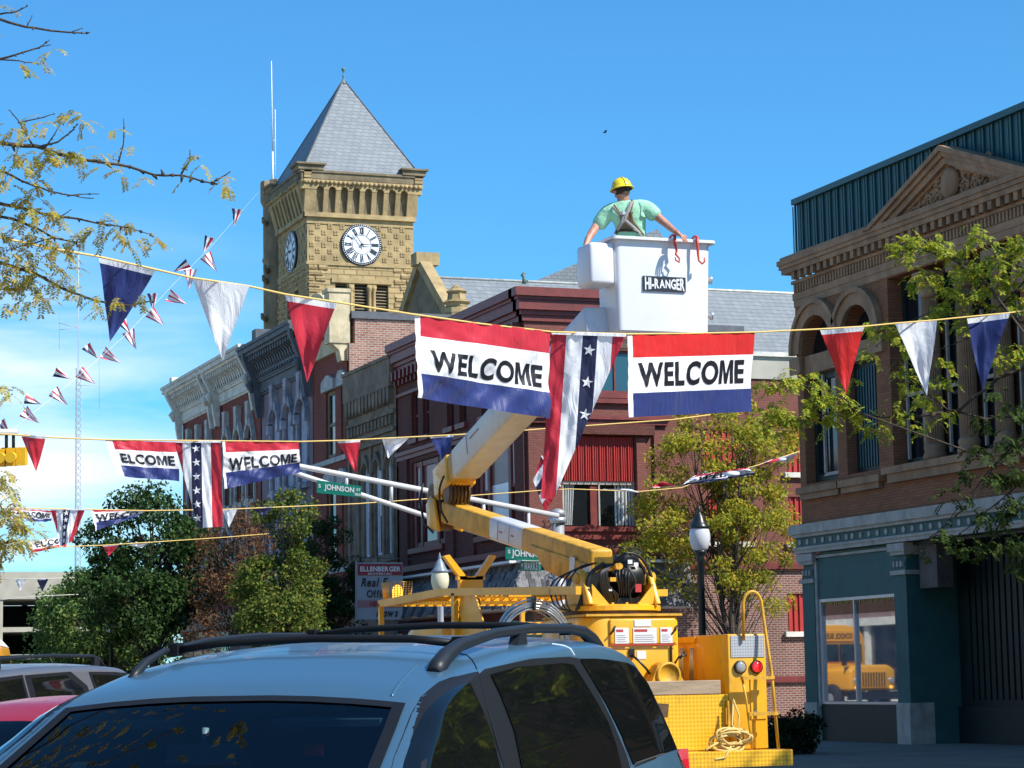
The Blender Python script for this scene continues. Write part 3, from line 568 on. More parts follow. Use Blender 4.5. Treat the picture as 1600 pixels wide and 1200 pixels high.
# ---------------------------------------------------------------- the row
def row_buildings():
    f = FA(26.6)
    # grey stone
    T = thing('stone_building', (26.6, 83.4, 0), 'narrow grey brown stone building next to the red corner building', 'building')
    hs = [(86.75, 87.6, 6.3, 9.9, .42), (85.25, 86.1, 6.3, 9.9, .42), (83.75, 84.6, 6.3, 9.9, .42)]
    mb = MB(); wallholes(mb, f, 83.35, 89.6, -.2, 13.6, hs, .3)
    mb.build('wall', M['grey_stone'], T)
    o = MB()
    for k in range(13):
        u = 83.6+k*.455; fpoly(o, f, [(u, 12.5), (u+.3, 12.5), (u+.3, 12.1), (u+.15, 11.85), (u, 12.1)], .0, .22)
        fbox(o, f, u+.05, u+.25, .0, .14, 11.1, 11.45)
    for z0, z1, d in ((12.5, 13.55, .24), (13.55, 13.68, .3), (11.5, 11.62, .12), (10.85, 10.98, .12), (10.5, 10.6, .16), (6.0, 6.25, .14)): fbox(o, f, 83.38, 89.55, .003, d, z0, z1)
    for (a, b, z0, z1, rz) in hs:
        oo = arcpts(a-.22, b+.22, z1-rz, rz+.35, 14, True); ii = arcpts(a-.02, b+.02, z1-rz, rz+.02, 14)
        for k in range(14): o.prism([f.P(ii[k][0], .003, ii[k][1]), f.P(ii[k+1][0], .003, ii[k+1][1]), f.P(oo[k+1][0], .003, oo[k+1][1]), f.P(oo[k][0], .003, oo[k][1])], f.n*.12)
    for u in (83.5, 86.2+.13, 84.75, 88.0, 89.2): fbox(o, f, u, u+.25, .003, .09, 6.25, 10.5)
    o.build('stone_ornament', M['grey_stone'], T)
    for (a, b, z0, z1, rz) in hs: window(f, a, b, z0, z1, T, M['bluewhite'], M['dglass'], d=-.14, nv=1, nh=2, fw=.11, panes=[(0, .8, 0, .42, M['dglass']), (0, 1, .42, 1, M['blind']), (.8, 1, 0, .42, M['blind'])])
    body(27.0, 44, 83.4, 89.6, -.2, 13.3, M['mid_brick'], T)
    # brick with cream arch
    T = thing('arch_top_building', (26.6, 89.7, 0), 'brick building with two tall windows and a cream arched parapet, its bare side wall sunlit', 'building')
    hs = [(91.45, 92.8, 10.6, 13.35), (89.95, 90.6, 10.6, 13.35), (91.45, 92.8, 6.2, 9.4), (89.95, 90.6, 6.2, 9.4)]
    mb = MB(); wallholes(mb, f, 89.7, 94.7, -.2, 14.8, hs, .3); mb.build('wall', M['mid_brick'], T)
    for i, (a, b, z0, z1) in enumerate(hs):
        window(f, a, b, z0, z1, T, M['tanframe'], M['dglass'], d=-.13, nv=1, nh=2, fw=.16)
        q = MB(); fpoly(q, f, [(a-.2, z1), (b+.2, z1), (b+.2, z1+.4), ((a+b)/2+.2, z1+.62), ((a+b)/2-.2, z1+.62), (a-.2, z1+.4)], .003, .16); q.build('window_hood', M['grey_trim'], T)
    for z_ in (5.9, 10.35): q = MB(); fbox(q, f, 89.75, 94.65, .003, .1, z_, z_+.2); q.build('string_course', M['grey_trim'], T)
    q = MB(); fbox(q, f, 90.5, 94.7, -.2, .16, 14.8, 15.5); fbox(q, f, 90.5, 94.7, -.2, .5, 15.9, 16.15); fbox(q, f, 89.75, 90.5, -.15, .7, 15.0, 17.05); fbox(q, f, 89.7, 90.55, -.18, .78, 17.05, 17.2)
    pts = [f.P(90.1, .05, 14.0), f.P(90.1, .55, 14.95), f.P(90.1, -.1, 14.95)]
    q.prism([f.P(89.8, -.1, 14.3), f.P(89.8, .2, 14.3), f.P(89.8, .28, 14.7), f.P(89.8, .6, 15.0), f.P(89.8, -.1, 15.0)], (0, .6, 0))
    ar = arcpts(90.6, 94.6, 15.9, 1.3, 12)
    for (ua, za), (ub, zb) in zip(ar, ar[1:]): q.prism([f.P(ua, -.1, 15.9), f.P(ub, -.1, 15.9), f.P(ub, -.1, zb+.001), f.P(ua, -.1, za+.001)], f.n*.25) if False else None
    fpoly(q, f, ar, -.1, .2)
    oo = arcpts(90.4, 94.8, 15.9, 1.5, 14); ii = arcpts(90.75, 94.45, 15.9, 1.15, 14)
    for k in range(14): q.prism([f.P(ii[k][0], .1, ii[k][1]), f.P(ii[k+1][0], .1, ii[k+1][1]), f.P(oo[k+1][0], .1, oo[k+1][1]), f.P(oo[k][0], .1, oo[k][1])], f.n*.45)
    q.build('arched_parapet', M['cream'], T)
    q = MB()
    for k in range(10): fbox(q, f, 90.6+k*.4, 90.8+k*.4, .16, .42, 15.5, 15.9)
    q.build('bracket', M['tanframe'], T)
    mb = MB(); mb.box(26.95, 44, 89.73, 94.7, -.2, 16.0); mb.box(26.7, 26.95, 89.73, 90.0, 13.0, 15.0); mb.build('side_walls', M['chim_brick'], T)
    mb = MB(); mb.box(26.8, 44.2, 89.65, 94.7, 16.003, 16.3); mb.build('roof', M['blue_dark'], T)
    # blue-grey
    T = thing('painted_building', (26.6, 94.8, 0), 'faded blue grey painted brick building with dark bracketed cornice and three arched windows', 'building')
    row_italianate(T, f, 94.8, 103.3, 14.45, 16.65, [(95.6, 96.9), (97.8, 99.1), (100.1, 101.4)], M['blue_brick'], M['blue_dark'], M['blue_stone'], M['bluewhite'], 13.5, M['pane_blue'])
    T = thing('white_cornice_building', (26.6, 103.5, 0), 'red brick building farthest down the row with a pale bracketed cornice and grey window hoods', 'building')
    row_italianate(T, f, 103.5, 119.6, 14.9, 16.85, [(104.6, 105.8), (106.8, 108.0), (109.1, 110.3), (112.8, 113.9), (115.0, 116.1), (117.1, 118.2)], M['mid_brick'], M['pale_trim'], M['grey_trim'], M['tanframe'], 13.3, M['dglass'], consoles=(111.0, 112.0, 103.8, 119.2))
def row_italianate(T, f, a0, a1, zc, zt, wins, wm, cm_, hm, fm, ztop, gm, consoles=()):
    hs = [(a, b, 9.9, ztop, .5) for a, b in wins]+[(a, b, 5.8, 8.8, .3) for a, b in wins]
    mb = MB(); wallholes(mb, f, a0, a1, -.2, zc, hs, .3); mb.build('wall', wm, T)
    for (a, b, z0, z1, rz) in hs:
        window(f, a, b, z0, z1, T, fm, gm, d=-.14, nv=1, nh=2, fw=.1)
    for (a, b, z0, z1, rz) in hs:
        o = MB(); c = (a+b)/2; fpoly(o, f, [(c-.2, z1+.05), (c+.2, z1+.05), (c+.25, z1+1.0), (c+.32, z1+1.15), (c-.32, z1+1.15), (c-.25, z1+1.0)], .003, .26)
        oo = arcpts(a-.3, b+.3, z1-rz-.1, rz+.75, 14, True); ii = arcpts(a-.02, b+.02, z1-rz, rz+.02, 14)
        for k in range(14): o.prism([f.P(ii[k][0], .003, ii[k][1]), f.P(ii[k+1][0], .003, ii[k+1][1]), f.P(oo[k+1][0], .003, oo[k+1][1]), f.P(oo[k][0], .003, oo[k][1])], f.n*.2)
        for u0, u1 in ((a-.3, a-.02), (b+.02, b+.3)): fbox(o, f, u0, u1, .003, .22, z1-rz-.5, z1-rz-.1); fbox(o, f, u0+.06, u1-.02, .003, .1, z0, z1-rz-.5)
        fbox(o, f, a-.3, b+.3, .003, .18, z0-.22, z0-.02)
        o.build('window_hood', hm, T)
    c = MB()
    fbox(c, f, a0, a1+.1, -.3, .1, zc, zc+.1); fbox(c, f, a0, a1+.1, -.3, .16, zc+.1, zc+.55); fbox(c, f, a0, a1+.1, -.3, .26, zc+.55, zc+.65); fbox(c, f, a0, a1+.15, -.3, .3, zc+.65, zt-.5)
    k = a0+.1
    while k < a1-.1: fbox(c, f, k, k+.13, .3, .42, zc+.72, zc+.86); fbox(c, f, k, k+.2, .3, .78, zt-.72, zt-.5); fpoly_side(c, f, k, k+.17, zt-.72); k += .42
    fbox(c, f, a0, a1+.5, -.3, .86, zt-.5, zt-.36); fbox(c, f, a0, a1+.6, -.3, .98, zt-.36, zt-.14); fbox(c, f, a0, a1+.65, -.3, 1.05, zt-.14, zt)
    for u in (consoles or (a0+.1, a1-.35)):
        c.prism([f.P(u, .1, zc-1.0), f.P(u, .3, zc-1.0), f.P(u, .42, zc-.3), f.P(u, .5, zc+.5), f.P(u, .95, zt-.6), f.P(u, 1.0, zt-.15), f.P(u, .1, zt-.15)], f.u*.3)
        c.tube([f.P(u+.15, .5, zc+.1), f.P(u+.15, .62, zc+.45), f.P(u+.15, .5, zc+.7)], [.08, .2, .08], 6)
    c.build('cornice', cm_, T)
    e = MB()
    fbox(e, f, a1-.1, a1+.5, -1.2, .6, zt+.003, zt+.5) if consoles else fbox(e, f, a1-.9, a1-.2, -1.0, .5, zt+.003, zt+.75)
    e.build('parapet_block', M['pale_trim'] if consoles else cm_, T)
    body(26.95, 44, a0+.02, a1, -.2, zt-.4, wm, T)
    # shop front
    q = MB(); fbox(q, f, a0+.4, a1-.4, .003, .2, 4.2, 5.0); q.build('shop_fascia', fm, T)
    q = MB(); fbox(q, f, a0+.6, a1-.6, .003, .05, .6, 4.1); q.build('shop_pane', M['dglass'], T)
def fpoly_side(c, f, u0, u1, z):
    c.prism([f.P(u0, .3, z), f.P(u0, .7, z), f.P(u0, .5, z-.15), f.P(u0, .42, z-.4), f.P(u0, .3, z-.5)], f.u*(u1-u0))
M['bluewhite'] = mat('pale_blue_frame', (.62, .68, .76), .6, .1, 3)
M['pane_blue'] = mat('pale_boarded_pane', (.42, .50, .62), .4, .1, 2, coat=.3)
M['tanframe'] = mat('olive_tan_paint', (.20, .165, .10), .7, .2, 3)
# ---------------------------------------------------------------- courthouse
def courthouse():
    T = thing('courthouse', (40.4, 145, 0), 'sandstone courthouse with slate pyramid roofed clock tower and round corner turret', 'courthouse')
    x0, x1, y0, y1 = 40.4, 47.6, 145.0, 152.2; A = FA(x0); B = FB(y0)
    b = MB(); wallholes(b, B, x0, x1, 0, 28.35, [(42.25, 43.05, 25.9, 27.15), (43.55, 44.45, 24.6, 27.15), (44.95, 45.85, 24.6, 27.15)], .5)
    wallholes(b, A, y0, y1, 0, 28.35, [(147.2, 148.2, 24.6, 27.0), (149.0, 150, 24.6, 27)], .5)
    b.box(x0+.55, x1, y0+.55, y1, 0, 34.5); b.build('tower', M['sandstone'], T)
    s = MB()
    for fr, u0, u1 in ((B, x0, x1), (A, y0, y1)):
        wallholes(s, fr, u0, u1, 28.35, 31.45, [], .1)
        e0 = 0.0 if fr is A else 1.0
        fbox(s, fr, u0-.08*e0, u1+.05, .003, .08, 28.3, 28.5); fbox(s, fr, u0-.06*e0, u1+.05, .003, .06, 31.0, 31.1); fbox(s, fr, u0-.2*e0, u1+.15, -.2, .2, 31.42, 31.72)
    # checkered relief
    for fr, u0, n, cz in ((B, x0+.1, 17, 43.95-.0), (A, y0+.1, 17, 148.6)):
        for i in range(n):
            for j in range(6):
                if (i+j) % 2: continue
                u = u0+.41*i+.2; z = 28.65+.41*j+.0
                if (u-(cz+.05))**2+(z+.15-29.72)**2 < 1.55**2: continue
                fbox(s, fr, u-.15, u-.02, .0, .045, z, z+.13); fbox(s, fr, u+.02, u+.15, .0, .045, z, z+.13); fbox(s, fr, u-.15, u-.02, .0, .045, z+.17, z+.3); fbox(s, fr, u+.02, u+.15, .0, .045, z+.17, z+.3)
    s.build('diaper_panel', M['sand_smooth'], T)
    # flaring arcade
    c = MB()
    for fr, u0, u1, e0 in ((B, x0, x1, 1), (A, y0, y1, 0)):
        n = 8; marg = .35; w_ = (u1-u0-2*marg)/n
        P = fr.P; z0, z1, z2 = 31.72, 33.15, 33.5
        # battered back wall
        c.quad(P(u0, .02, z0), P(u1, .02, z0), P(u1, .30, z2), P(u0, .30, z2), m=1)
        for k in range(n+1):
            uc = u0+marg+k*w_; h = .16
            a = uc-h if k else u0-.25*e0; bb = uc+h if k < n else u1+.2
            c.hexa([P(a, -.1, z0), P(bb, -.1, z0), P(bb, .16, z0), P(a, .16, z0), P(a, -.1, z1), P(bb, -.1, z1), P(bb, .55, z1), P(a, .55, z1)])
        for k in range(n):
            a = u0+marg+k*w_+.16; bb = a+w_-.32; ar = arcpts(a, bb, z1-.02, (bb-a)/2, 8)
            for (ua, za), (ub, zb) in zip(ar, ar[1:]): c.hexa([P(ua, .1, za), P(ub, .1, zb), P(ub, .57, zb), P(ua, .57, za), P(ua, .1, z2+.02), P(ub, .1, z2+.02), P(ub, .57, z2+.02), P(ua, .57, z2+.02)])
        for k in range(n+1):
            uc = u0+marg+k*w_; a = uc-.16 if k else u0-.5*e0; bb = uc+.16 if k < n else u1+.45
            fbox(c, fr, a, bb, -.1, .57, z1, z2+.02)
        k = u0-.5*e0; rr = random.Random(2)
        while k < u1+.35: dd = rr.uniform(.56, .7); c.lathe([(.01, -.13), (.1, -.1), (.14, 0), (.1, .1), (.01, .13)], P(k+.15, dd, z2+.12), 7, axis=(rr.uniform(-.5, .5), rr.uniform(-.5, .5), 1)); k += .3
        fbox(c, fr, u0-.5*e0, u1+.45, -.1, .56, z2+.02, z2+.3)
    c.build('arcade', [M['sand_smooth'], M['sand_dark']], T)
    c = MB()
    for fr, u0, u1, e0 in ((B, x0, x1, 1), (A, y0, y1, 0)):
        fbox(c, fr, u0-.5*e0, u1+.45, -.2, .58, 33.82, 34.25); fbox(c, fr, u0-.62*e0, u1+.5, -.2, .66, 34.25, 34.4)
        fbox(c, fr, u0-.75*e0, u0+.95, -.2, .72, 34.4, 34.72); fbox(c, fr, u1-.9, u1+.7, -.2, .72, 34.4, 34.72)
        fbox(c, fr, u0-.9*e0, u0+1.1, -.2, .86, 34.72, 34.84); fbox(c, fr, u1-1.0, u1+.85, -.2, .86, 34.72, 34.84)
    for (cx, cy) in ((x0-.2, y0-.2), (x1+.2, y0-.2)):
        pass
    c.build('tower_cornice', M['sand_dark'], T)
    c = MB()
    for fx in (x0-.35, x1-.05):
        for k, (z, h) in enumerate(((33.55, .28), (33.86, .22), (34.1, .28))): c.box(fx, fx+.5 if fx < 42 else fx+.55, y0-.66, y0-.1, z, z+h-.03)
    c.build('corner_blocks', M['sandstone'], T)
    r = MB(); ap = (44.0, 148.6, on(541, 124, 1, 148.6).z); e = .45
    q = [(x0-e, y0-e, 34.42), (x1+e, y0-e, 34.42), (x1+e, y1+e, 34.42), (x0-e, y1+e, 34.42)]
    for i in range(4): r.quad(q[i], q[(i+1) % 4], ap)
    r.quad(*reversed(q))
    ro = r.build('tower_roof', M['slate'], T)
    r = MB(); r.lathe([(.26, 0), (.2, .12), (.09, .32), (.05, .5), (.10, .58), (.05, .66), (.04, .86), (.11, .96), (.14, 1.05), (.09, 1.15), (.01, 1.2)], (ap[0], ap[1], ap[2]-.38), 12)
    r.build('finial', M['copper'], ro)
    for i in range(4): pass
    h = MB()
    for i in range(4): h.tube([q[i], ap], .05, 6)
    h.build('hip_ridge', M['blue_dark'], ro)
    # belfry openings
    for (a, bb, z0) in ((42.25, 43.05, 25.9), (43.55, 44.45, 24.6), (44.95, 45.85, 24.6)):
        l = MB(); k = z0+.1
        while k < 27.1: l.hexa([B.P(a, -.3, k+.12), B.P(bb, -.3, k+.12), B.P(bb, -.12, k), B.P(a, -.12, k), B.P(a, -.3, k+.15), B.P(bb, -.3, k+.15), B.P(bb, -.12, k+.03), B.P(a, -.12, k+.03)]); k += .2
        fbox(l, B, a, bb, -.45, -.4, z0, 27.15, 1)
        l.build('louvre', [M['sand_dark'], M['dark']], T)
    l = MB()
    for u in (44.55, 44.85): l.lathe([(.16, 24.6), (.13, 24.75), (.12, 26.6), (.18, 26.8), (.2, 27.0)], (u, y0-.02, 0), 10)
    for u in (43.3,): l.lathe([(.16, 24.6), (.13, 24.75), (.12, 26.6), (.18, 26.8), (.2, 27.0)], (u, y0-.02, 0), 10)
    fbox(l, B, 43.15, 43.5, .003, .12, 26.7, 27.1); fbox(l, B, 44.4, 45.0, .003, .12, 26.75, 27.1); fbox(l, B, 42.0, 46.1, .003, .1, 27.18, 27.5); fbox(l, B, x0, x1, .003, .12, 24.2, 24.5)
    l.build('belfry_column', M['sand_smooth'], T)
    # rusticated lumps for rock-faced stone
    l = MB(); rr = random.Random(9)
    for fr, u0, u1 in ((B, x0, x1), (A, y0, y1)):
        z = 20.0; row = 0
        while z < 28.0:
            u = u0+.02-(row % 2)*.4
            while u < u1-.1:
                w_ = rr.uniform(.7, 1.15); a, bb = max(u, u0+.02), min(u+w_-.05, u1-.02); zt_ = z+.33
                ok = bb-a > .2 and not (fr is B and bb > 42.0 and a < 46.1 and zt_ > 24.1) and not (fr is A and bb > 147 and a < 150.2 and zt_ > 24.5 and z < 27)
                if ok:
                    d = rr.uniform(.05, .13); P = fr.P
                    l.hexa([P(a, 0, z), P(bb, 0, z), P(bb-.06, d, z+.05), P(a+.06, d, z+.05), P(a, 0, zt_), P(bb, 0, zt_), P(bb-.06, d, zt_-.05), P(a+.06, d, zt_-.05)])
                u += w_
            z += .38; row += 1
    l.build('rock_faced_blocks', M['sandstone'], T)
    # clocks
    for fr, uc, nm in ((B, 44.02, 1), (A, 148.6, 2)):
        ce = fr.P(uc, 0, 29.72)
        k = MB(); k.lathe([(1.38, 0), (1.38, .12), (1.30, .14), (1.30, .10), (.0, .10)], ce, 48, axis=fr.n, sm=False); fc = k.build('clock_face', [M['black_ring']], T)
        k = MB(); k.lathe([(1.20, .0), (1.20, .012), (.001, .012)], ce+fr.n*.145, 48, axis=fr.n, sm=False); k.build('dial', M['dial'], fc)
        def PT(r_, ang, d): return ce+fr.u*(r_*math.sin(ang))*(1)+Vector((0, 0, r_*math.cos(ang)))+fr.n*d
        flip = 1 if fr is B else -1      # seen from outside, clockwise runs +u on B, -u on A
        k = MB()
        for i in range(60):
            a = i*math.pi/30*flip; k.lathe([(.032, 0), (.032, .012)], PT(1.285, a, .146), 6, axis=fr.n)
        k.build('minute_dots', M['dial'], fc)
        k = MB()
        def barpt(r0, r1, a, off, wd):
            d = Vector((0, 0, 0)); er = fr.u*math.sin(a)+Vector((0, 0, math.cos(a))); et = fr.u*math.cos(a)-Vector((0, 0, math.sin(a)))
            p0 = ce+er*r0+et*off+fr.n*.17; p1 = ce+er*r1+et*off+fr.n*.17; k.obox((p0+p1)/2, (er, et, fr.n), ((r1-r0)/2, wd/2, .008))
        num = {12: 'XII', 1: 'I', 2: 'II', 3: 'III', 4: 'IIII', 5: 'V', 6: 'VI', 7: 'VII', 8: 'VIII', 9: 'IX', 10: 'X', 11: 'XI'}
        for h_, s_ in num.items():
            a = h_*math.pi/6*flip; n = len(s_); tot = sum(.075 if ch == 'I' else .15 for ch in s_); o_ = -tot/2
            for ch in s_:
                w_ = .075 if ch == 'I' else .15; m_ = o_+w_/2; o_ += w_
                if ch == 'I': barpt(.68, 1.15, a, m_*flip, .05)
                else:
                    er = fr.u*math.sin(a)+Vector((0, 0, math.cos(a))); et = (fr.u*math.cos(a)-Vector((0, 0, math.sin(a))))
                    for sg in ((-1, 1) if ch == 'X' else (-1, 1)):
                        pa = ce+er*.68+et*(m_*flip+(sg*.055 if ch == 'X' else 0))+fr.n*.17; pb = ce+er*1.15+et*(m_*flip-(sg*.055 if ch == 'X' else sg*.06))+fr.n*.17
                        k.obox((pa+pb)/2, ((pb-pa), (pb-pa).cross(fr.n), fr.n), ((pb-pa).length/2, .02, .008))
        for i in range(40):
            a = i*math.pi/20; a2 = (i+1)*math.pi/20; k.tube([PT(.63, a, .165), PT(.63, a2, .165)], .014, 4, cap=False)
        k.build('numeral_ring', M['black_ring'], fc)
        k = MB()
        for (ang, ln, wd, tail) in ((R(87), .62, .06, .12), (R(-36), .98, .045, .2)):
            a = ang*flip; er = fr.u*math.sin(a)+Vector((0, 0, math.cos(a))); et = fr.u*math.cos(a)-Vector((0, 0, math.sin(a))); b0 = ce+fr.n*.27
            k.hexa([b0-er*tail-et*wd*.6-fr.n*.01, b0+er*ln-et*.012-fr.n*.01, b0+er*ln+et*.012-fr.n*.01, b0-er*tail+et*wd*.6-fr.n*.01, b0-er*tail-et*wd*.6+fr.n*.01, b0+er*ln-et*.012+fr.n*.01, b0+er*ln+et*.012+fr.n*.01, b0-er*tail+et*wd*.6+fr.n*.01])
        k.lathe([(.07, .15), (.07, .3)], ce, 10, axis=fr.n)
        k.build('clock_hands', M['black_ring'], fc)
    # round turret at the left rear corner
    t = MB(); tc_ = (on(437, 400, 1, 154.6).x, 154.6, 0)
    t.lathe([(1.15, 0), (1.15, 24), (1.22, 24.1), (1.22, 24.4), (1.12, 24.5), (1.12, 30), (1.22, 30.2), (1.12, 30.4), (1.12, 33.9), (1.3, 34.3), (1.3, 34.6)], tc_, 24, sm=False)
    for i in range(8):
        a = i*math.pi/4+.2; c_ = Vector((tc_[0]+1.1*math.cos(a), tc_[1]+1.1*math.sin(a), 35.1)); t.obox(c_, ((math.cos(a), math.sin(a), 0), (-math.sin(a), math.cos(a), 0), (0, 0, 1)), (.18, .28, .55))
    for (z, a) in ((32.6, 3.6), (29.3, 3.7), (28.6, 3.6), (26.0, 3.5)):
        t.tube([Vector((tc_[0]+1.1*math.cos(a), tc_[1]+1.1*math.sin(a), z)), Vector((tc_[0]+1.45*math.cos(a), tc_[1]+1.45*math.sin(a), z+.15)), Vector((tc_[0]+1.5*math.cos(a), tc_[1]+1.5*math.sin(a), z+.45))], [.2, .16, .1], 6)
    t.build('turret', M['sand_shaded'], T)
    an = MB(); p0 = Vector((on(426, 260, 1, 154.6).x, 154.6, 34.6)); an.tube([p0, p0+Vector((0, 0, 3.2))], .07, 6); an.tube([p0+Vector((0, 0, 3.2)), p0+Vector((-.05, 0, 9.6))], [.045, .03], 6); an.tube([p0+Vector((.2, 0, 0)), p0+Vector((.2, 0, 6.2))], .025, 5)
    for z in (1.2, 2.4, 4): an.bar(p0+Vector((0, 0, z)), p0+Vector((.2, 0, z)), .03, .03)
    an.build('antenna_mast', M['white'], T)
    # gable in front of the tower
    gx = 44.0; G = FA(gx)
    apx = on(655, 400, 0, gx); ft = on(712, 500, 0, gx); yg = apx.y; hw_ = yg-ft.y; zg = apx.z; zf = ft.z
    gb = MB(); fpoly(gb, G, [(yg-hw_+.3, zf), (yg+hw_-.3, zf), (yg, zg-.5)], -.5, -.1); fpoly(gb, G, [(yg-hw_, zf), (yg-hw_, 5), (yg+hw_, 5), (yg+hw_, zf)], -.5, -.1); gb.build('gable_wall', M['sand_dark'], T)
    cp = MB()
    for sg in (-1, 1): cp.prism([G.P(yg, .15, zg), G.P(yg+sg*hw_, .15, zf), G.P(yg+sg*hw_, .15, zf-.8), G.P(yg, .15, zg-.7)], (.7, 0, 0))
    cp.box(gx-.35, gx+1.1, yg-.55, yg+.55, zg-.6, zg+.15); cp.build('gable_coping', M['sand_smooth'], T)
    # main roofs
    rz = on(690, 432, 1, yg); zr = rz.z-.1
    r = MB(); xe = 84; run = 9.5; ez = zr-10.5
    r.quad((gx+.3, yg-run, ez), (xe, yg-run, ez), (xe, yg, zr), (gx+.3, yg, zr)); r.quad((gx+.3, yg, zr), (xe, yg, zr), (xe, yg+run, ez), (gx+.3, yg+run, ez))
    r.tube([(gx+.3, yg, zr+.02), (xe, yg, zr+.02)], .09, 6, m=1)
    r.build('main_roof', [M['slate'], M['pale_trim']], T)
    b = MB(); b.box(gx+.5, xe, yg-run+.6, yg+run-.6, 0, ez); b.box(gx+.5, 60, yg, 152, 0, 24); b.build('main_walls', M['sandstone'], T)
    cr_ = MB(); cr_.box(gx+.5, xe, yg-run+.1, yg-run+.6, ez-.5, ez-.05); cr_.build('eaves_gutter', M['pale_trim'], T)
    # hipped roof behind
    E0 = at(806, 450, 178); pk = on(978, 380, 1, E0.y); yb = E0.y; dep = 6.0; xr_ = pk.x+3.4
    r = MB(); z0 = E0.z-.6; x0_ = E0.x-1.0
    r.quad((x0_, yb-dep, z0), (pk.x, yb-dep, pk.z), (pk.x, yb, pk.z), (x0_, yb, z0)); r.quad((pk.x, yb-dep, pk.z), (xr_, yb-dep, z0), (xr_, yb, z0), (pk.x, yb, pk.z)); r.quad((x0_, yb-dep, z0), (xr_, yb-dep, z0), (pk.x, yb-dep, pk.z)); r.quad((x0_, yb, z0), (pk.x, yb, pk.z), (xr_, yb, z0))
    r.build('hipped_roof', M['slate'], T)
    b = MB(); b.box(x0_+.2, xr_-.2, yb-dep+.2, yb-.2, 0, z0-.02); b.build('rear_walls', M['sandstone'], T)
    p = at(714, 493, 128); c = MB(); c.lathe([(.75, -6), (.75, -.2), (.95, 0), (.7, .25), (.62, .9), (.8, 1.0), (.55, 1.15), (.5, 1.5), (.6, 1.6), (.2, 1.9), (.05, 2.0)], p+Vector((0, 0, -.3)), 8, sm=False)
    c.build('pinnacle', M['sandstone'], T)
    p = at(819, 438, 140); c = MB(); c.tube([p-Vector((0, 0, .2)), p+Vector((0, 0, .15)), p+Vector((-.1, 0, .3)), p+Vector((.02, 0, .45)), p+Vector((.12, 0, .5))], [.16, .1, .12, .08, .05], 6); c.tube([p+Vector((0, 0, 0)), p+Vector((.25, 0, .0))], .06, 5)
    c.build('roof_ornament', M['copper'], T)
    # cross wing at the right, mostly hidden, whose roof shades the main roof
    b = MB(); b.box(76, 92, 114, 136, 0, 24); b.build('east_wing', M['sandstone'], T)
    r = MB(); r.quad((75, 113, 24), (84, 113, 33), (84, 137, 33), (75, 137, 24)); r.quad((93, 113, 24), (93, 137, 24), (84, 137, 33), (84, 113, 33)); r.quad((76, 114, 24), (92, 114, 24), (84, 114, 32)); r.build('east_wing_roof', M['slate'], T)
    return T
M['black_ring'] = mat('clock_black', (.012, .014, .03), .4)
M['dial'] = mat('clock_white', (.80, .83, .86), .5)
M['sand_shaded'] = mat('shade_toned_turret_stone', (.26, .20, .12), .9, .35, 1.0, bump=.9, bs=3)  # turret stands in shade; its darkness is put into the stone colour
def far_buildings():
    T = thing('parking_structure', (22, 152, 0), 'beige concrete multi storey frame far down the street at the left edge', 'building')
    # facing the camera across the street end
    B = FB(150.0); x0, x1 = 15.0, 33.0
    b = MB(); fbox(b, B, x0, x1, -12, 0, 7.05, 8.75); b.build('parapet', M['beige'], T)
    b = MB()
    for z in (5.0, 3.3, 1.6, .1): fbox(b, B, x0, x1, -11.5, -.2, z, z+.3)
    k = x0
    while k < x1: fbox(b, B, k, k+.35, -.4, -.1, 0, 7.05); fbox(b, B, k, k+.35, -11.8, -11.4, 0, 7.05); k += 3.3
    b.build('frame', M['beige'], T)
    b = MB(); fbox(b, B, x0+.2, x1, -11.3, -11.1, 0, 7.0); b.build('back_wall', M['dark'], T)
    T = thing('radio_mast', (69.7, 394, 0), 'tall thin red and white lattice radio mast far behind the street', 'mast')
    b = MB(); ztop = 77; xc, yc = 70.2, 396.5; r_ = .55
    for i in range(3):
        a = i*2*math.pi/3; b.tube([(xc+r_*math.cos(a), yc+r_*math.sin(a), 0), (xc+r_*math.cos(a), yc+r_*math.sin(a), ztop-22)], .05, 4)
    z = 0
    while z < ztop-22.1:
        for i in range(3):
            a, a2 = i*2*math.pi/3, (i+1)*2*math.pi/3; b.tube([(xc+r_*math.cos(a), yc+r_*math.sin(a), z), (xc+r_*math.cos(a2), yc+r_*math.sin(a2), z+1.1)], .028, 3, cap=False); b.tube([(xc+r_*math.cos(a2), yc+r_*math.sin(a2), z), (xc+r_*math.cos(a), yc+r_*math.sin(a), z+1.1)], .028, 3, cap=False)
        z += 1.1
    b.build('lattice', M['mast'], T)
    b = MB(); b.tube([(xc, yc, ztop-22), (xc, yc, ztop)], .045, 5); b.build('top_whip', M['white'], T)
    b = MB(); b.tube([(xc-3.2, yc, 58.0), (xc-3.2, yc, 70)], .03, 4); b.tube([(xc-3.2, yc, 62.5), (xc, yc, 61.8)], .07, 4); b.tube([(xc-3.2, yc, 61.4), (xc, yc, 61.8)], .05, 4)
    b.tube([(xc+3.6, yc, 48), (xc+3.6, yc, 62)], .03, 4); b.tube([(xc, yc, 52), (xc+3.6, yc, 52)], .04, 4); b.build('side_antenna', M['mast'], T)
M['mast'] = mat('mast_paint', (.36, .34, .36), .6)
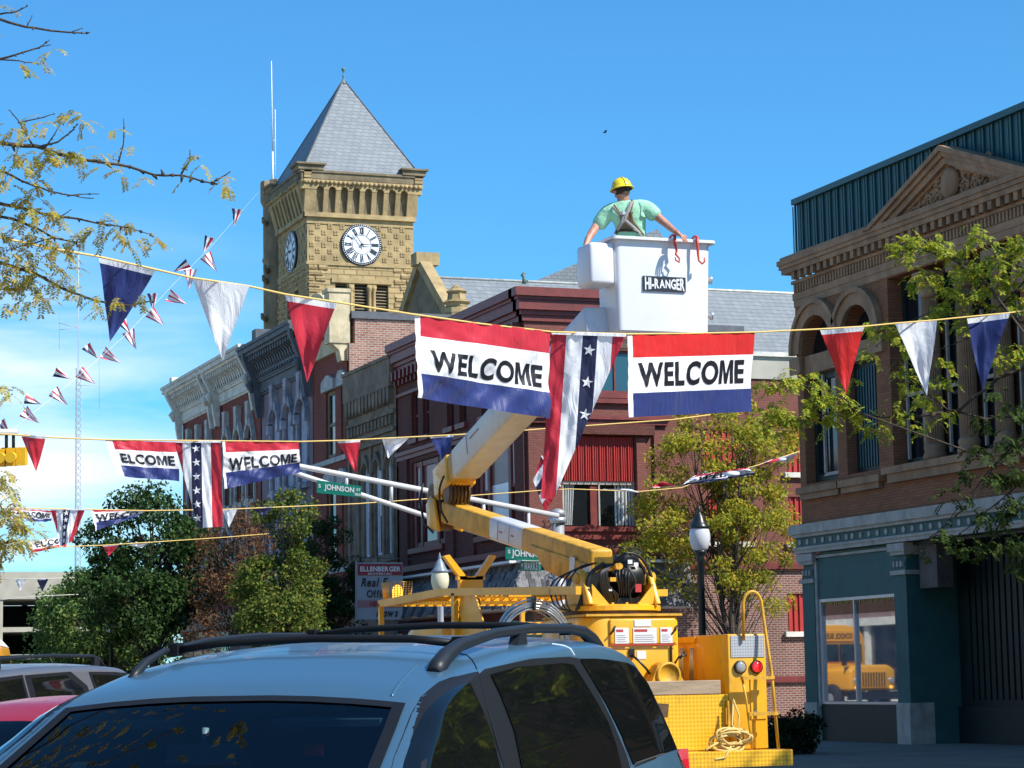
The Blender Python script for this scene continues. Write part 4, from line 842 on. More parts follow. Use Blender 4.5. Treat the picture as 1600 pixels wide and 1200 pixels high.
def bounce_row():  # unseen row added across the street to bounce warm light on shaded fronts
    f = Fr((-8, 0, 0), (0, 1, 0), (1, 0, 0))
    for (a0, a1, h, wm, tm, lab) in ((-8, 16, 11.5, 'low_brick', 'cream', 'red brick two storey building added out of frame across the street, facing the storefront'), (16.2, 40, 12.8, 'tan_brick', 'pale_trim', 'tan brick building added out of frame across the street at the corner'), (66, 88, 12.0, 'cream', 'grey_trim', 'cream stone building added out of frame across the street beyond the crossing'), (88.2, 118, 13.5, 'low_brick', 'pale_trim', 'long red brick building added out of frame across the street beyond the crossing')):
        T = thing('added_facing_building', (-8, a0, 0), lab, 'building', 'buildings across the street')
        hs = []; u = a0+1.2
        while u+1.3 < a1-.8:
            hs += [(u, u+1.2, 6.0, 8.2), (u, u+1.2, 9.0, h-1.6)] if h > 12.5 else [(u, u+1.2, 6.0, 8.8)]
            u += 2.6
        m = MB(); wallholes(m, f, a0, a1, 4.4, h-.6, hs, .25); m.build('wall', M[wm], T)
        m = MB(); m.box(-20, -8.26, a0+.02, a1-.02, -.2, h-.7); m.build('side_walls', M[wm], T)
        m = MB(); fbox(m, f, a0, a1, -.3, .4, h-.6, h); fbox(m, f, a0, a1, -.25, .2, h-.9, h-.603); fbox(m, f, a0, a1, -.25, .3, 4.0, 4.4); m.build('cornice', M[tm], T)
        m = MB()
        for q in hs: fbox(m, f, q[0], q[1], -.2, -.12, q[2], q[3])
        m.build('window_glass', M['dglass'], T)
        m = MB(); fbox(m, f, a0, a1, -.25, -.05, -.15, .6); k = a0
        while k < a1-.3: fbox(m, f, k, k+.4, -.25, .1, .6, 4.0); k += (a1-a0-.4)/4
        m.build('shop_piers', M[tm], T)
        m = MB(); fbox(m, f, a0+.4, a1-.4, -.22, -.1, .6, 4.0); m.build('shop_glass', M['dglass'], T)
bounce_row(); storefront_building(); corner_building(); row_buildings(); courthouse(); far_buildings()
# ================================================================ lettering
def _glyph(ch, bold, shear):
    cu = bpy.data.curves.new('txt', 'FONT'); cu.body = ch; cu.offset = bold; cu.resolution_u = 4; cu.shear = shear
    ob = bpy.data.objects.new('txt', cu); C.objects.link(ob); bpy.context.view_layer.update()
    dg = bpy.context.evaluated_depsgraph_get(); me = bpy.data.meshes.new_from_object(ob.evaluated_get(dg), depsgraph=dg)
    vs = [v.co.copy() for v in me.vertices]; fs = [tuple(p.vertices) for p in me.polygons]
    bpy.data.objects.remove(ob); bpy.data.curves.remove(cu); bpy.data.meshes.remove(me)
    return vs, fs
def text_geo(body, bold=0.02, sx=1.0, fine=0.12, shear=0):
    V_, F_ = [], []; x = 0
    for ch in body:
        if ch == ' ': x += .26; continue
        if ch == 'M':
            h = .687+bold; t = .085+bold*2; w_ = .72; lo = -bold
            vs = [Vector(q+(0,)) for q in [(0, lo), (0, h), (.26*w_, h), (.5*w_, .36*h), (.74*w_, h), (w_, h), (w_, lo), (w_-t, lo), (w_-t, .74*h), (.58*w_, lo), (.42*w_, lo), (t, .74*h), (t, lo)]]
            fs = [(0, 1, 11, 12), (1, 2, 11), (2, 3, 10, 11), (3, 9, 10), (3, 4, 8, 9), (4, 5, 8), (5, 6, 7, 8)]
        else: vs, fs = _glyph(ch, bold, shear)
        x0 = min(v.x for v in vs); x1 = max(v.x for v in vs); n = len(V_)
        V_ += [Vector((v.x-x0+x, v.y, 0)) for v in vs]; F_ += [tuple(n+i for i in f) for f in fs]; x += x1-x0+.075
    me = bpy.data.meshes.new('t'); me.from_pydata([tuple(v) for v in V_], [], F_); bm = bmesh.new(); bm.from_mesh(me); bpy.data.meshes.remove(me); bmesh.ops.triangulate(bm, faces=bm.faces)
    for _ in range(5):
        es = [e for e in bm.edges if e.calc_length() > fine]
        if not es: break
        bmesh.ops.subdivide_edges(bm, edges=es, cuts=1); bmesh.ops.triangulate(bm, faces=bm.faces)
    bm.verts.index_update(); vs = [v.co.copy() for v in bm.verts]; fs = [tuple(v.index for v in f.verts) for f in bm.faces]; bm.free()
    x0 = min(v.x for v in vs); x1 = max(v.x for v in vs); y0 = min(v.y for v in vs); y1 = max(v.y for v in vs)
    return [((v.x-x0)/(x1-x0), (v.y-y0)/(y1-y0)) for v in vs], fs, (x1-x0)/(y1-y0)
_tg = {}
def lettering(body, fn, u0, u1, v0, v1, m, parent, name='lettering', bold=0.02, warp=None, local=False, fine=.12, shear=0):
    """v grows upward; fn(u,v) gives the point on the surface"""
    key = (body, bold, fine, shear)
    if key not in _tg: _tg[key] = text_geo(body, bold, fine=fine, shear=shear)
    vs, fs, _ = _tg[key]; mb = MB()
    for (u, v) in vs:
        if warp: u, v = warp(u, v)
        mb.v.append(Vector(fn(u0+(u1-u0)*u, v0+(v1-v0)*v)))
    mb.f = list(fs); mb.m = [0]*len(fs); mb.sm = [False]*len(fs)
    return mb.build(name, m, parent, local=local)
# ================================================================ cloth
CR = clothmat('red_nylon', (.60, .02, .045), .12); CW = clothmat('white_nylon', (.90, .90, .92), .10); CB = clothmat('navy_nylon', (.014, .032, .17), .1); CN = clothmat('dark_navy_nylon', (.012, .016, .07), .15)
CR2 = clothmat('bright_red_nylon', (.66, .01, .01), .08); CK = mat('black_print', (.012, .012, .018), .5); ROPE = mat('yellow_rope', (.75, .52, .16), .7); WROPE = mat('white_rope', (.7, .68, .62), .7)
CLOTH = [CR, CW, CB, CN, CR2]
def cloth_fn(TL, TR, BR, BL, amp, fu, fv, ph=0., pin=0.15, bulge=0.):
    n = (TR-TL).cross(BL-TL).normalized()
    def fn(u, v):     # v down
        p = (TL*(1-u)+TR*u)*(1-v)+(BL*(1-u)+BR*u)*v
        a = amp*min(1, pin+v*1.3)
        w_ = math.sin(fu*u*6.28+fv*v*6.28+ph)+.5*math.sin(fu*2.3*u*6.28-fv*1.7*v*6.28+ph*2.1)+.3*math.sin(fu*5.1*u*6.28+fv*3*v*6.28+ph)
        crease = .5*math.exp(-max(0, v)*6)*math.sin(u*38+ph*3)+.28*math.sin((u*1.0-v*1.5)*26+ph*5)*math.sin(v*3.1)*(1.1-u)
        return p+n*(a*w_+amp*.5*crease+bulge*math.sin(u*3.14)*math.sin(min(1, v)*3.14))
    return fn
def welcome_banner(TLp, TRp, BRp, BLp, dl, dr, label, txt='WELCOME', tu=(.09, .94), tv=(.36, .64), amp=.03, fu=1.0, fv=.6, ph=0., bands=(.26, .69), red=0, foldw=.035, bulge=0., grp='welcome banners on the ropes', arc=0., last=2):
    TL, TR, BR, BL = at(*TLp, dl), at(*TRp, dr), at(*BRp, dr), at(*BLp, dl)
    T = thing('welcome_banner', TL, label, 'banner', grp)
    base = cloth_fn(TL, TR, BR, BL, amp, fu, fv, ph, bulge=bulge)
    H = (BL-TL).length
    def fn(u, v): return base(u, v)+Vector((0, 0, arc*H*v*math.sin(u*3.14)))
    mb = MB()
    nu, nv = 60, 36
    def mf(u, v):
        if u < foldw: return 1
        return red if v < bands[0] else (1 if v < bands[1] else last)
    rows = sorted({*[i/nv for i in range(nv+1)], bands[0], bands[1]}); cols = sorted({*[i/nu for i in range(nu+1)], foldw})
    for v in rows:
        for u in cols: mb.v.append(fn(u, v))
    nc = len(cols)
    for j in range(len(rows)-1):
        for i in range(nc-1):
            a = j*nc+i; mb.f.append((a, a+1, a+nc+1, a+nc)); mb.m.append(mf((cols[i]+cols[i+1])/2, (rows[j]+rows[j+1])/2)); mb.sm.append(True)
    mb.build('cloth', CLOTH, T)
    n = (TR-TL).cross(BL-TL).normalized();
    if n.dot(EYE-TL) < 0: n = -n
    off = 0.006*(dl/26)
    if txt: lettering(txt, lambda u, v: fn(u, 1-v)+n*off, tu[0], tu[1], 1-tv[1], 1-tv[0], CK, T, bold=.034, fine=.1)
    return T
def star_pts(c, r, ang=0): return [(c[0]+(r if i % 2 == 0 else r*.4)*math.sin(ang+i*math.pi/5), c[1]-(r if i % 2 == 0 else r*.4)*math.cos(ang+i*math.pi/5)) for i in range(10)]
def fan_banner(topA, topB, botA, botB, clipTop, clipBot, d, label, stripes, nstar, side, amp=.03, ph=0., starcol=1, dd=0.):
    """striped pull-down: full cloth is quad topA-topB-botB-botA (A is the straight edge); clipped by the line clipTop-clipBot given as u at v=0 and v=1"""
    A0, B0, A1, B1 = at(*topA, d), at(*topB, d+dd), at(*botA, d), at(*botB, d+dd)
    T = thing('striped_fan_banner', A0, label, 'banner', 'striped pull-down banners with stars')
    base = cloth_fn(A0, B0, B1, A1, amp, 1.3, .7, ph); mb = MB(); nv = 40
    n = (B0-A0).cross(A1-A0).normalized()
    if n.dot(EYE-A0) < 0: n = -n
    def clip(v): return clipTop+(clipBot-clipTop)*v
    for (u0, u1, m) in stripes:
        k = 8
        for j in range(nv):
            v0, v1 = j/nv, (j+1)/nv; c0, c1 = clip(v0), clip(v1)
            a0, a1 = min(u1, c0), min(u1, c1)
            if a0 <= u0 and a1 <= u0: continue
            for i in range(k):
                q = []
                for (vv, aa, ii) in ((v0, a0, i), (v0, a0, i+1), (v1, a1, i+1), (v1, a1, i)):
                    uu = u0+max(0, aa-u0)*ii/k; q.append(base(uu, vv))
                mb.quad(*q, m=m, sm=True)
    o = mb.build('cloth', CLOTH, T); fixnormals(o, 1e-5)
    bu0, bu1 = [s for s in stripes if s[2] == 3][0][:2]; cu_ = (bu0+bu1)/2; W = (B0-A0).length; H = (A1-A0).length; r_ = (bu1-bu0)*W*.42
    for i in range(nstar):
        v = (i+.5)/nstar*.97 if nstar > 4 else .065+i*.2
        if clip(v) < cu_-.02: continue
        sm = MB(); P0 = [base(cu_+a*side, v+b)+n*.008*(d/26) for a, b in [(x/W, y/H) for x, y in star_pts((0, 0), r_, .12)]]
        ce = base(cu_, v)+n*.008*(d/26)
        for k2 in range(10): sm.quad(ce, P0[k2], P0[(k2+1) % 10])
        sm.build('star', CW, T)
    hd = MB(); hd.bar(A0+n*.01, B0+n*.01, .012, .035, up=(0, 0, 1)); hd.build('header', CW, T)
    return T
def pennant(a, b, tip, d, m, label, grp='pennants on the ropes', amp=.03, ph=0., d2=None, name='pennant', header=True, stripes=None, curl=0.):
    A, B, Tp = at(*a, d), at(*b, d2 or d), at(*tip, d)
    mb = MB(); nu, nv = 14, 22; n = (B-A).cross(Tp-A).normalized(); W = (B-A).length
    mats = [CR, CW, CB, CN, CR2]
    def fn(u, v):
        p = (A*(1-u)+B*u)*(1-v)+Tp*v
        s = (1-v)
        return p+n*(amp*W*2.2*(math.sin(u*5.5+v*4+ph)*s+.45*math.sin(v*9+ph*2)*v+.3*math.sin(u*13+ph)*s*min(1, v*3))+curl*W*math.sin(v*3.14))
    vs = [0, .07]+[.07+.93*(j+1)/nv for j in range(nv)]
    def cell(u0, u1, v0, v1, mm):
        mb.quad(fn(u0, v0), fn(u1, v0), fn(u1, v1), fn(u0, v1), m=mm, sm=True)
    for j in range(len(vs)-1):
        for i in range(nu):
            if stripes: mm = stripes[int((i+.5)/nu*len(stripes))]
            else: mm = 1 if (j == 0 and header) else m
            cell(i/nu, (i+1)/nu, vs[j], min(vs[j+1], .9995), mm)
    mb.org = A.copy()
    o = mb.build(name, mats); fixnormals(o, 1e-5)
    return tag(o, label, 'pennant', grp)
def rope(name, pts, r, m, label, sag=0):
    P = [at(*p) for p in pts]; mb = MB(P[0]); mb.tube(P, r, 6)
    return tag(mb.build(name, m), label, 'rope', 'ropes strung across the street')
def inv(p0, d0, p1, d1): return lambda px: 1/(1/d0+(1/d1-1/d0)*(px-p0)/(p1-p0))
D1 = inv(200, 22, 1320, 30)
r1 = [(-60, 358), (60, 384), (120, 395), (155, 401), (243, 421), (300, 434), (388, 447), (447, 460), (525, 472), (645, 491), (752, 506), (862, 518.5), (980, 522), (1080, 521), (1180, 519), (1285, 514), (1350, 510), (1400, 505), (1463, 500), (1512, 495), (1575, 489), (1600, 486), (1720, 470)]
rope('rope', [(x, y, D1(x)) for x, y in r1], .010, ROPE, 'yellow rope carrying the large banners in front of the white bucket')
welcome_banner((650, 492), (861, 518), (856, 654), (650, 621), D1(650), D1(860), 'large red white and blue WELCOME banner left of the bucket, hiding the boom', amp=.035, ph=.6, fu=.9, fv=.9, tu=(.09, .95), tv=(.40, .66), bands=(.25, .70))
welcome_banner((981, 523), (1180, 519), (1173, 643), (981, 652), D1(981), D1(1180), 'large red white and blue WELCOME banner hanging just under the bucket', amp=.022, ph=2.4, fu=.8, fv=.4, tu=(.07, .93), tv=(.34, .64), red=4, bands=(.28, .71))
fan_banner((862, 520), (978, 524), (845, 779), (961, 783), 1.0, .17, D1(900), 'large striped banner with white stars between the two large WELCOME banners', [(0, .2, 0), (.2, .42, 1), (.42, .62, 3), (.62, .82, 1), (.82, 1, 0)], 5, 1, amp=.03, ph=.4)
pennant((153, 401), (243, 423), (172, 534), D1(200), 2, 'big navy pennant with the locust twigs crossing it', ph=.5, amp=.05)
pennant((300, 436), (389, 446), (348, 564), D1(345), 1, 'big white pennant left of the clock tower', ph=2.2, amp=.03)
pennant((446, 461), (526, 474), (480, 598), D1(486), 0, 'big red pennant in front of the tower foot', ph=3.6, amp=.05)
pennant((1282, 516), (1351, 510), (1322, 616), D1(1320), 4, 'big bright red pennant before the arched windows', ph=1.0, amp=.035)
pennant((1398, 506), (1464, 501), (1448, 618), D1(1430), 1, 'big white pennant before the locust leaves', ph=4.0, amp=.03)
pennant((1510, 498), (1577, 489), (1535, 612), D1(1540), 2, 'big navy pennant at the right end of its rope', ph=5.2, amp=.04)
D2 = inv(50, 40, 700, 43.5)
rope('rope', [(x, y, D2(x)) for x, y in [(-60, 676), (20, 679), (70, 683), (160, 687), (345, 689), (470, 690), (545, 688), (600, 685), (660, 682), (720, 679), (800, 674), (850, 670), (990, 660), (1050, 656), (1110, 648)]], .013, ROPE, 'rope carrying the middle set of banners across the street')
pennant((30, 678), (71, 682), (57, 737), D2(50), 0, 'small crumpled red pennant beside the yellow traffic signal', ph=1, amp=.08)
pennant((526, 689), (563, 687), (557, 741), D2(545), 0, 'small red pennant above the green street sign on the mast arm', ph=2, amp=.05)
pennant((597, 686), (641, 682), (606, 716), D2(620), 1, 'small white pennant blown sideways near the stone building', ph=3, amp=.12, curl=.2)
pennant((671, 682), (709, 679), (697, 730), D2(690), 2, 'small navy pennant left of the boom elbow', ph=4, amp=.05)
welcome_banner((164, 687), (274, 691), (281, 752), (184, 744), D2(165), D2(272), 'small banner reading ELCOME, its first letter lost in the folded edge', txt='ELCOME', tu=(.14, .95), tv=(.36, .62), amp=.03, foldw=.10, ph=1.5, fu=1.2)
welcome_banner((347, 689), (466, 691), (471, 738), (351, 764), D2(347), D2(466), 'small WELCOME banner at the tip of the white mast arm', tu=(.07, .96), tv=(.36, .66), amp=.035, ph=3.3, fu=1.1, fv=.9, bands=(.24, .67))
fan_banner((345, 690), (272, 690), (348, 823), (275, 826), 1.0, .52, D2(310), 'small striped banner with white stars left of the mast arm tip', [(0, .22, 0), (.22, .42, 1), (.42, .64, 3), (.64, .82, 1), (.82, 1, 0)], 6, 1, amp=.03, ph=1)
D3 = inv(0, 56, 850, 66)
rope('rope', [(x, y, D3(x)) for x, y in [(-60, 792), (30, 794), (140, 796), (230, 798), (350, 796), (420, 793), (560, 787), (700, 777), (850, 766), (890, 764), (1000, 768), (1065, 762), (1110, 745), (1180, 728), (1250, 705)]], .014, ROPE, 'rope in front of the shop row ending at the yellow leaved tree')
welcome_banner((14, 795), (82, 798), (78, 816), (30, 812), D3(14), D3(82), 'small WELCOME banner lifted into an arch above the far left trees', txt='WELCOME', tu=(.05, .98), tv=(.22, .66), amp=.05, arc=-0.0, bands=(.12, .72), ph=1)
welcome_banner((143, 797), (229, 797), (216, 806), (148, 830), D3(143), D3(229), 'small WELCOME banner half rolled up by the wind', txt='WELCO', tu=(.05, .9), tv=(.18, .62), amp=.04, bands=(.1, .6), ph=2)
fan_banner((133, 796), (78, 796), (113, 846), (86, 857), 1.0, .75, D3(105), 'small striped banner with white stars above the far left trees', [(0, .2, 0), (.2, .42, 1), (.42, .62, 3), (.62, .82, 1), (.82, 1, 0)], 5, 1, amp=.03, ph=2)
pennant((347, 796), (371, 795), (358, 824), D3(360), 1, 'tiny white pennant beside the small striped banner', ph=1.2)
pennant((394, 794), (427, 792), (412, 808), D3(410), 3, 'tiny dark navy pennant over the brown tree', ph=2.2)
fan_banner((876, 760), (846, 712), (852, 800), (828, 738), 1.0, .8, D3(850), 'star striped banner twisted behind the large one', [(0, .2, 0), (.2, .42, 1), (.42, .62, 3), (.62, .82, 1), (.82, 1, 0)], 3, 1, amp=.02, ph=2)
welcome_banner((1085, 743), (1168, 730), (1182, 741), (1062, 760), 66, 66, 'small WELCOME banner twisted flat by the wind before the yellow leaved tree', txt='WEL', tu=(.15, .6), tv=(.2, .7), amp=.10, bands=(.18, .8), ph=2, fu=1.6)
pennant((1195, 722), (1250, 706), (1232, 722), 64, 1, 'white pennant blown flat beside the brick storefront corner', ph=.2, amp=.06)
pennant((1172, 733), (1205, 718), (1243, 712), 64, 0, 'red pennant blown flat beside the brick storefront corner', ph=.9, amp=.06)
pennant((1015, 762), (1062, 760), (1035, 752), 65, 0, 'red pennant blown flat left of the yellow leaved tree', ph=.9, amp=.06)
pennant((940, 764), (1000, 770), (985, 764), 65, 1, 'white pennant blown flat below the red metal panel', ph=1.9, amp=.06)
D4 = inv(0, 70, 345, 76)
rope('rope', [(x, y, D4(x)) for x, y in [(-40, 858), (50, 856), (160, 852), (240, 847), (345, 840), (420, 834)]], .014, ROPE, 'lowest yellow rope in front of the far left trees')
welcome_banner((46, 846), (102, 838), (104, 853), (48, 864), D4(46), D4(102), 'tiny banner flipped up over the lowest rope, its letters half curled away', txt='ELCO', tu=(.15, .9), tv=(.1, .62), amp=.06, bands=(.02, .74), ph=0, last=0)
pennant((160, 853), (186, 851), (170, 869), D4(172), 0, 'tiny red pennant on the lowest rope', ph=1.2)
pennant((200, 852), (232, 848), (222, 856), D4(215), 1, 'tiny white pennant blown flat on the lowest rope', ph=1.2, amp=.1)
rope('rope', [(-40, 942, 100), (20, 935, 100), (70, 931, 100), (140, 928, 101)], .014, WROPE, 'thin white line before the parking structure')
rope('rope', [(-10, 905, 100), (22, 905, 100), (75, 904, 100), (130, 902, 101)], .014, WROPE, 'thin white line holding two small pennants before the parking structure')
pennant((22, 905), (41, 905), (32, 923), 100, 1, 'tiny white pennant before the parking structure', ph=.6)
pennant((57, 905), (76, 904), (66, 925), 100, 3, 'tiny dark navy pennant before the parking structure', ph=1.6)
# diagonal string of little striped pennants from the courthouse turret
DS = inv(410, 147, 0, 62)
rope('rope', [(x, y, DS(x)) for x, y in [(404, 300), (330, 385), (270, 445), (200, 520), (120, 590), (40, 655), (-30, 710)]], .006, WROPE, 'white line running down from the courthouse turret to the left')
sm = [(368, 338, 1, .3), (323, 381, 1, .5), (328, 410, 0, -.5), (284, 417, 1, 1.2), (296, 434, 0, .2), (275, 468, 0, -1.0), (238, 470, 1, .1), (243, 497, 0, -.7), (195, 510, 1, -.5), (205, 530, 0, -.3), (142, 549, 1, -.6), (172, 558, 0, -.9), (96, 586, 1, -1.0), (134, 590, 0, -.8), (50, 627, 1, -1.1), (92, 621, 0, -.7), (47, 651, 0, -.8), (7, 668, 1, -.5)]
near = ['beside the turret flagstring top', 'left of the courthouse turret', 'between the big white pennant and the turret', 'over the big white pennant top', 'touching the big white pennant', 'right of the big navy pennant', 'on the edge of the big navy pennant', 'below the edge of the big navy pennant', 'under the big navy pennant left', 'under the big navy pennant right', 'right of the mast top antenna', 'farther right of the radio mast', 'left of the radio mast upper lattice', 'over the radio mast lattice', 'third lowest, left of the radio mast', 'nearest the lattice on its left', 'second lowest of its string', 'lowest of its string at the picture edge']
for i, (x, y, k, a) in enumerate(sm):
    s = 17.5+(3 if k == 0 else 0)
    ca, sa = math.cos(a), math.sin(a)
    def q(dx, dy): return (x+dx*ca-dy*sa, y+dx*sa+dy*ca)
    st = [3, 3, 1, 1, 0, 0, 1] if k else [0, 1, 1, 0, 1, 1, 0]
    pennant(q(-s*.55, -s*.6), q(s*.45, -s*.75), q(s*.15, s*.9), DS(x), 1, 'tiny striped pennant %s' % near[i], grp='tiny striped pennants on the line from the turret', header=False, stripes=st, ph=i, amp=.08, name='striped_pennant')
# ================================================================ signal mast arm, signs, lamps
GREEN = mat('sign_green', (.0, .24, .17), .35, coat=.3); SW = mat('sign_white', (.8, .82, .82), .4)
def street_sign(a, b, h0, h1, d, d2, texts, parent=None, label=None, loc=None):
    pass
def signal_mast():
    T = thing('signal_mast', (17.66, 44.6, 0), 'galvanised traffic signal pole with a long white double tube arm over the street', 'signal pole')
    px, py = 17.66, 44.6
    p = MB(); p.lathe([(.17, roadz(17.6)), (.16, .5), (.125, 4.88)], (px, py, 0), 16); p.lathe([(.15, 4.84), (.16, 4.9), (.15, 4.95), (.05, 5.0)], (px, py, 0), 16); p.build('pole', M['steel_m'], T)
    a = MB(); t0 = at(872, 806, 47.6); t1 = at(470, 729, 45.2); b0 = at(872, 874, 47.6); b1 = at(470, 742, 45.2)
    tip = at(395, 712, 44.8)
    a.tube([t0, t1, tip], .055, 10); a.tube([b0, b1, tip], .05, 10); a.build('mast_arm', M['white_tube'], T)
    for k in (.12, .3, .5, .66, .83): a = MB(); q0 = t0.lerp(t1, k); q1 = b0.lerp(b1, k); a.tube([q0, q1], .035, 8); a.build('strut', M['white_tube'], T)
    for z in (4.7, 4.0): a = MB(); a.lathe([(.17, 0), (.17, .12)], (px, py, z), 14); a.build('clamp', M['steel'], T)
    # signs: each sign is its own thing
    def sign(TLp, TRp, BRp, BLp, dl, dr, label, texts):
        TL, TR, BR, BL = at(*TLp, dl), at(*TRp, dr), at(*BRp, dr), at(*BLp, dl); n = (TR-TL).cross(BL-TL).normalized()
        if n.dot(EYE-TL) < 0: n = -n
        S = thing('street_sign', TL, label, 'street sign', 'green street name signs')
        b = MB(); b.prism([TL, TR, BR, BL], -n*.02); b.build('plate', GREEN, S)
        fn = lambda u, v: (BL*(1-u)+BR*u)*(1-v)+(TL*(1-u)+TR*u)*v+n*.006
        for tx, u0, u1, v0, v1 in texts: lettering(tx, fn, u0, u1, v0, v1, SW, S, bold=.03, fine=.5)
        return S
    sign((495, 750), (565, 760), (564, 777), (495, 770), 45.0, 45.0, 'green JOHNSON street sign hanging on the white mast arm', [('S', .04, .09, .42, .72), ('JOHNSON', .17, .84, .2, .8), ('ST', .89, .98, .52, .78), ('100', .86, .99, .1, .34)])
    sign((790, 855), (858, 858), (858, 877), (790, 874), 46.8, 46.8, 'green JOHNSON street sign on the signal pole under the yellow boom', [('S', .05, .11, .5, .82), ('JOHNSON', .14, .93, .12, .85)])
    s2 = sign((813, 876), (846, 877), (846, 893), (813, 892), 46.9, 46.9, 'small dark green MARKET street sign below the JOHNSON sign', [('W', .04, .14, .4, .75), ('MARKET', .2, .95, .12, .88)])
    S = thing('one_way_sign', at(800, 970, 50), 'small white ONE WAY sign seen through the cable coil', 'sign'); TL, TR, BR, BL = at(800, 970, 50), at(852, 971, 50), at(852, 990, 50), at(800, 989, 50); n = Vector((0, -1, 0))
    b = MB(); b.prism([TL, TR, BR, BL], (0, .02, 0)); b.build('plate', M['blueglass2'], S)
    b = MB(); q = lambda u, v: (BL*(1-u)+BR*u)*(1-v)+(TL*(1-u)+TR*u)*v+n*.004
    b.quad(q(.15, .1), q(.9, .1), q(.9, .9), q(.15, .9)); b.build('white_field', SW, S)
    lettering('ONE', lambda u, v: q(u, v)+n*.004, .28, .82, .2, .8, CK, S, bold=.03, fine=.5)
    b = MB(); b.tube([(TL+TR)/2+Vector((0, .05, .1)), Vector((((TL+TR)/2).x, TL.y+.05, -.1))], .03, 8); b.build('post', M['steel_m'], S)
M['steel_m'] = mat('dull_grey_steel', (.33, .34, .36), .5, .1, 3, metal=.3)
M['white_tube'] = mat('white_grey_tube', (.60, .60, .62), .35, .06, 3)
M['blueglass2'] = mat('sign_teal', (.03, .12, .13), .5)
M['globe'] = mat('lamp_globe_glass', (.62, .64, .68), .25, .05, 3, spec=.5)
M['globe_y'] = mat('cream_lamp_globe', (.72, .66, .46), .3, .05, 3, spec=.5)
signal_mast()
def street_lamp(x, y, ztop, s, label, gm, dark, cap_m=None):
    z0 = 0.0; T = thing('street_lamp', (x, y, z0), label, 'street lamp', 'globe street lamps along the pavement')
    b = MB(); zg = ztop-.98*s
    b.lathe([(.22*s, z0), (.22*s, z0+.12), (.17*s, z0+.2), (.15*s, z0+.75), (.11*s, z0+.9), (.085*s, z0+1.0), (.075*s, zg-.25*s), (.10*s, zg-.22*s), (.08*s, zg-.15*s), (.12*s, zg-.05*s), (.15*s, zg)], (x, y, 0), 16); b.build('post', dark, T)
    b = MB(); b.lathe([(.13, 0), (.17, .04), (.215, .16), (.23, .27), (.225, .38), (.20, .47), (.19, .5)], (x, y, zg), 24); b.v = [Vector((x+(q.x-x)*s, y+(q.y-y)*s, zg+(q.z-zg)*s)) for q in b.v]; b.build('globe', gm, T)
    b = MB(); b.lathe([(.215, .48), (.22, .52), (.17, .58), (.13, .66), (.11, .72), (.06, .8), (.035, .84), (.045, .88), (.02, .93), (.005, 1.0)], (x, y, zg), 20); b.v = [Vector((x+(q.x-x)*s, y+(q.y-y)*s, zg+(q.z-zg)*s)) for q in b.v]; b.build('cap', cap_m or dark, T)
    return T
DG = mat('dark_green_lamp_paint', (.012, .02, .02), .35)
LG = mat('grey_blue_lamp_paint', (.20, .25, .30), .4)
p = at(1092, 790, 47); street_lamp(p.x, p.y, p.z, .92, 'dark street lamp with frosted globe in front of the yellow leaved tree', M['globe'], DG)
p = at(687, 864, 60); street_lamp(p.x, p.y, p.z, 1.0, 'street lamp with cream globe and pale cap before the shingled awning', M['globe_y'], M['white_tube'], LG)
p = at(174, 963, 112); street_lamp(p.x, p.y, p.z, 1.05, 'tiny far street lamp with cream globe above the grey SUV', M['globe_y'], DG)
def traffic_signal():
    T = thing('traffic_signal', at(16, 714, 43), 'yellow traffic signal lying sideways at the left edge behind a red pennant', 'traffic signal')
    ym = mat('signal_yellow', (.85, .50, .02), .4); d = 43
    b = MB(); cs = [(-14, 716), (2, 715), (19, 714), (34, 713)]
    for i, (x, y) in enumerate(cs):
        c = at(x, y, d); b.obox(c, (cR, cU, cF), (.085, .165, .12))
    b.build('signal_housing', ym, T)
    v = MB()
    for i, (x, y) in enumerate(cs[:3]): c = at(x, y, d-.15); v.tube([c, c-cF*.18], [.095, .10], 14)
    v.build('visor', ym, T)
    b = MB(); b.tube([at(-60, 676, d), at(28, 675, d)], .06, 8); b.build('hanger_tube', M['white_tube'], T)
    b = MB(); b.tube([at(10, 676, d), at(10, 700, d)], .03, 6); b.tube([at(21, 676, d), at(21, 700, d)], .03, 6); b.obox(at(20, 702, d), (cR, cU, cF), (.2, .03, .03)); b.build('bracket', M['dark'], T)
traffic_signal()
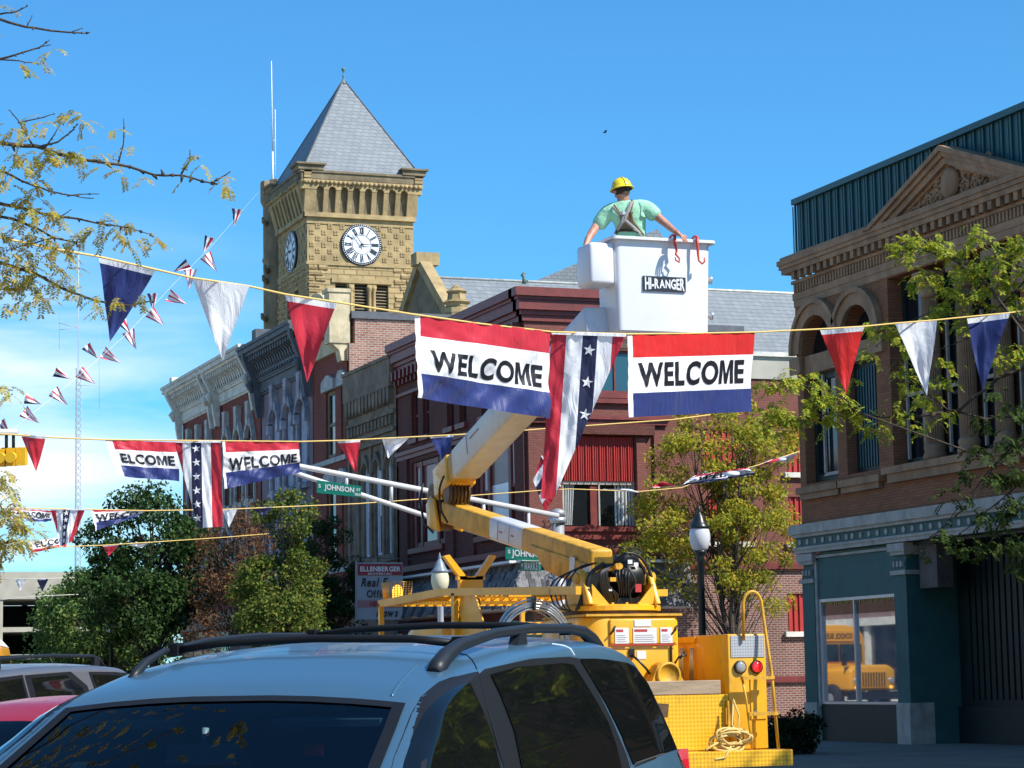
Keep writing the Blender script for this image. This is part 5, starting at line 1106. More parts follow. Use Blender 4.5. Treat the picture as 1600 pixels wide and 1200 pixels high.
def shop_sign():
    a = at(560, 880, 83); T = thing('shop_sign', (a.x, a.y, a.z), 'white shop sign with red header reading LLENBERGER and Real Estate Office', 'shop sign')
    d = 83
    def pl(x0, y0, x1, y1, dd, m, name):
        b = MB(); TL, TR, BR, BL = at(x0, y0, dd), at(x1, y0, dd), at(x1, y1, dd), at(x0, y1, dd); b.prism([TL, TR, BR, BL], cF*.06); return b.build(name, m, T)
    pl(558, 879, 629, 968, d, mat('sign_panel_white', (.36, .40, .45), .5), 'panel'); pl(559, 881, 628, 899, d-.03, mat('sign_red', (.30, .02, .04), .4), 'header'); pl(559, 938, 628, 949, d-.03, mat('sign_pink', (.42, .18, .2), .5), 'lower_strip')
    pl(555, 876, 558, 970, d-.02, M['steel_m'], 'frame')
    def tx(body, x0, x1, y0, y1, m, sh=0, bold=.02): lettering(body, lambda u, v: at(x0+(x1-x0)*u, y1+(y0-y1)*v, d-.08), 0, 1, 0, 1, m, T, bold=bold, fine=.5, shear=sh)
    tx('ELLENBERGER', 563, 626, 885, 893, SW, bold=.03); tx('BROTHERS INC', 575, 612, 895, 898, SW)
    tx('Real E', 564, 606, 903, 917, CK, .25, .03); tx('Office', 573, 608, 922, 934, CK, 0, .025); tx('HENB', 578, 600, 940, 947, mat('print_red', (.4, .02, .03), .5)); tx('mows', 588, 622, 955, 964, CK, .25, .03)
    b = MB(); b.tube([at(540, 870, d), at(700, 876, d-6)], .02, 5)
    q = at(590, 878, d); b.tube([q, q+Vector((0, 0, .5))], .02, 5); b.build('hanger', M['black'], T)
shop_sign()
# ================================================================ bucket truck
YEL = mat('truck_yellow', (.80, .41, .015), .38, .10, 2.2, coat=.25, bump=.02)
YEL2 = mat('weathered_yellow', (.68, .36, .025), .55, .22, 4)
grime(YEL, 5.5, .56, .74, .55, (.16, .08, .012)); grime(YEL2, 6.5, .50, .70, .65, (.14, .075, .015))
def treadmat(name, col, sc_=26):
    m = mat(name, col, .4); t = m.node_tree; b = t.nodes['Principled BSDF']
    g = t.nodes.new('ShaderNodeNewGeometry'); mp_ = t.nodes.new('ShaderNodeMapping'); mp_.inputs['Rotation'].default_value = (0, R(45), 0); t.links.new(g.outputs['Position'], mp_.inputs[0])
    ck = t.nodes.new('ShaderNodeTexChecker'); ck.inputs['Scale'].default_value = sc_; 
    c1 = tuple(min(1, c*1.15) for c in col); c2 = tuple(c*.8 for c in col); ck.inputs['Color1'].default_value = (*c1, 1); ck.inputs['Color2'].default_value = (*c2, 1)
    t.links.new(mp_.outputs[0], ck.inputs[0]); t.links.new(ck.outputs[0], b.inputs['Base Color'])
    bp = t.nodes.new('ShaderNodeBump'); bp.inputs['Strength'].default_value = .6; bp.inputs['Distance'].default_value = .01; t.links.new(ck.outputs['Fac'], bp.inputs['Height']); t.links.new(bp.outputs[0], b.inputs['Normal']); return m
TREAD = treadmat('yellow_tread_plate', (.82, .44, .018), 30); TREADG = treadmat('grey_tread_plate', (.40, .42, .44), 40)
FIB = mat('fibreglass_white', (.62, .63, .66), .35, .08, 3); FIBW = mat('bucket_white', (.70, .71, .74), .35, .0, 1.6, col2=(.78, .79, .81), coat=.15, bump=.03, bs=6)
grime(FIB, 4.5, .55, .75, .45, (.25, .23, .2)); grime(FIBW, 5, .62, .78, .35, (.32, .31, .3)); grime(TREAD, 4, .54, .75, .5, (.2, .1, .02))
WOOD = mat('weathered_timber', (.36, .27, .18), .85, .25, 3, stretch=(1, 8, 8), bump=.2)
BLK = mat('greasy_black', (.012, .011, .010), .35); HOSE = mat('rubber_hose', (.015, .015, .016), .5)
DECAL = mat('decal_white', (.70, .70, .70), .45); DRED = mat('decal_red', (.45, .04, .04), .45); HOOKR = mat('hook_red', (.62, .06, .03), .35)
RUSTY = mat('oily_brown', (.10, .055, .02), .5, .4, 12)
def rbox(name, x0, x1, y0, y1, z0, z1, m, parent, r=.03, seg=3, local=False):
    b = MB(); b.box(x0, x1, y0, y1, z0, z1); o = b.build(name, m, parent, local=local); bm = bmesh.new(); bm.from_mesh(o.data)
    bmesh.ops.bevel(bm, geom=list(bm.edges), offset=r, segments=seg, affect='EDGES', profile=.5)
    for f in bm.faces: f.smooth = True
    bm.to_mesh(o.data); bm.free(); return o
def bevel(o, r=.02, seg=2, smooth=True):
    bm = bmesh.new(); bm.from_mesh(o.data); bmesh.ops.remove_doubles(bm, verts=bm.verts, dist=1e-5); bmesh.ops.recalc_face_normals(bm, faces=bm.faces)
    bmesh.ops.bevel(bm, geom=[e for e in bm.edges if len(e.link_faces) == 2 and e.calc_face_angle(0) > .4], offset=r, segments=seg, affect='EDGES', profile=.5, clamp_overlap=True)
    if smooth:
        for f in bm.faces: f.smooth = True
    bm.to_mesh(o.data); bm.free(); return o
def truck():
    zr = roadz(11.7)
    T = thing('bucket_truck', (11.75, 26, zr), 'yellow utility truck with its folding boom raised, facing away from the camera', 'truck')
    xl, xr, yr = 10.5, 12.97, 26.0
    b = MB(); b.box(xl-.15, 13.12, yr-.35, yr+.0, .50, .52); b.box(xl-.15, 13.12, yr-.36, yr-.33, .5, .69); b.box(xl-.15, 13.12, yr-.33, yr, .67, .69); b.box(13.09, 13.12, yr-.33, yr, .52, .67); bevel(b.build('rear_step', TREAD, T), .004, 1, False)
    b = MB(); b.box(xl, 12.455, yr, yr+.05, .70, 1.36); b.build('tail_panel', TREAD, T)
    b = MB(); b.box(xl+.05, 12.36, yr-.01, yr+.045, 1.363, 1.53); bevel(b.build('timber_rail', WOOD, T), .008, 1, False)
    b = MB(); b.box(12.46, xr, yr-.02, yr+.9, .70, 2.08); bevel(b.build('rear_cabinet', YEL, T), .015, 2)
    b = MB(); b.box(12.5, 12.95, yr-.03, yr-.022, 1.80, 2.06); b.build('cabinet_plate', TREADG, T)
    b = MB(); b.box(12.74, 12.95, yr-.035, yr-.022, 1.05, 1.58); bevel(b.build('cabinet_door', YEL, T), .006, 1, False)
    b = MB(); b.lathe([(.028, 0), (.028, .015), (.01, .03)], (12.80, yr-.035, 1.13), 12, axis=(0, -1, 0)); b.build('door_lock', M['steel'], T)
    for x, m in ((12.61, mat('clear_lens', (.30, .31, .32), .15, coat=.6)), (12.83, mat('red_lens', (.75, .015, .02), .2, coat=.8, emis=(1, .02, .03), est=.35))):
        b = MB(); b.lathe([(.082, 0), (.082, .02), (.07, .025)], (x, yr-.03, 1.68), 24, axis=(0, -1, 0)); h = b.build('tail_lamp', BLK, T)
        b = MB(); b.lathe([(.066, .02), (.064, .035), (.045, .045), (.001, .05)], (x, yr-.03, 1.68), 24, axis=(0, -1, 0)); b.build('lens', m, h)
    b = MB()     # ladder with hoop
    rr = .02
    pts = [(12.655, yr-.06, 2.0)]+[(12.655+(.125-.125*math.cos(t*math.pi)), yr-.08, 2.42+.17*math.sin(t*math.pi)) for t in [i/10 for i in range(11)]]+[(12.925, yr-.12, 2.1), (12.95, yr-.2, 1.6), (12.98, yr-.26, .7)]
    b.tube(pts, rr, 8); b.tube([(12.56, yr-.18, 1.56), (12.60, yr-.2, 1.3), (12.63, yr-.26, .7)], .015, 8); b.build('ladder_rail', YEL2, T)
    b = MB(); b.box(12.55, 12.97, yr-.24, yr-.16, 1.53, 1.57); b.build('ladder_rung', YEL2, T); b = MB(); b.box(12.60, 12.985, yr-.28, yr-.2, 1.10, 1.14); b.build('ladder_rung', YEL2, T)
    # rope coil on the tail step
    b = MB(); q = random.Random(4)
    for k in range(9):
        c = Vector((12.36+q.uniform(-.06, .08), yr-.22+q.uniform(-.03, .03), .82+q.uniform(-.04, .06))); rx = q.uniform(.13, .24); rz = q.uniform(.05, .12); a0 = q.uniform(-.5, .5)
        b.tube([c+Vector((rx*math.cos(t), .05*math.sin(t*2+k), rz*math.sin(t)+rx*.3*math.cos(t)*math.sin(a0))) for t in [i*.4 for i in range(17)]], .014, 6)
    b.tube([(12.45, yr-.15, 1.25), (12.40, yr-.2, 1.0), (12.47, yr-.22, .85), (12.50, yr-.2, 1.1), (12.45, yr-.15, 1.3)], .012, 6)
    b.tube([(12.2, yr-.25, .8), (12.0, yr-.3, .72), (12.1, yr-.36, .6), (12.22, yr-.37, .62), (12.3, yr-.37, .75)], .013, 6)
    b.build('rope_coil', mat('dirty_rope', (.62, .45, .16), .8), T)
    b = MB(); b.box(12.40, 12.455, yr-.05, yr-.003, 1.0, 1.2); b.box(12.42, 12.52, yr-.06, yr-.023, .9, 1.28); b.build('latch_plate', YEL2, T)
    b = MB(); b.hexa([(11.33, yr-.12, 1.14), (11.6, yr-.12, 1.1), (11.6, yr-.003, 1.1), (11.33, yr-.003, 1.14), (11.33, yr-.12, 1.28), (11.62, yr-.12, 1.26), (11.62, yr-.003, 1.26), (11.33, yr-.003, 1.28)]); b.build('tow_pocket', RUSTY, T)
    # side bins
    b = MB(); b.box(12.5, 12.56, yr+.9, 31, .8, 2.05); b.box(12.56, xr, yr+.9, 31, .8, 2.03); b.box(12.44, 12.62, yr+.88, 31, 2.0, 2.07); b.build('right_bin', YEL, T)
    b = MB(); b.box(xl, 10.95, yr+.05, 30.9, .75, 1.86); b.build('left_bin', YEL, T)
    b = MB(); b.box(10.95, 12.5, yr+.05, 31, .95, 1.2); b.build('deck', YEL2, T)
    b = MB(); k = 0
    for (y, n) in ((26.95, 3), (27.25, 4)):
        for i in range(n): b.tube([(12.45, y+.03*i, 1.93), (12.43, y+.04*i-.02, 1.75), (12.44, y+.05*i, 1.5)], .012, 5)
    b.build('hanging_grips', M['steel'], T)
    # chassis, cab and wheels
    b = MB(); b.box(11.0, 12.4, yr+.1, 35.4, .55, .85); b.build('chassis', BLK, T)
    for (x, y) in ((xl+.15, 28.0), (12.65, 28.0), (xl+.1, 33.6), (12.7, 33.6)):
        b = MB(); b.lathe([(.30, -.14), (.46, -.14), (.5, -.09), (.5, .09), (.46, .14), (.30, .14)], (x+.09, y, zr+.5), 28, axis=(1, 0, 0)); wz = b.build('wheel', mat('tyre', (.015, .015, .015), .8) if 'tyre' not in bpy.data.materials else bpy.data.materials['tyre'], T)
        b = MB(); b.lathe([(.10, -.16), (.14, -.12), (.29, -.13), (.29, .13), (.14, .12), (.10, .16)], (x+.09, y, zr+.5), 20, axis=(1, 0, 0)); b.build('rim', M['white'], wz)
    b = MB(); b.prism([(xl+.1, 31.2, .7), (xl+.1, 34.3, .7), (xl+.1, 34.2, 1.5), (xl+.1, 33.3, 1.6), (xl+.1, 32.8, 2.28), (xl+.1, 32.5, 2.38), (xl+.1, 31.3, 2.38), (xl+.1, 31.2, 2.3)], (2.27, 0, 0)); cab = bevel(b.build('cab', YEL, T), .04, 2)
    b = MB(); b.box(xl+.09, xl+.097, 31.55, 32.65, 1.62, 2.2); b.box(11.0, 12.5, 31.185, 31.193, 1.7, 2.2); b.build('cab_window', M['dglass'], cab)
    b = MB(); b.prism([(xl+.25, 34.3, .7), (xl+.25, 35.6, .7), (xl+.25, 35.6, 1.35), (xl+.25, 34.3, 1.52)], (1.97, 0, 0)); bevel(b.build('bonnet', YEL, T), .05, 2)
    b = MB(); y = 32.6
    b.tube([(xl+.05, y, 1.5), (xl-.25, y, 1.55), (xl-.28, y, 2.2), (xl-.05, y, 2.25)], .014, 6); b.tube([(xl-.16, y, 1.55), (xl-.17, y, 2.22)], .014, 6); b.build('mirror_frame', M['steel'], T)
    b = MB(); b.box(xl-.32, xl-.12, y-.03, y+.02, 1.75, 2.15); b.build('mirror', M['steel'], T)
    # rack / cab guard
    b = MB()
    zz = [(34.05, 2.74), (31.2, 2.80), (26.1, 2.62)]
    for x in (xl+.08, 12.85):
        for (y0, z0), (y1, z1) in zip(zz, zz[1:]):
            if y1 < 27 and x > 12: y1, z1 = 29.0, 2.72
            b.bar((x, y0, z0), (x, y1, z1), .07, .10)
        b.bar((x, 34.0, 2.74), (x, 34.0, .9), .07, .07); b.bar((x, 30.6, 2.76), (x, 30.6, 1.9), .12, .07)
    for y, z in ((34.0, 2.74), (32.4, 2.76), (31.2, 2.78), (29.5, 2.72), (28.6, 2.68)): b.bar((xl+.08, y, z), (12.85, y, z), .07, .09)
    b.build('rack_frame', YEL, T)
    b = MB()
    def meshdeck(ya, za, yb, zb, xa, xb, st):
        L_ = yb-ya; n = int((L_+(xb-xa))/st)
        for k in range(n):
            for sg in (0, 1):
                s0 = k*st-(xb-xa); p0 = [s0, xa]; p1 = [s0+(xb-xa), xb]
                if sg: p0, p1 = [s0, xb], [s0+(xb-xa), xa]
                def cl(p, q_, lo):
                    if p[0] < lo: t = (lo-p[0])/(q_[0]-p[0]); return [lo, p[1]+(q_[1]-p[1])*t]
                    return p
                if p1[0] <= 0 or p0[0] >= L_: continue
                p0 = cl(p0, p1, 0)
                if p1[0] > L_: t = (L_-p0[0])/(p1[0]-p0[0]); p1 = [L_, p0[1]+(p1[1]-p0[1])*t]
                f_ = lambda p: (p[1], ya+p[0], za+(zb-za)*p[0]/L_)
                if abs(p0[0]-p1[0]) > .02: b.bar(f_(p0), f_(p1), .016, .012)
    meshdeck(31.25, 2.78, 34.0, 2.72, xl+.12, 12.8, .14); meshdeck(28.6, 2.69, 31.2, 2.78, xl+.12, 12.8, .14)
    b.build('mesh_deck', YEL2, T)
    b = MB(); b.prism([(xl+.12, 29.4, 2.1), (xl+.12, 30.5, 2.1), (xl+.12, 30.5, 2.72), (xl+.12, 29.9, 2.72)], (.02, 0, 0)); b.box(xl+.15, 12.7, 30.5, 30.56, 1.9, 2.7) if False else None; b.build('side_gusset', YEL, T)
    # boom cradle
    b = MB(); c = on(735, 925, 1, 31.2); cx = c.x; cz = 2.8
    b.box(cx-.17, cx+.17, 31.14, 31.26, cz, cz+.2); b.prism([(cx-.17, 31.14, cz+.2), (cx-.06, 31.14, cz+.2), (cx-.32, 31.14, cz+.52), (cx-.4, 31.14, cz+.5)], (0, .12, 0)); b.prism([(cx+.17, 31.14, cz+.2), (cx+.06, 31.14, cz+.2), (cx+.3, 31.14, cz+.52), (cx+.38, 31.14, cz+.5)], (0, .12, 0)); b.box(cx-.2, cx+.2, 31.14, 31.26, cz+.17, cz+.22); b.build('boom_cradle', YEL, T)
    # caged beacon
    c = at(621, 924, 36.1); cg = MB()
    for i in range(9):
        t = -.17+.34*i/8
        cg.tube([c+Vector((t-.0, -.13, -.14)), c+Vector((t*1.12, -.16, .14))], .006, 4); cg.tube([c+Vector((-.18, -.145, -.14+.28*i/8)), c+Vector((.18, -.145, -.14+.28*i/8))], .006, 4)
        cg.tube([c+Vector((-.17, -.13+.3*i/8, -.14)), c+Vector((-.19, -.15+.34*i/8, .14))], .006, 4)
    cg.box(c.x-.19, c.x+.19, c.y-.17, c.y+.17, c.z-.16, c.z-.13); cg.build('beacon_cage', YEL, T)
    b = MB(); b.lathe([(.07, -.13), (.08, -.1), (.08, .02), (.06, .08), (.01, .1)], c, 16); b.build('beacon_lens', mat('amber_lit', (.9, .42, .02), .3, emis=(1, .5, .05), est=1.6), T)
    # work lamp / spot on a bracket
    c = at(739, 944, 33.5); b = MB(); b.lathe([(.02, -.12), (.07, -.08), (.09, .02), (.09, .06)], c, 14, axis=(-.6, .3, -.5)); b.tube([c, c+Vector((.1, .0, -.28))], .015, 5); b.build('work_lamp', BLK, T)
    # cable coil on the left side
    b = MB(); q = random.Random(8); c = at(831, 1003, 28.7)
    for k in range(22):
        r_ = .43+q.uniform(-.03, .06); off = Vector((q.uniform(-.02, .02), q.uniform(-.09, .09), q.uniform(-.03, .03)))
        b.tube([c+off+Vector((r_*math.cos(t)*1.0, .0, r_*math.sin(t))) for t in [i*math.pi/18 for i in range(37)]], .011, 6, cap=False)
    b.build('cable_coil', mat('bare_cable', (.5, .5, .5), .28, metal=.8), T)
    b = MB(); b.box(c.x-.012, c.x+.012, c.y-.14, c.y+.12, c.z+.38, c.z+.55); b.obox(c+Vector((-.05, -.05, .3)), (cR, cU, cF), (.05, .05, .01)); b.build('coil_tie', BLK, T)
    # pedestal
    ped = MB(); n = 10; prof = []
    x0, x1, y0, y1 = 11.0, 12.27, 26.55, 28.0
    out = [(x0+.28-.28*math.cos(t), y0+.28-.28*math.sin(t)) for t in [i*math.pi/2/n for i in range(n+1)]]
    out = [(x0, y1)]+out+[(x1-.06, y0), (x1, y0+.06), (x1, y1)]
    ped.prism([(x, y, 1.2) for x, y in out], (0, 0, 1.12)); o = bevel(ped.build('pedestal', YEL, T), .05, 3)
    b = MB(); b.box(x0+.02, x1+.02, y0-.02, y1, 2.322, 2.35); b.build('pedestal_lip', YEL2, T)
    rbox('control_door', 11.32, 12.2, y0-.035, y0-.0, 1.98, 2.29, YEL, T, .02)
    b = MB(); b.box(11.32, 12.2, y0-.04, y0-.036, 1.965, 1.98); b.build('red_strip', DRED, T)
    for (a0, a1, z0, z1) in ((11.38, 11.56, 1.99, 2.18), (11.62, 11.93, 1.99, 2.18), (11.98, 12.14, 1.99, 2.18), (11.64, 11.86, 2.195, 2.275)):
        b = MB(); b.box(a0, a1, y0-.045, y0-.037, z0, z1); dc = b.build('decal', DECAL, T)
        if z0 < 2.1:
            b = MB(); b.box(a0+.015, a0+(a1-a0)*.6, y0-.048, y0-.0455, z1-.05, z1-.02)
            for k in range(4): b.box(a0+.02, a1-.03-.02*(k % 2), y0-.048, y0-.0455, z0+.02+k*.025, z0+.028+k*.025, 1)
            b.build('decal_print', [DRED, mat('faint_print', (.35, .36, .38), .5)], dc)
    b = MB(); b.box(12.12, 12.14, y0-.03, y0, 1.55, 1.95); b.tube([(12.14, y0-.04, 1.7), (12.2, y0-.08, 1.82), (12.3, y0-.1, 1.84)], .012, 5); b.tube([(12.2, y0-.12, 1.80), (12.28, y0-.08, 1.88)], .015, 5)
    for x in (11.34, 12.16): b.tube([(x-.03, y0-.05, 2.1), (x+.02, y0-.06, 2.15), (x+.04, y0-.05, 2.2)], .012, 5)
    b.tube([(11.6, y0-.03, 1.85), (11.66, y0-.1, 1.78), (11.75, y0-.12, 1.68), (11.8, y0-.1, 1.62)], .016, 6); b.box(11.57, 11.64, y0-.03, y0, 1.82, 1.92); b.build('latches', BLK, T)
    b = MB(); b.box(11.68, 11.8, y0-.006, y0-.001, 1.8, 1.9); b.build('label_plate', DECAL, T)
    b = MB(); c = Vector((11.98, yr+.28, 1.60)); b.lathe([(.16, -.25), (.16, .0), (.13, .02), (.13, -.0), (.001, .0)], c, 22, axis=(0, -1, 0)); b.hexa([(11.75, yr+.3, 1.5), (12.2, yr+.3, 1.5), (12.2, yr+.5, 1.5), (11.75, yr+.5, 1.5), (11.85, yr+.3, 1.72), (12.08, yr+.3, 1.72), (12.08, yr+.5, 1.72), (11.85, yr+.5, 1.72)]); b.build('winch', YEL2, T)
    # turntable
    cx, cy = 11.66, 27.35
    b = MB(); b.lathe([(.62, 2.35), (.62, 2.39)], (cx, cy, 0), 40, sm=False); b.build('slew_ring', RUSTY, T)
    b = MB(); b.lathe([(.58, 2.385), (.58, 2.395), (.65, 2.40), (.65, 2.46), (.60, 2.475)], (cx, cy, 0), 40, sm=False)
    for k in range(20): a = k*math.pi/10; b.lathe([(.02, 2.47), (.02, 2.495)], (cx+.57*math.cos(a), cy+.57*math.sin(a), 0), 6)
    b.build('turntable', YEL, T)
    for x in (11.16, 12.06):
        b = MB(); b.prism([(x, cy-.56, 2.8), (x, cy+.30, 2.8), (x, cy-.06, 3.22), (x, cy-.14, 3.32), (x, cy-.28, 3.32), (x, cy-.35, 3.22)], (.075, 0, 0)); bevel(b.build('turret_plate', YEL, T), .02, 2)
        b = MB(); b.lathe([(.085, -.03), (.085, .13)], (x, cy-.2, 3.2), 16, axis=(1, 0, 0)); b.build('pivot_pin', YEL2, T)
        b = MB(); b.prism([(x+(-.0 if x > 12 else .075), cy-.5, 2.8), (x+(-.22 if x > 12 else .3), cy-.5, 2.8), (x+(-.0 if x > 12 else .075), cy-.5, 3.1)], (0, .03, 0)); b.build('plate_rib', YEL, T)
    b = MB()
    b.lathe([(.001, -.16), (.30, -.16), (.33, -.12), (.33, .12), (.30, .16), (.001, .16)], (11.86, cy-.02, 3.22), 26, axis=(1, 0, .0)); b.box(11.36, 11.72, cy+.0, cy+.35, 2.82, 3.3); b.box(11.3, 12.0, cy-.3, cy+.2, 2.81, 2.9); b.build('hydraulic_block', BLK, T)
    b = MB(); b.lathe([(.20, -.02), (.24, .0), (.20, .02)], (12.03, cy-.1, 3.26), 20, axis=(1, 0, .0)); b.hexa([(11.98, cy-.3, 3.1), (12.05, cy-.3, 3.1), (12.05, cy-.1, 3.05), (11.98, cy-.1, 3.05), (11.98, cy-.3, 3.44), (12.05, cy-.3, 3.40), (12.05, cy-.1, 3.5), (11.98, cy-.1, 3.5)]); b.build('drum_flange', YEL2, T)
    b = MB()
    b.tube([(11.60, cy-.36, 3.42), (11.74, cy-.38, 3.55), (11.92, cy-.36, 3.52), (12.06, cy-.34, 3.34), (12.12, cy-.34, 3.08), (12.10, cy-.32, 2.84)], .022, 8, spline=6)
    b.tube([(11.62, cy-.34, 3.38), (11.76, cy-.36, 3.50), (11.90, cy-.34, 3.47), (12.02, cy-.32, 3.3), (12.08, cy-.32, 3.05), (12.06, cy-.3, 2.84)], .018, 8, spline=6); b.build('guard_hoop', HOSE, T)
    b = MB(); q = random.Random(12)
    for k in range(9):
        o = q.uniform(-.07, .07); b.tube([(11.58+o, cy-.34, 3.42), (11.44+o, cy-.42+o*.3, 3.28+o*.5), (11.46+o, cy-.40, 3.08), (11.56+o*1.6, cy-.36, 2.94), (11.60+o, cy-.28, 2.82)], .012, 6, spline=5)
    for k in range(4):
        s = k*.075; b.tube([(11.38, cy-.28, 3.42), (11.12-s, cy-.36, 3.34-s*.5), (10.93-s*.9, cy-.40, 3.05), (10.95-s*.7, cy-.40, 2.78), (11.06, cy-.36, 2.72), (11.14+s*.3, cy-.36, 2.92), (11.22, cy-.30, 3.16)], .0125, 6, spline=7)
    b.tube([(11.45, cy-.38, 3.40), (11.26, cy-.42, 3.26), (11.21, cy-.40, 3.02), (11.30, cy-.36, 2.84)], .03, 8, spline=6)
    b.tube([(11.74, cy-.42, 3.36), (11.84, cy-.45, 3.14), (11.77, cy-.43, 2.98), (11.80, cy-.40, 2.82)], .012, 5, spline=5)
    for k in range(3): b.tube([(11.62+.1*k, cy-.36, 3.5), (11.56+.12*k, cy-.38, 3.64), (11.74+.1*k, cy-.36, 3.62), (12.0, cy-.36, 3.54)], .008, 5, spline=5)
    for k in range(5): b.tube([(11.64+.05*k, cy-.3, 3.34), (11.62+.04*k, cy-.36, 3.2), (11.68+.03*k, cy-.3, 3.0), (11.66+.05*k, cy-.2, 2.84)], .014, 6, spline=4)
    b.build('hydraulic_hoses', HOSE, T)
    b = MB(); b.box(11.38, 11.58, cy-.36, cy-.24, 3.30, 3.50); b.lathe([(.05, 0), (.05, .1)], (11.62, cy-.36, 3.36), 10, axis=(0, -1, 0)); b.box(11.52, 11.60, cy-.40, cy-.3, 3.14, 3.2); b.build('valve_block', YEL2, T)
    b = MB(); b.box(11.84, 11.92, cy-.44, cy-.42, 2.98, 3.10); b.build('red_tag', DRED, T); b = MB(); b.box(11.78, 11.84, cy-.362, cy-.355, 3.40, 3.46); b.box(11.86, 11.92, cy-.36, cy-.352, 3.36, 3.42); b.box(11.50, 11.54, cy-.4, cy-.38, 3.0, 3.05); b.build('tag_plate', DECAL, T)
    # lower boom
    p0 = Vector((11.47, 26.95, 2.93)); p1 = Vector((11.58, 33.75, 4.12)); ax = (p1-p0).normalized(); up = Vector((1, 0, 0)).cross(ax).normalized(); L_ = (p1-p0).length
    def seg(t0, t1, hw_, hh, m, name, r=.04): b = MB(); b.obox(p0+ax*(t0+t1)/2*L_, (ax, (1, 0, 0), up), ((t1-t0)/2*L_, hw_, hh)); return bevel(b.build(name, m, T), r, 3)
    seg(0.085, .46, .155, .16, YEL2, 'lower_boom'); seg(.452, .66, .16, .165, FIB, 'boom_insulator', .06); seg(.65, .985, .155, .16, YEL2, 'boom_outer_section')
    b = MB()
    for t in (.53, .60): b.obox(p0+ax*t*L_+Vector((-.162, 0, 0)), (ax, (1, 0, 0), up), (.006, .003, .12)); b.obox(p0+ax*(t-.02)*L_+Vector((-.164, 0, 0)), (ax, (1, 0, 0), up), (.06, .002, .012), 1)
    b.build('stencil_mark', [mat('grey_stencil', (.25, .25, .27), .5), DRED], T)
    b = MB(); q0 = p0+ax*.09*L_-up*.13; q1 = p0+ax*.40*L_-up*.15; mid = p0+ax*.31*L_-up*.30
    b.prism([q0+Vector((-.19, 0, -.0))+up*.1, q1+Vector((-.19, 0, 0))+up*.12, mid+Vector((-.19, 0, 0)), q0+Vector((-.19, 0, 0))-up*.2+ax*.9, q0+Vector((-.19, 0, 0))-up*.1], (.38, 0, 0)); bevel(b.build('boom_gusset', YEL2, T), .02, 2)
    b = MB(); 
    for (t, w_, h_) in ((.16, .09, .12), (.085, .12, .08)): b.obox(p0+ax*t*L_-up*.12+Vector((-.197, 0, 0)), (ax, (1, 0, 0), up), (w_, .002, h_)); b.obox(p0+ax*t*L_+up*(h_-.15)+Vector((-.196, 0, 0)), (ax, (1, 0, 0), up), (w_*.8, .002, .015), 1)
    b.build('boom_decal', [DECAL, DRED], T)
    b = MB(); c0 = p0-up*.25+ax*.9; b.tube([c0, Vector((11.45, cy+.2, 2.6))], .07, 10); b.build('lift_cylinder', M['steel'], T)
    # elbow
    e = p1
    b = MB(); b.prism([(11.24, 33.75, 3.85), (11.24, 34.25, 3.95), (11.24, 34.32, 4.3), (11.24, 34.12, 4.42), (11.24, 33.95, 4.35)], (.05, 0, 0)); bevel(b.build('elbow_plate', YEL, T), .012, 1); b = MB(); b.prism([(11.6, 33.75, 3.85), (11.6, 34.25, 3.95), (11.6, 34.32, 4.3), (11.6, 34.12, 4.42), (11.6, 33.95, 4.35)], (.05, 0, 0)); bevel(b.build('elbow_plate', YEL, T), .012, 1)
    b = MB(); b.tube([(11.28, 34.15, 4.4), (11.62, 34.15, 4.4)], .2, 14); b.tube([(11.3, 34.2, 4.05), (11.6, 34.2, 4.05)], .16, 12)
    for k in range(5): b.tube([(11.32+.06*k, 33.98, 4.52), (11.32+.06*k, 33.85, 4.3), (11.33+.06*k, 33.9, 4.05)], .02, 5)
    b.build('elbow_gear', RUSTY, T)
    b = MB(); b.tube([(11.2, 34.3, 4.62), (11.14, 34.3, 4.35), (11.18, 34.2, 4.0), (11.25, 34.0, 3.85)], .018, 6); b.build('elbow_hose', HOSE, T)
    b = MB(); b.prism([(11.3, 33.6, 4.32), (11.3, 33.35, 4.30), (11.3, 33.42, 4.62)], (.04, 0, 0)); b.prism([(11.3, 34.0, 4.35), (11.3, 33.7, 4.33), (11.3, 33.85, 4.45)], (.3, 0, 0)); b.build('stop_bracket', YEL, T)
    for ch in T.children:
        if ch.name.split('.')[0] in ('elbow_plate', 'elbow_gear', 'elbow_hose', 'stop_bracket'): ch.data.transform(Matrix.Translation((.12, -.15, -.05)))
    # upper boom
    q0 = at(712, 742, 35.4); q1 = at(934, 500, 28.9); a2 = (q1-q0).normalized(); sd = Vector((1, 0, 0))-a2*a2.x; sd.normalize(); u2 = sd.cross(a2); L2 = (q1-q0).length
    def seg2(t0, t1, hw_, hh, m, name, r=.05): b = MB(); b.obox(q0+a2*(t0+t1)/2*L2, (a2, sd, u2), ((t1-t0)/2*L2, hw_, hh)); return bevel(b.build(name, m, T), r, 3)
    seg2(-.02, .16, .2, .215, YEL2, 'upper_boom'); seg2(.08, .62, .21, .225, mat('fibreglass_cream', (.60, .58, .50), .4, .12, 3), 'upper_boom_insulator', .05); seg2(.6, 1.0, .17, .18, FIB, 'boom_tip')
    b = MB(); b.obox(q0+a2*.21*L2-sd*.212+u2*-.05, (a2, sd, u2), (.01, .003, .15)); b.obox(q0+a2*.27*L2-sd*.213-u2*.08, (a2, sd, u2), (.25, .002, .01)); b.build('stencil_mark', mat('faded_stencil', (.3, .2, .2), .6), T)
    seg2(-.075, .045, .225, .24, YEL, 'elbow_shroud', .05)
    b = MB(); g0 = at(714, 770, 35.2)
    b.tube([g0-Vector((.17, 0, 0)), g0+Vector((.17, 0, 0))], .15, 14)
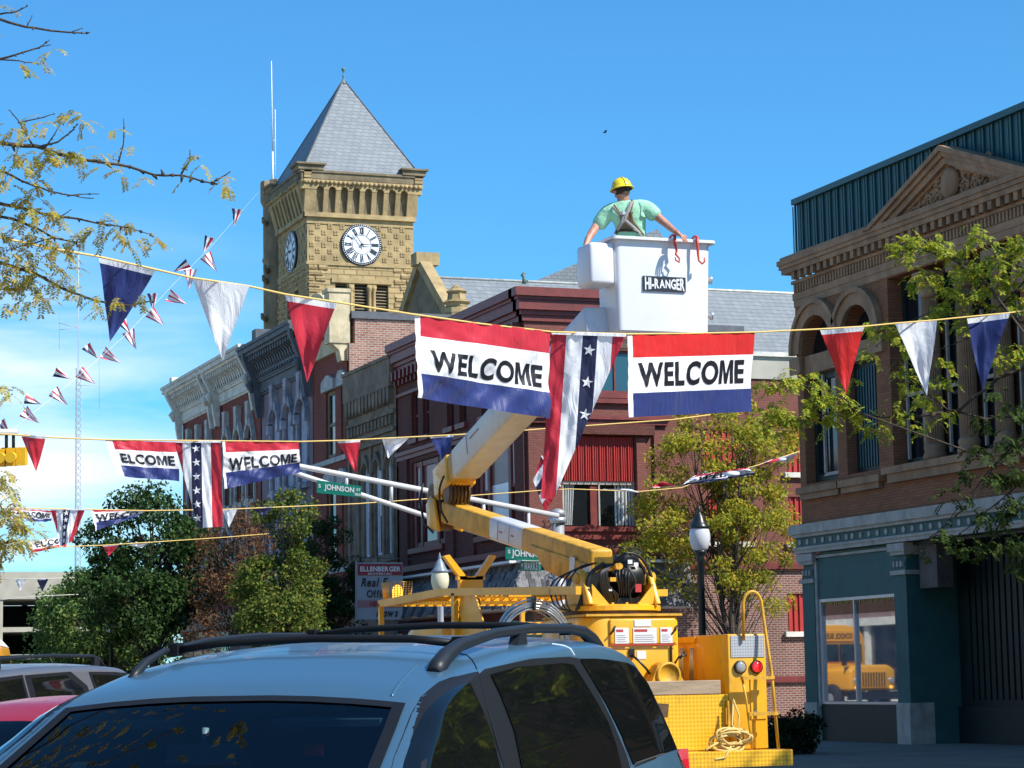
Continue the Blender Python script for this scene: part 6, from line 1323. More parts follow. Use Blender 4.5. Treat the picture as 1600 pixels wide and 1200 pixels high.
    for k in range(6): c_ = g0+Vector((-.14+.056*k, -.14, 0)); b.tube([c_+Vector((0, 0, .2)), c_+Vector((.0, -.03, 0)), c_-Vector((0, -.03, .18))], .018, 5)
    b.build('elbow_gear', RUSTY, T)
    b = MB(); c_ = at(694, 775, 35.0); b.tube([c_+Vector((0, 0, .3)), c_+Vector((-.07, 0, .1)), c_+Vector((-.05, 0, -.2)), c_+Vector((.05, 0, -.4))], .016, 6, spline=5); b.build('elbow_hose', HOSE, T)
    # bucket bracket
    b = MB(); b.box(11.35, 11.7, 26.68, 27.1, 5.7, 6.2); b.tube([(11.1, 26.9, 5.95), (11.9, 26.9, 5.95)], .12, 10); b.build('bucket_bracket', FIB, T)
    for ch in T.children:
        if ch.name.split('.')[0] in ('pedestal', 'pedestal_lip', 'control_door', 'red_strip', 'decal', 'latches', 'label_plate', 'slew_ring', 'turntable', 'turret_plate', 'plate_rib', 'drum_flange', 'pivot_pin', 'hydraulic_block', 'guard_hoop', 'hydraulic_hoses', 'valve_block', 'red_tag', 'tag_plate', 'winch'):
            up_ = ch.name.split('.')[0] in ('turret_plate', 'plate_rib', 'drum_flange', 'pivot_pin', 'hydraulic_block', 'guard_hoop', 'hydraulic_hoses', 'valve_block', 'red_tag', 'tag_plate')
            for q in [ch]+list(ch.children):
                if up_: q.data.transform(Matrix.Translation((0, 0, 2.475-zr)) @ Matrix.Scale(.84, 4, (0, 0, 1)) @ Matrix.Translation((0, 0, -2.8+zr)))
                q.data.transform(Matrix.Translation((-.17, 0, 0)))
    return T
def bucket():
    # the bucket itself moves with the truck boom: it stays a part of the truck
    T = bpy.data.objects['bucket_truck']
    x0, x1, y0, y1, z0, z1 = 11.13, 12.41, 26.04, 26.68, 5.74, 6.90
    b = MB()
    def ring(x0, x1, y0, y1, z, r, n=5):
        out = []
        for (cx, cy, a0) in ((x0+r, y0+r, math.pi), (x1-r, y0+r, 1.5*math.pi), (x1-r, y1-r, 0), (x0+r, y1-r, .5*math.pi)):
            for i in range(n+1): a = a0+i*math.pi/2/n; out.append(Vector((cx+r*math.cos(a), cy+r*math.sin(a), z)))
        return out
    rings = [ring(x0+.06, x1-.06, y0+.06, y1-.06, z0, .06), ring(x0+.03, x1-.03, y0+.03, y1-.03, z0+.03, .07), ring(x0+.02, x1-.02, y0+.02, y1-.02, z0+.4, .07), ring(x0, x1, y0, y1, z1-.02, .07), ring(x0-.06, x1+.06, y0-.06, y1+.06, z1-.02, .07), ring(x0-.06, x1+.06, y0-.06, y1+.06, z1+.015, .07), ring(x0-.02, x1+.02, y0-.02, y1+.02, z1+.02, .06), ring(x0+.03, x1-.03, y0+.03, y1-.03, z1, .06), ring(x0+.05, x1-.05, y0+.05, y1-.05, z0+.1, .06)]
    n = len(rings[0])
    for r_ in rings: b.v += r_
    for k in range(len(rings)-1):
        for j in range(n): b.f.append((k*n+j, k*n+(j+1) % n, (k+1)*n+(j+1) % n, (k+1)*n+j)); b.m.append(0); b.sm.append(True)
    b.f.append(tuple(reversed(range(n)))); b.m.append(0); b.sm.append(False); b.f.append(tuple((len(rings)-1)*n+j for j in range(n))); b.m.append(0); b.sm.append(False)
    o = b.build('bucket', FIBW, T); fixnormals(o)
    o.data.set_sharp_from_angle(angle=.6) if hasattr(o.data, 'set_sharp_from_angle') else None
    def oo(name, *a): 
        m_ = rbox(name, *a[:6], FIBW, o, a[6]); return m_
    oo('tool_box', 10.80, 11.13, 26.06, 26.5, 6.32, 6.84, .05)
    for z in (6.45, 6.0):
        b = MB(); b.lathe([(.03, 0), (.03, .04), (.055, .045), (.055, .06)], (x1-.01, y0+.12, z), 10, axis=(1, 0, 0)); b.build('rubber_knob', M['steel'], o)
    # plaque
    TL, BR = on(1004, 431, 1, y0+.01), on(1071, 457, 1, y0+.01)
    yp = y0-.0; b = MB(); b.box(TL.x, BR.x, yp-.005, yp+.01, BR.z, TL.z); pl = b.build('name_plate', mat('plate_black', (.015, .018, .03), .4), o)
    W = BR.x-TL.x; H = TL.z-BR.z
    def warp(u, v): s = .62+.38*abs(2*u-1)**1.3; return u, .5+(v-.5)*s
    lettering('HI-RANGER', lambda u, v: Vector((TL.x+W*u, yp-.008, BR.z+H*v)), .04, .97, .04, .96, SW, pl, bold=.03, warp=warp, fine=.1)
    for k, px in enumerate((1054, 1089)):
        c = on(px, 372, 1, y0-.08); b = MB(); zt = z1+.03
        x = c.x
        pts = [(x, y0+.06, zt-.06), (x, y0+.05, zt+.02), (x, y0-.02, zt+.03), (x, y0-.085, zt+.01), (x, y0-.09, zt-.10)]
        if k == 0: pts += [(x+.02, y0-.09, zt-.18), (x+.0, y0-.10, zt-.22), (x+.05, y0-.10, zt-.27), (x+.035, y0-.12, zt-.32), (x-.01, y0-.12, zt-.3), (x-.015, y0-.12, zt-.26)]
        else: pts += [(x+.005, y0-.09, zt-.22), (x+.01, y0-.10, zt-.29), (x+.04, y0-.13, zt-.33), (x+.07, y0-.13, zt-.3), (x+.07, y0-.13, zt-.25)]
        b.tube(pts, [.012, .016, .018, .02, .018, .014, .013, .012, .011, .010, .008][:len(pts)], 8); h = b.build('bucket_hook', HOOKR)
        T2 = tag(h, ['S shaped red hook hung on the bucket rim next to the hand', 'plain red hook hung on the bucket rim nearer its right corner'][k], 'hook', 'red hooks on the bucket rim'); 
        off = Vector(pts[2]); h.data.transform(Matrix.Translation(-off)); h.location = off
    return o
def skin_body(name, verts, edges, radii, m, parent, sub=2, root=0):
    me = bpy.data.meshes.new(name); off = Vector((0, 0, 0)); q = parent
    while q is not None: off += q.location; q = q.parent
    me.from_pydata([tuple(Vector(v)-off) for v in verts], edges, []); o = bpy.data.objects.new(name, me); C.objects.link(o); o.parent = parent
    me.materials.append(m); md = o.modifiers.new('skin', 'SKIN'); md.use_smooth_shade = True
    for i, v in enumerate(me.skin_vertices[0].data):
        r_ = radii[i]; v.radius = r_ if isinstance(r_, tuple) else (r_, r_); v.use_root = (i == root)
    s = o.modifiers.new('sub', 'SUBSURF'); s.levels = sub; s.render_levels = sub
    bpy.context.view_layer.update(); dg = bpy.context.evaluated_depsgraph_get(); m2 = bpy.data.meshes.new_from_object(o.evaluated_get(dg), depsgraph=dg)
    o.modifiers.clear(); old = o.data; o.data = m2; bpy.data.meshes.remove(old)
    if not o.data.materials: o.data.materials.append(m)
    return o
SKIN = mat('skin', (.46, .19, .12), .5, .15, 14, col2=(.58, .30, .21))
def person():
    d = 29.18; J = lambda x, y, dd=0: at(x, y, d+dd)
    T = thing('person', J(985, 440), 'person in mint green shirt, harness and yellow hard hat standing in the white bucket', 'person')
    SH = mat('mint_shirt', (.34, .68, .45), .8, .06, 8, bump=.9, bs=5)
    hip = J(988, 405); 
    v = [J(986, 455), J(988, 405), J(986, 378), J(983, 350), J(978, 328), J(975, 316), J(972, 305), J(970, 293),   # 0-7 pelvis..head
         J(1000, 325), J(1012, 324, -.02), J(1024, 336, -.05), J(1036, 346, -.08), J(1050, 358, -.22), J(1062, 367, -.32),      # right side arm 8-13
         J(956, 328), J(946, 331, -.0), J(936, 347, -.02), J(926, 362, -.10), J(918, 375, -.2), J(914, 388, -.28)]          # left side arm 14-19
    e = [(0, 1), (1, 2), (2, 3), (3, 4), (4, 5), (5, 6), (6, 7), (4, 8), (8, 9), (9, 10), (10, 11), (11, 12), (12, 13), (4, 14), (14, 15), (15, 16), (16, 17), (17, 18), (18, 19)]
    r_ = [(.15, .11), (.155, .11), (.15, .10), (.165, .10), (.125, .08), (.072, .072), (.08, .085), (.085, .09), .085, .075, .062, .054, .042, .032, .085, .075, .062, .054, .044, .032]
    o = skin_body('body', v, e, r_, SKIN, T)
    # head detail: ears, hair at the nape
    h = J(971, 300); b = MB()
    b.lathe([(.002, -.10), (.055, -.085), (.082, -.04), (.088, .02), (.085, .07), (.05, .11), (.002, .12)], h, 18, axis=(0, 0, 1)); b.v = [h+Vector(((q-h).x*.92, (q-h).y*1.12, (q-h).z)) for q in b.v]
    for sx in (-1, 1): b.lathe([(.01, -.03), (.03, -.015), (.034, .01), (.02, .035)], h+Vector((.082*sx, 0, -.005)), 8, axis=(.2*sx, 0, 1))
    b.tube([h+Vector((-.02, .09, .0)), h+Vector((-.022, .125, -.03)), h+Vector((-.02, .1, -.045))], [.012, .02, .012], 6)
    b.build('head', SKIN, T)
    b = MB(); b.grid(lambda u, w_: h+Vector((.093*math.cos(math.pi+u*math.pi)*(1-.1*w_), .105*math.sin(math.pi+u*math.pi), .075-.12*w_)), 14, 5); b.build('hair', mat('dark_brown_hair', (.05, .03, .02), .8), T)
    # shirt: torso and sleeves as their own skinned shell
    v = [J(988, 420), J(988, 395), J(987, 372), J(984, 350), J(979, 332), J(976, 317), J(998, 325), J(1011, 325, -.02), J(1021, 334, -.045), J(1027, 341, -.06), J(958, 329), J(948, 333), J(938, 348, -.02), J(932, 356, -.025)]
    e = [(0, 1), (1, 2), (2, 3), (3, 4), (4, 5), (4, 6), (6, 7), (7, 8), (8, 9), (4, 10), (10, 11), (11, 12), (12, 13)]
    r_ = [(.20, .15), (.205, .15), (.20, .145), (.225, .155), (.19, .13), (.08, .08), (.125, .115), .115, .105, .10, (.125, .115), .115, .102, .098]
    sh = skin_body('shirt', v, e, r_, SH, T)
    # harness straps hugging the shirt (cast onto its surface)
    bpy.context.view_layer.update(); off = T.location
    bv = BVHTree.FromPolygons([p.co+off for p in sh.data.vertices], [tuple(p.vertices) for p in sh.data.polygons])
    def surf(x, y, lift=.012):
        dr = ray(x, y).normalized(); hit = bv.ray_cast(EYE, dr)
        return (hit[0]-dr*lift) if hit[0] else at(x, y, d-.12)
    def strap(pts, wd, m, name, lift=.012):
        b = MB(); P = []
        for (x0, y0), (x1, y1) in zip(pts, pts[1:]):
            for k in range(6): P.append((x0+(x1-x0)*k/6, y0+(y1-y0)*k/6))
        P.append(pts[-1]); row = []
        for i, (x, y) in enumerate(P):
            a = P[max(i-1, 0)]; c = P[min(i+1, len(P)-1)]; dx, dy = c[0]-a[0], c[1]-a[1]; l = math.hypot(dx, dy) or 1; nx, ny = -dy/l, dx/l
            row.append([surf(x+nx*wd*s, y+ny*wd*s, lift+.006*(1-abs(s))) for s in (-1, -.5, 0, .5, 1)])
        for r0, r1 in zip(row, row[1:]):
            for k in range(4): b.quad(r0[k], r0[k+1], r1[k+1], r1[k], sm=True)
        return b.build(name, m, hz_)
    hz_ = MB(); HB = mat('harness_brown', (.20, .125, .06), .8, .2, 10); HG = mat('harness_grey', (.36, .34, .31), .7, .1, 10)
    pts = [(960, 327), (966, 333), (970, 350), (964, 366), (975, 362), (990, 361), (1003, 367), (998, 355), (987, 335), (988, 315), (980, 330), (972, 330)]
    g = MB()
    rows = [(331, 966, 990), (337, 968, 987.5), (343, 969.5, 987.5), (349, 969, 990), (354, 967, 994), (359, 964, 999), (362, 962, 1002)]
    R_ = []
    for (y, xa, xb) in rows: R_.append([surf(xa+(xb-xa)*k/8, y, .013) for k in range(9)])
    for r0, r1 in zip(R_, R_[1:]):
        for k in range(8): g.quad(r0[k], r0[k+1], r1[k+1], r1[k], sm=True)
    hz_ = g.build('harness', HB, T)
    strap([(957, 322), (966, 332), (978, 345), (993, 358), (1004, 368)], 2.6, HG, 'strap', .02); strap([(989, 312), (983, 325), (976, 342), (967, 355), (961, 366)], 2.6, HG, 'strap', .024)
    strap([(959, 319), (968, 332), (972, 346), (966, 362)], 1.1, HB, 'strap', .022); strap([(990, 314), (986, 330), (989, 345), (999, 358), (1007, 368)], 1.1, HB, 'strap', .022)
    strap([(962, 362), (975, 359), (990, 359), (1005, 367)], 1.6, BLK, 'strap', .02); strap([(974, 337), (970, 350), (966, 358)], 1.5, HG, 'lanyard', .034)
    b = MB(); c = surf(974, 333, .035); b.lathe([(.022, 0), (.03, .01), (.022, .02)], c, 10, axis=(0, -1, 0)); b.build('ring', M['steel'], hz_)
    # trousers inside the bucket
    lp = [J(986, 430), J(975, 470, .02), J(974, 508, .02), J(998, 470), J(999, 508)]
    skin_body('trousers', lp, [(0, 1), (1, 2), (0, 3), (3, 4)], [(.17, .13), .10, .08, .10, .08], mat('jeans', (.04, .06, .11), .8), T)
    # hands: palm and five fingers each
    def hand(wr, dirv, palm_n, name, curl):
        dirv = dirv.normalized(); palm_n = palm_n.normalized(); side = dirv.cross(palm_n).normalized()
        V_ = [wr, wr+dirv*.045, wr+dirv*.085]; E_ = [(0, 1), (1, 2)]; R_ = [(.030, .022), (.040, .020), (.038, .016)]
        for k, (so, ln) in enumerate(((-.031, .060), (-.010, .072), (.012, .068), (.032, .054))):
            b0 = wr+dirv*.085+side*so; i0 = len(V_); V_.append(b0); E_.append((2, i0)); R_.append(.0105)
            p = b0; dd = dirv.copy()
            for s in range(3):
                dd = (dd*math.cos(curl)-palm_n*math.sin(curl)).normalized(); p = p+dd*ln/2.3; V_.append(p); E_.append((len(V_)-2, len(V_)-1)); R_.append(.0092-.0008*s)
        t0 = wr+dirv*.03-side*.038; i0 = len(V_); V_ += [t0, t0+(dirv*.7-side*.6)*.035, t0+(dirv*.95-side*.45)*.062]; E_ += [(1, i0), (i0, i0+1), (i0+1, i0+2)]; R_ += [.013, .011, .009]
        return skin_body(name, V_, E_, R_, SKIN, T, sub=1)
    w1 = J(1061, 366, -.33); hand(w1, J(1071, 373, -.42)-w1, Vector((0, -.35, .9)), 'hand', .32)
    w2 = J(915, 386, -.27); hand(w2, Vector((-.02, -.02, -1)), Vector((0, -1, .1)), 'hand', .25)
    # hard hat
    hc = J(971.5, 295); b = MB()
    prof = [(.150, -.012), (.154, -.004), (.132, .004), (.128, .03), (.118, .07), (.09, .11), (.05, .132), (.002, .138)]
    tilt = Vector((-.10, .12, 1)).normalized()
    b.lathe(prof, hc, 26, axis=tilt); 
    HT = mat('hard_hat_yellow', (.88, .68, .02), .3, coat=.5); hh = b.build('hard_hat', HT, T)
    b = MB(); b.tube([hc+Vector((0, -.128, .02)), hc+Vector((-.005, -.115, .08)), hc+Vector((-.012, -.07, .128)), hc+Vector((-.015, 0, .142)), hc+Vector((-.015, .09, .12))], .010, 6); b.build('hat_ridge', HT, hh)
    b = MB(); b.lathe([(.128, -.02), (.13, -.012), (.125, -.012)], hc, 24, axis=tilt); b.build('hat_band_shade', BLK, hh)  # black ring under the brim doubles as the hat's shadow
    return T
truck(); bucket(); person()
# ================================================================ vehicles
def carpaint(name, col, metal=.55, rough=.32):
    m = mat(name, col, rough, metal=metal, coat=.3, spec=.45, bump=.006, bs=300); return m
BLUEP = carpaint('light_blue_metallic', (.085, .185, .275), .5); REDP = carpaint('bright_red_paint', (.40, .003, .002), .25, .4); GREYP = carpaint('silver_grey_metallic', (.15, .155, .175), .4)
TRIM = mat('black_trim', (.009, .01, .012), .5, spec=.25); TINT = mat('tinted_side_glass', (.004, .005, .005), .02, spec=.6); RAIL = mat('dark_grey_rail', (.014, .017, .022), .45, spec=.35)
def glassmix(name, tint, ior=1.5):
    m = bpy.data.materials.new(name); m.use_nodes = True; t = m.node_tree; out = t.nodes['Material Output']; t.nodes.remove(t.nodes['Principled BSDF'])
    tr = t.nodes.new('ShaderNodeBsdfTransparent'); tr.inputs[0].default_value = (*tint, 1); gl = t.nodes.new('ShaderNodeBsdfGlossy'); gl.inputs['Roughness'].default_value = .01
    fr = t.nodes.new('ShaderNodeFresnel'); fr.inputs[0].default_value = ior; ms = t.nodes.new('ShaderNodeMixShader'); t.links.new(fr.outputs[0], ms.inputs[0]); t.links.new(tr.outputs[0], ms.inputs[1]); t.links.new(gl.outputs[0], ms.inputs[2]); t.links.new(ms.outputs[0], out.inputs[0]); return m
WSG = glassmix('windscreen_glass', (.35, .45, .5), 1.45)
def interp(tab, s):
    for (a, va), (b, vb) in zip(tab, tab[1:]):
        if s <= b:
            t = (s-a)/(b-a) if b > a else 0; t = max(0, min(1, t)); return va+(vb-va)*t
    return tab[-1][1]
def smooth_tab(tab, s, h=.06): return (interp(tab, s-h)+2*interp(tab, s)+interp(tab, s+h)+interp(tab, s-h/2)*1.5+interp(tab, s+h/2)*1.5)/7
def orient(o, d):
    bm = bmesh.new(); bm.from_mesh(o.data); bmesh.ops.remove_doubles(bm, verts=bm.verts, dist=1e-5); bmesh.ops.recalc_face_normals(bm, faces=bm.faces); s = sum((f.normal.dot(d)*f.calc_area() for f in bm.faces), 0)
    if s < 0: bmesh.ops.reverse_faces(bm, faces=bm.faces)
    bm.to_mesh(o.data); bm.free(); return o
class Car:
    def __init__(c, name, label, cat, pos, az, zo, tilt, L_, H, W, belt, tumble, ws, paint, roofcam=.05, shoulder=.02):
        c.T = thing(name, (0, 0, 0), label, cat); dx, dy = math.sin(az), math.cos(az); ct, st = math.cos(tilt), math.sin(tilt)
        c.M = Matrix(((dx*ct, -dy, -dx*st, pos[0]), (dy*ct, dx, -dy*st, pos[1]), (st, 0, ct, zo), (0, 0, 0, 1)))   # local x = rearward, y = -w, z = up
        c.T.matrix_world = c.M; c.T.location = c.M.to_translation(); c.T.rotation_euler = c.M.to_euler(); c.inv = c.M.inverted()
        c.L, c.H, c.W, c.belt, c.tum, c.ws, c.paint, c.rc, c.sh = L_, H, W, belt, tumble, ws, paint, roofcam, shoulder
        # body shell
        stn = sorted({*[L_*i/64 for i in range(65)], ws[0], ws[1]}); fr = [0, .25, .5, .72, .86, .94, 1.0]; rf = [.985, .95, .90, .84, .74, .6, .4, .2]
        def section(s):
            h = smooth_tab(H, s); wb = interp(W, s); zb = min(belt, h-.07); rcs = c.rc*min(1, max(.25, (h-belt)/.5)); zs = h-rcs-c.sh; wsf = wb-tumble*(zs-zb)
            half = [(wb-.08, .24), (wb, .42), (wb+.02, .66), (wb+.015, .84*zb/1.0 if zb < 1 else .88)]
            half = [(a, min(b, zb-.02*(4-i))) for i, (a, b) in enumerate(half)]
            for f_ in fr: half.append((wb-tumble*(zs-zb)*f_+.012*math.sin(min(1, (zs-zb)*f_/.6)*3.14), zb+(zs-zb)*f_))
            for r_ in rf: half.append((wsf*r_, h-rcs*r_**2.2-c.sh*(max(0, r_-.88)/.12)**2))
            return [(w_, z) for w_, z in half]+[(-w_, z) for w_, z in reversed(half)]
        c.section = section
        b = MB(); g = MB(); n = None
        rows = [section(s) for s in stn]; n = len(rows[0]); nh = n//2
        for s, r_ in zip(stn, rows):
            for w_, z in r_: b.v.append(Vector((s, -w_, z))); g.v.append(Vector((s, -w_, z)))
        i0 = 4+len(fr)+3   # the screen's side edge
        for k in range(len(stn)-1):
            for j in range(n-1):
                inside = ws[0]-1e-6 <= stn[k] and stn[k+1] <= ws[1]+1e-6 and i0 <= j < n-1-i0
                q = (k*n+j, k*n+j+1, (k+1)*n+j+1, (k+1)*n+j)
                tgt = g if inside else b
                tgt.f.append(q); tgt.m.append(0); tgt.sm.append(True)
        b.f.append(tuple(range(n))); b.m.append(0); b.sm.append(False); b.f.append(tuple(reversed([(len(stn)-1)*n+j for j in range(n)]))); b.m.append(0); b.sm.append(False)
        # a full copy for ray casts
        g.f = [tuple(reversed(q)) for q in g.f]
        c.bv = BVHTree.FromPolygons([tuple(v) for v in b.v], b.f+g.f)
        c.body = fixnormals(b.build('body', paint, c.T, local=True))
        wsO = g.build('windscreen', WSG, c.T, local=True); bm = bmesh.new(); bm.from_mesh(wsO.data); bmesh.ops.delete(bm, geom=[v for v in bm.verts if not v.link_faces], context='VERTS'); bm.to_mesh(wsO.data); bm.free(); orient(wsO, Vector((0, 0, 1)))
        c.wind = wsO; c.i0 = i0; c.stn = stn
    def hit(c, px, py):
        o = c.inv @ EYE; d = (c.inv.to_3x3() @ ray(px, py)).normalized(); h = c.bv.ray_cast(o, d)
        return h[0]
    def px2sz(c, pts):
        out = []; fine = []
        for a, b in zip(pts, pts[1:]+pts[:1]): fine += [(a[0]+(b[0]-a[0])*k/5, a[1]+(b[1]-a[1])*k/5) for k in range(5)]
        for p in fine:
            h = c.hit(*p)
            if h is None or h.y > -.2: continue
            out.append((h.x, h.z))
        return out
    def sidepatch(c, poly, name, m, off=.005, sides=(1, -1), parent=None, n=44):
        """poly in (s,z), convex-ish; laid on the body side"""
        zs = [p[1] for p in poly]; z0, z1 = min(zs), max(zs)
        for sd in sides:
            b = MB(); rows = []
            for i in range(n+1):
                z = z0+(z1-z0)*(i+.02)/(n+.04); xs = []
                for (a, za), (d, zb) in zip(poly, poly[1:]+poly[:1]):
                    if (za-z)*(zb-z) <= 0 and za != zb: xs.append(a+(d-a)*(z-za)/(zb-za))
                if len(xs) < 2: continue
                xl, xr = min(xs), max(xs); row = []
                for k in range(25):
                    x = xl+(xr-xl)*k/24; h = c.bv.ray_cast(Vector((x, -2*sd, z)), Vector((0, sd, 0)))
                    y = h[0].y if h[0] else -.9*sd
                    row.append(Vector((x, y-off*sd, z)))
                rows.append(row)
            for r0, r1 in zip(rows, rows[1:]):
                for k in range(24): b.quad(r0[k], r0[k+1], r1[k+1], r1[k], sm=True)
            orient(b.build(name, m, parent or c.T, local=True), Vector((0, -sd, 0)))
    def toppatch(c, s0, s1, w0, w1, name, m, off=.006, parent=None, ns=10, nw=14):
        b = MB()
        def fn(u, v):
            s = s0(v) if callable(s0) else s0; e = s1(v) if callable(s1) else s1
            a = w0(u) if callable(w0) else w0; d = w1(u) if callable(w1) else w1
            x = s+(e-s)*u; w_ = a+(d-a)*v; h = c.bv.ray_cast(Vector((x, -w_, 4)), Vector((0, 0, -1)))
            return (x, -w_, (h[0].z if h[0] else 1)+off)
        b.grid(fn, ns, nw); return orient(b.build(name, m, parent or c.T, local=True), Vector((0, 0, 1)))
    def wheels(c, ss, wd, r_=.33, z=None):
        for s in ss:
            for sd in (-1, 1):
                b = MB(); b.lathe([(r_-.12, -.1), (r_-.02, -.11), (r_, -.06), (r_, .06), (r_-.02, .11), (r_-.12, .1)], (s, wd*sd, r_), 26, axis=(0, 1, 0)); w_ = b.build('wheel', bpy.data.materials['tyre'], c.T, local=True)
                b = MB(); b.lathe([(.03, -.115), (r_-.12, -.1), (r_-.12, .1), (.03, .115)], (s, wd*sd, r_), 18, axis=(0, 1, 0)); b.build('rim', M['steel'], w_, local=True)
    def interior(c, floor, seats):
        b = MB(); b.box(c.ws[0]-.1, c.L-.5, -.72, .72, .5, .56); b.box(c.ws[0]-.02, c.ws[0]+.38, -.74, .74, .56, .99); b.build('dashboard', TRIM, c.T, local=True)
        b = MB()
        for s in seats:
            for y in (-.4, .4): b.box(s, s+.14, y-.25, y+.25, .6, 1.15); b.box(s+.03, s+.11, y-.12, y+.12, 1.17, 1.36); b.box(s-.5, s, y-.25, y+.25, .55, .75)
        b.build('seats', mat('grey_seats', (.05, .055, .06), .8) if 'grey_seats' not in bpy.data.materials else bpy.data.materials['grey_seats'], c.T, local=True)
        b = MB(); b.box(c.L-.9, c.L-.86, -.7, .7, .56, 1.35); b.build('rear_bench', bpy.data.materials['grey_seats'], c.T, local=True)
# ---- the light blue minivan in the foreground
def minivan():
    H = [(0, .50), (.06, .62), (.16, .80), (.5, .95), (.95, 1.08), (1.1, 1.14), (1.5, 1.36), (1.95, 1.585), (2.1, 1.63), (2.5, 1.70), (3.0, 1.735), (3.6, 1.74), (4.2, 1.72), (4.55, 1.68), (4.72, 1.62), (4.80, 1.50), (4.97, 1.12), (5.04, .9), (5.08, .6)]
    W = [(0, .62), (.15, .80), (.5, .92), (1.0, .955), (2.0, .965), (3.6, .965), (4.4, .95), (4.8, .91), (5.0, .86), (5.08, .78)]
    c = Car('minivan', 'light blue metallic minivan with black roof rails filling the foreground', 'minivan', (.8086, 6.697), .67865, -.1187, .04533, 5.08, H, W, 1.02, .40, (1.12, 1.95), BLUEP)
    # front glass surround and panes, traced on the real body side
    fsur = [(731, 1051), (688, 1062), (656, 1087), (639, 1118), (628, 1147), (613, 1184), (604, 1225), (800, 1262), (757, 1100), (746, 1049)]
    rsur = [(746, 1048), (787, 1036), (831, 1029), (884, 1026), (901, 1026), (930, 1075), (955, 1125), (978, 1180), (990, 1225), (830, 1262), (800, 1250), (757, 1100)]
    fg = [(731, 1066), (708, 1073), (680, 1091), (659, 1113), (642, 1148), (628, 1188), (620, 1222), (786, 1240), (768, 1154), (750, 1107)]
    rg = [(763, 1053), (805, 1042), (857, 1036), (891, 1036), (905, 1057), (926, 1091), (947, 1128), (960, 1165), (973, 1222), (822, 1250), (800, 1141), (779, 1086)]
    qg = [(904, 1029), (936, 1029), (978, 1035), (991, 1042), (1015, 1073), (1041, 1117), (1066, 1164), (1054, 1172), (989, 1197), (970, 1149), (947, 1102), (923, 1060)]
    for poly, nm, m, off in ((fsur, 'front_window_surround', TRIM, .004), (rsur, 'rear_window_surround', TRIM, .0045), (fg, 'front_side_glass', TINT, .009), (rg, 'rear_door_glass', TINT, .010), (qg, 'quarter_glass', TINT, .006)):
        p = c.px2sz(poly)
        if len(p) > 3: c.sidepatch(p, nm, m, off)
    # thin bright strips beside the pillars
    def strip(pts, wd, m, name, off=.012, lat=False):
        b = MB(); P = [c.hit(*p) for p in pts]; P = [p for p in P if p is not None]; fine = []
        for a, d in zip(P, P[1:]): fine += [a.lerp(d, k/6) for k in range(6)]
        fine.append(P[-1]); out = []
        for q in fine:
            h = c.bv.find_nearest(q); out.append(h[0]+h[1]*(off if (h[1].z > -.5) else off))
        b.tube(out, wd, 5); b.build(name, m, c.T, local=True)
    strip([(732, 1056), (750, 1100), (770, 1150), (785, 1205)], .004, M['steel'], 'pillar_trim'); strip([(892, 1028), (921, 1078), (948, 1130), (968, 1185), (975, 1215)], .004, M['steel'], 'pillar_trim')
    strip([(904, 1027), (923, 1060), (947, 1102), (970, 1149), (986, 1196)], .006, TRIM, 'window_seal', .004); strip([(990, 1198), (1025, 1184), (1062, 1168)], .008, TRIM, 'window_seal', .006)
    strip([(612, 1088), (623, 1070), (640, 1050), (655, 1038)], .006, BLUEP, 'roof_ditch', .001)
    strip([(716, 1021), (730, 1024), (738, 1032), (745, 1046)], .003, TRIM, 'gap_and_highlight', .0); strip([(862, 1006), (882, 1009), (893, 1016), (898, 1024)], .004, mat('edge_highlight', (.5, .6, .65), .3), 'gap_and_highlight', .001)  # second strip paints the bright highlight along the roof and door edge
    # windscreen frit band and seal
    s0, s1 = c.ws; i0 = c.i0
    def edge(s, sd):
        w_, z = c.section(s)[i0]; return Vector((s, -w_*sd, z))
    b = MB()
    for sd in (-1, 1):
        prev = None
        for k in range(12):
            s = s0+(s1-s0)*k/11; e = edge(s, sd); inn = e+Vector((0, .035*sd, .0)); cur = (e+Vector((0, -.008*sd, .006)), inn+Vector((0, 0, .009)))
            if prev: b.quad(prev[0], cur[0], cur[1], prev[1])
            prev = cur
    row0, row1 = c.section(s1)[i0:-i0], c.section(s1-.035)[i0:-i0]
    for (a, d), (e, f_) in zip(zip(row0, row0[1:]), zip(row1, row1[1:])): b.quad((s1+.006, -a[0], a[1]+.006), (s1+.006, -d[0], d[1]+.006), (s1-.035, -f_[0], f_[1]+.005), (s1-.035, -e[0], e[1]+.005))
    b.build('windscreen_border', TRIM, c.wind, local=True)
    # cabin: mirror, visor, sticker, tag
    zt = c.section(1.6)[i0][1]
    b = MB(); p = Vector((1.72, .0, 1.40)); b.obox(p, ((0, 1, 0), (.2, 0, 1), (1, 0, -.2)), (.13, .035, .015)); b.tube([p, p+Vector((.02, 0, .09))], .012, 6); b.build('rear_view_mirror', mat('mirror_back', (.10, .17, .19), .4), c.T, local=True)
    c.interior(None, (2.35, 3.2, 4.0))
    b = MB()
    for y in (-.38, .38): b.obox((1.98, y, 1.50), ((0, 1, 0), (1, 0, .1), (0, 0, 1)), (.2, .09, .012))
    b.build('sun_visor', mat('teal_grey_fabric', (.12, .22, .24), .8), c.T, local=True)
    b = MB(); b.obox((1.62, .42, 1.375), ((0, 1, 0), (1, 0, .5), (0, 0, 1)), (.028, .02, .002)); b.build('window_sticker', mat('pale_green_sticker', (.25, .6, .5), .6), c.T, local=True)
    b = MB(); b.obox((1.9, -.33, 1.40), ((0, 1, 0), (0, 0, 1), (1, 0, 0)), (.035, .018, .003)); b.build('hanging_tag', mat('red_tag_card', (.6, .02, .02), .6), c.T, local=True)
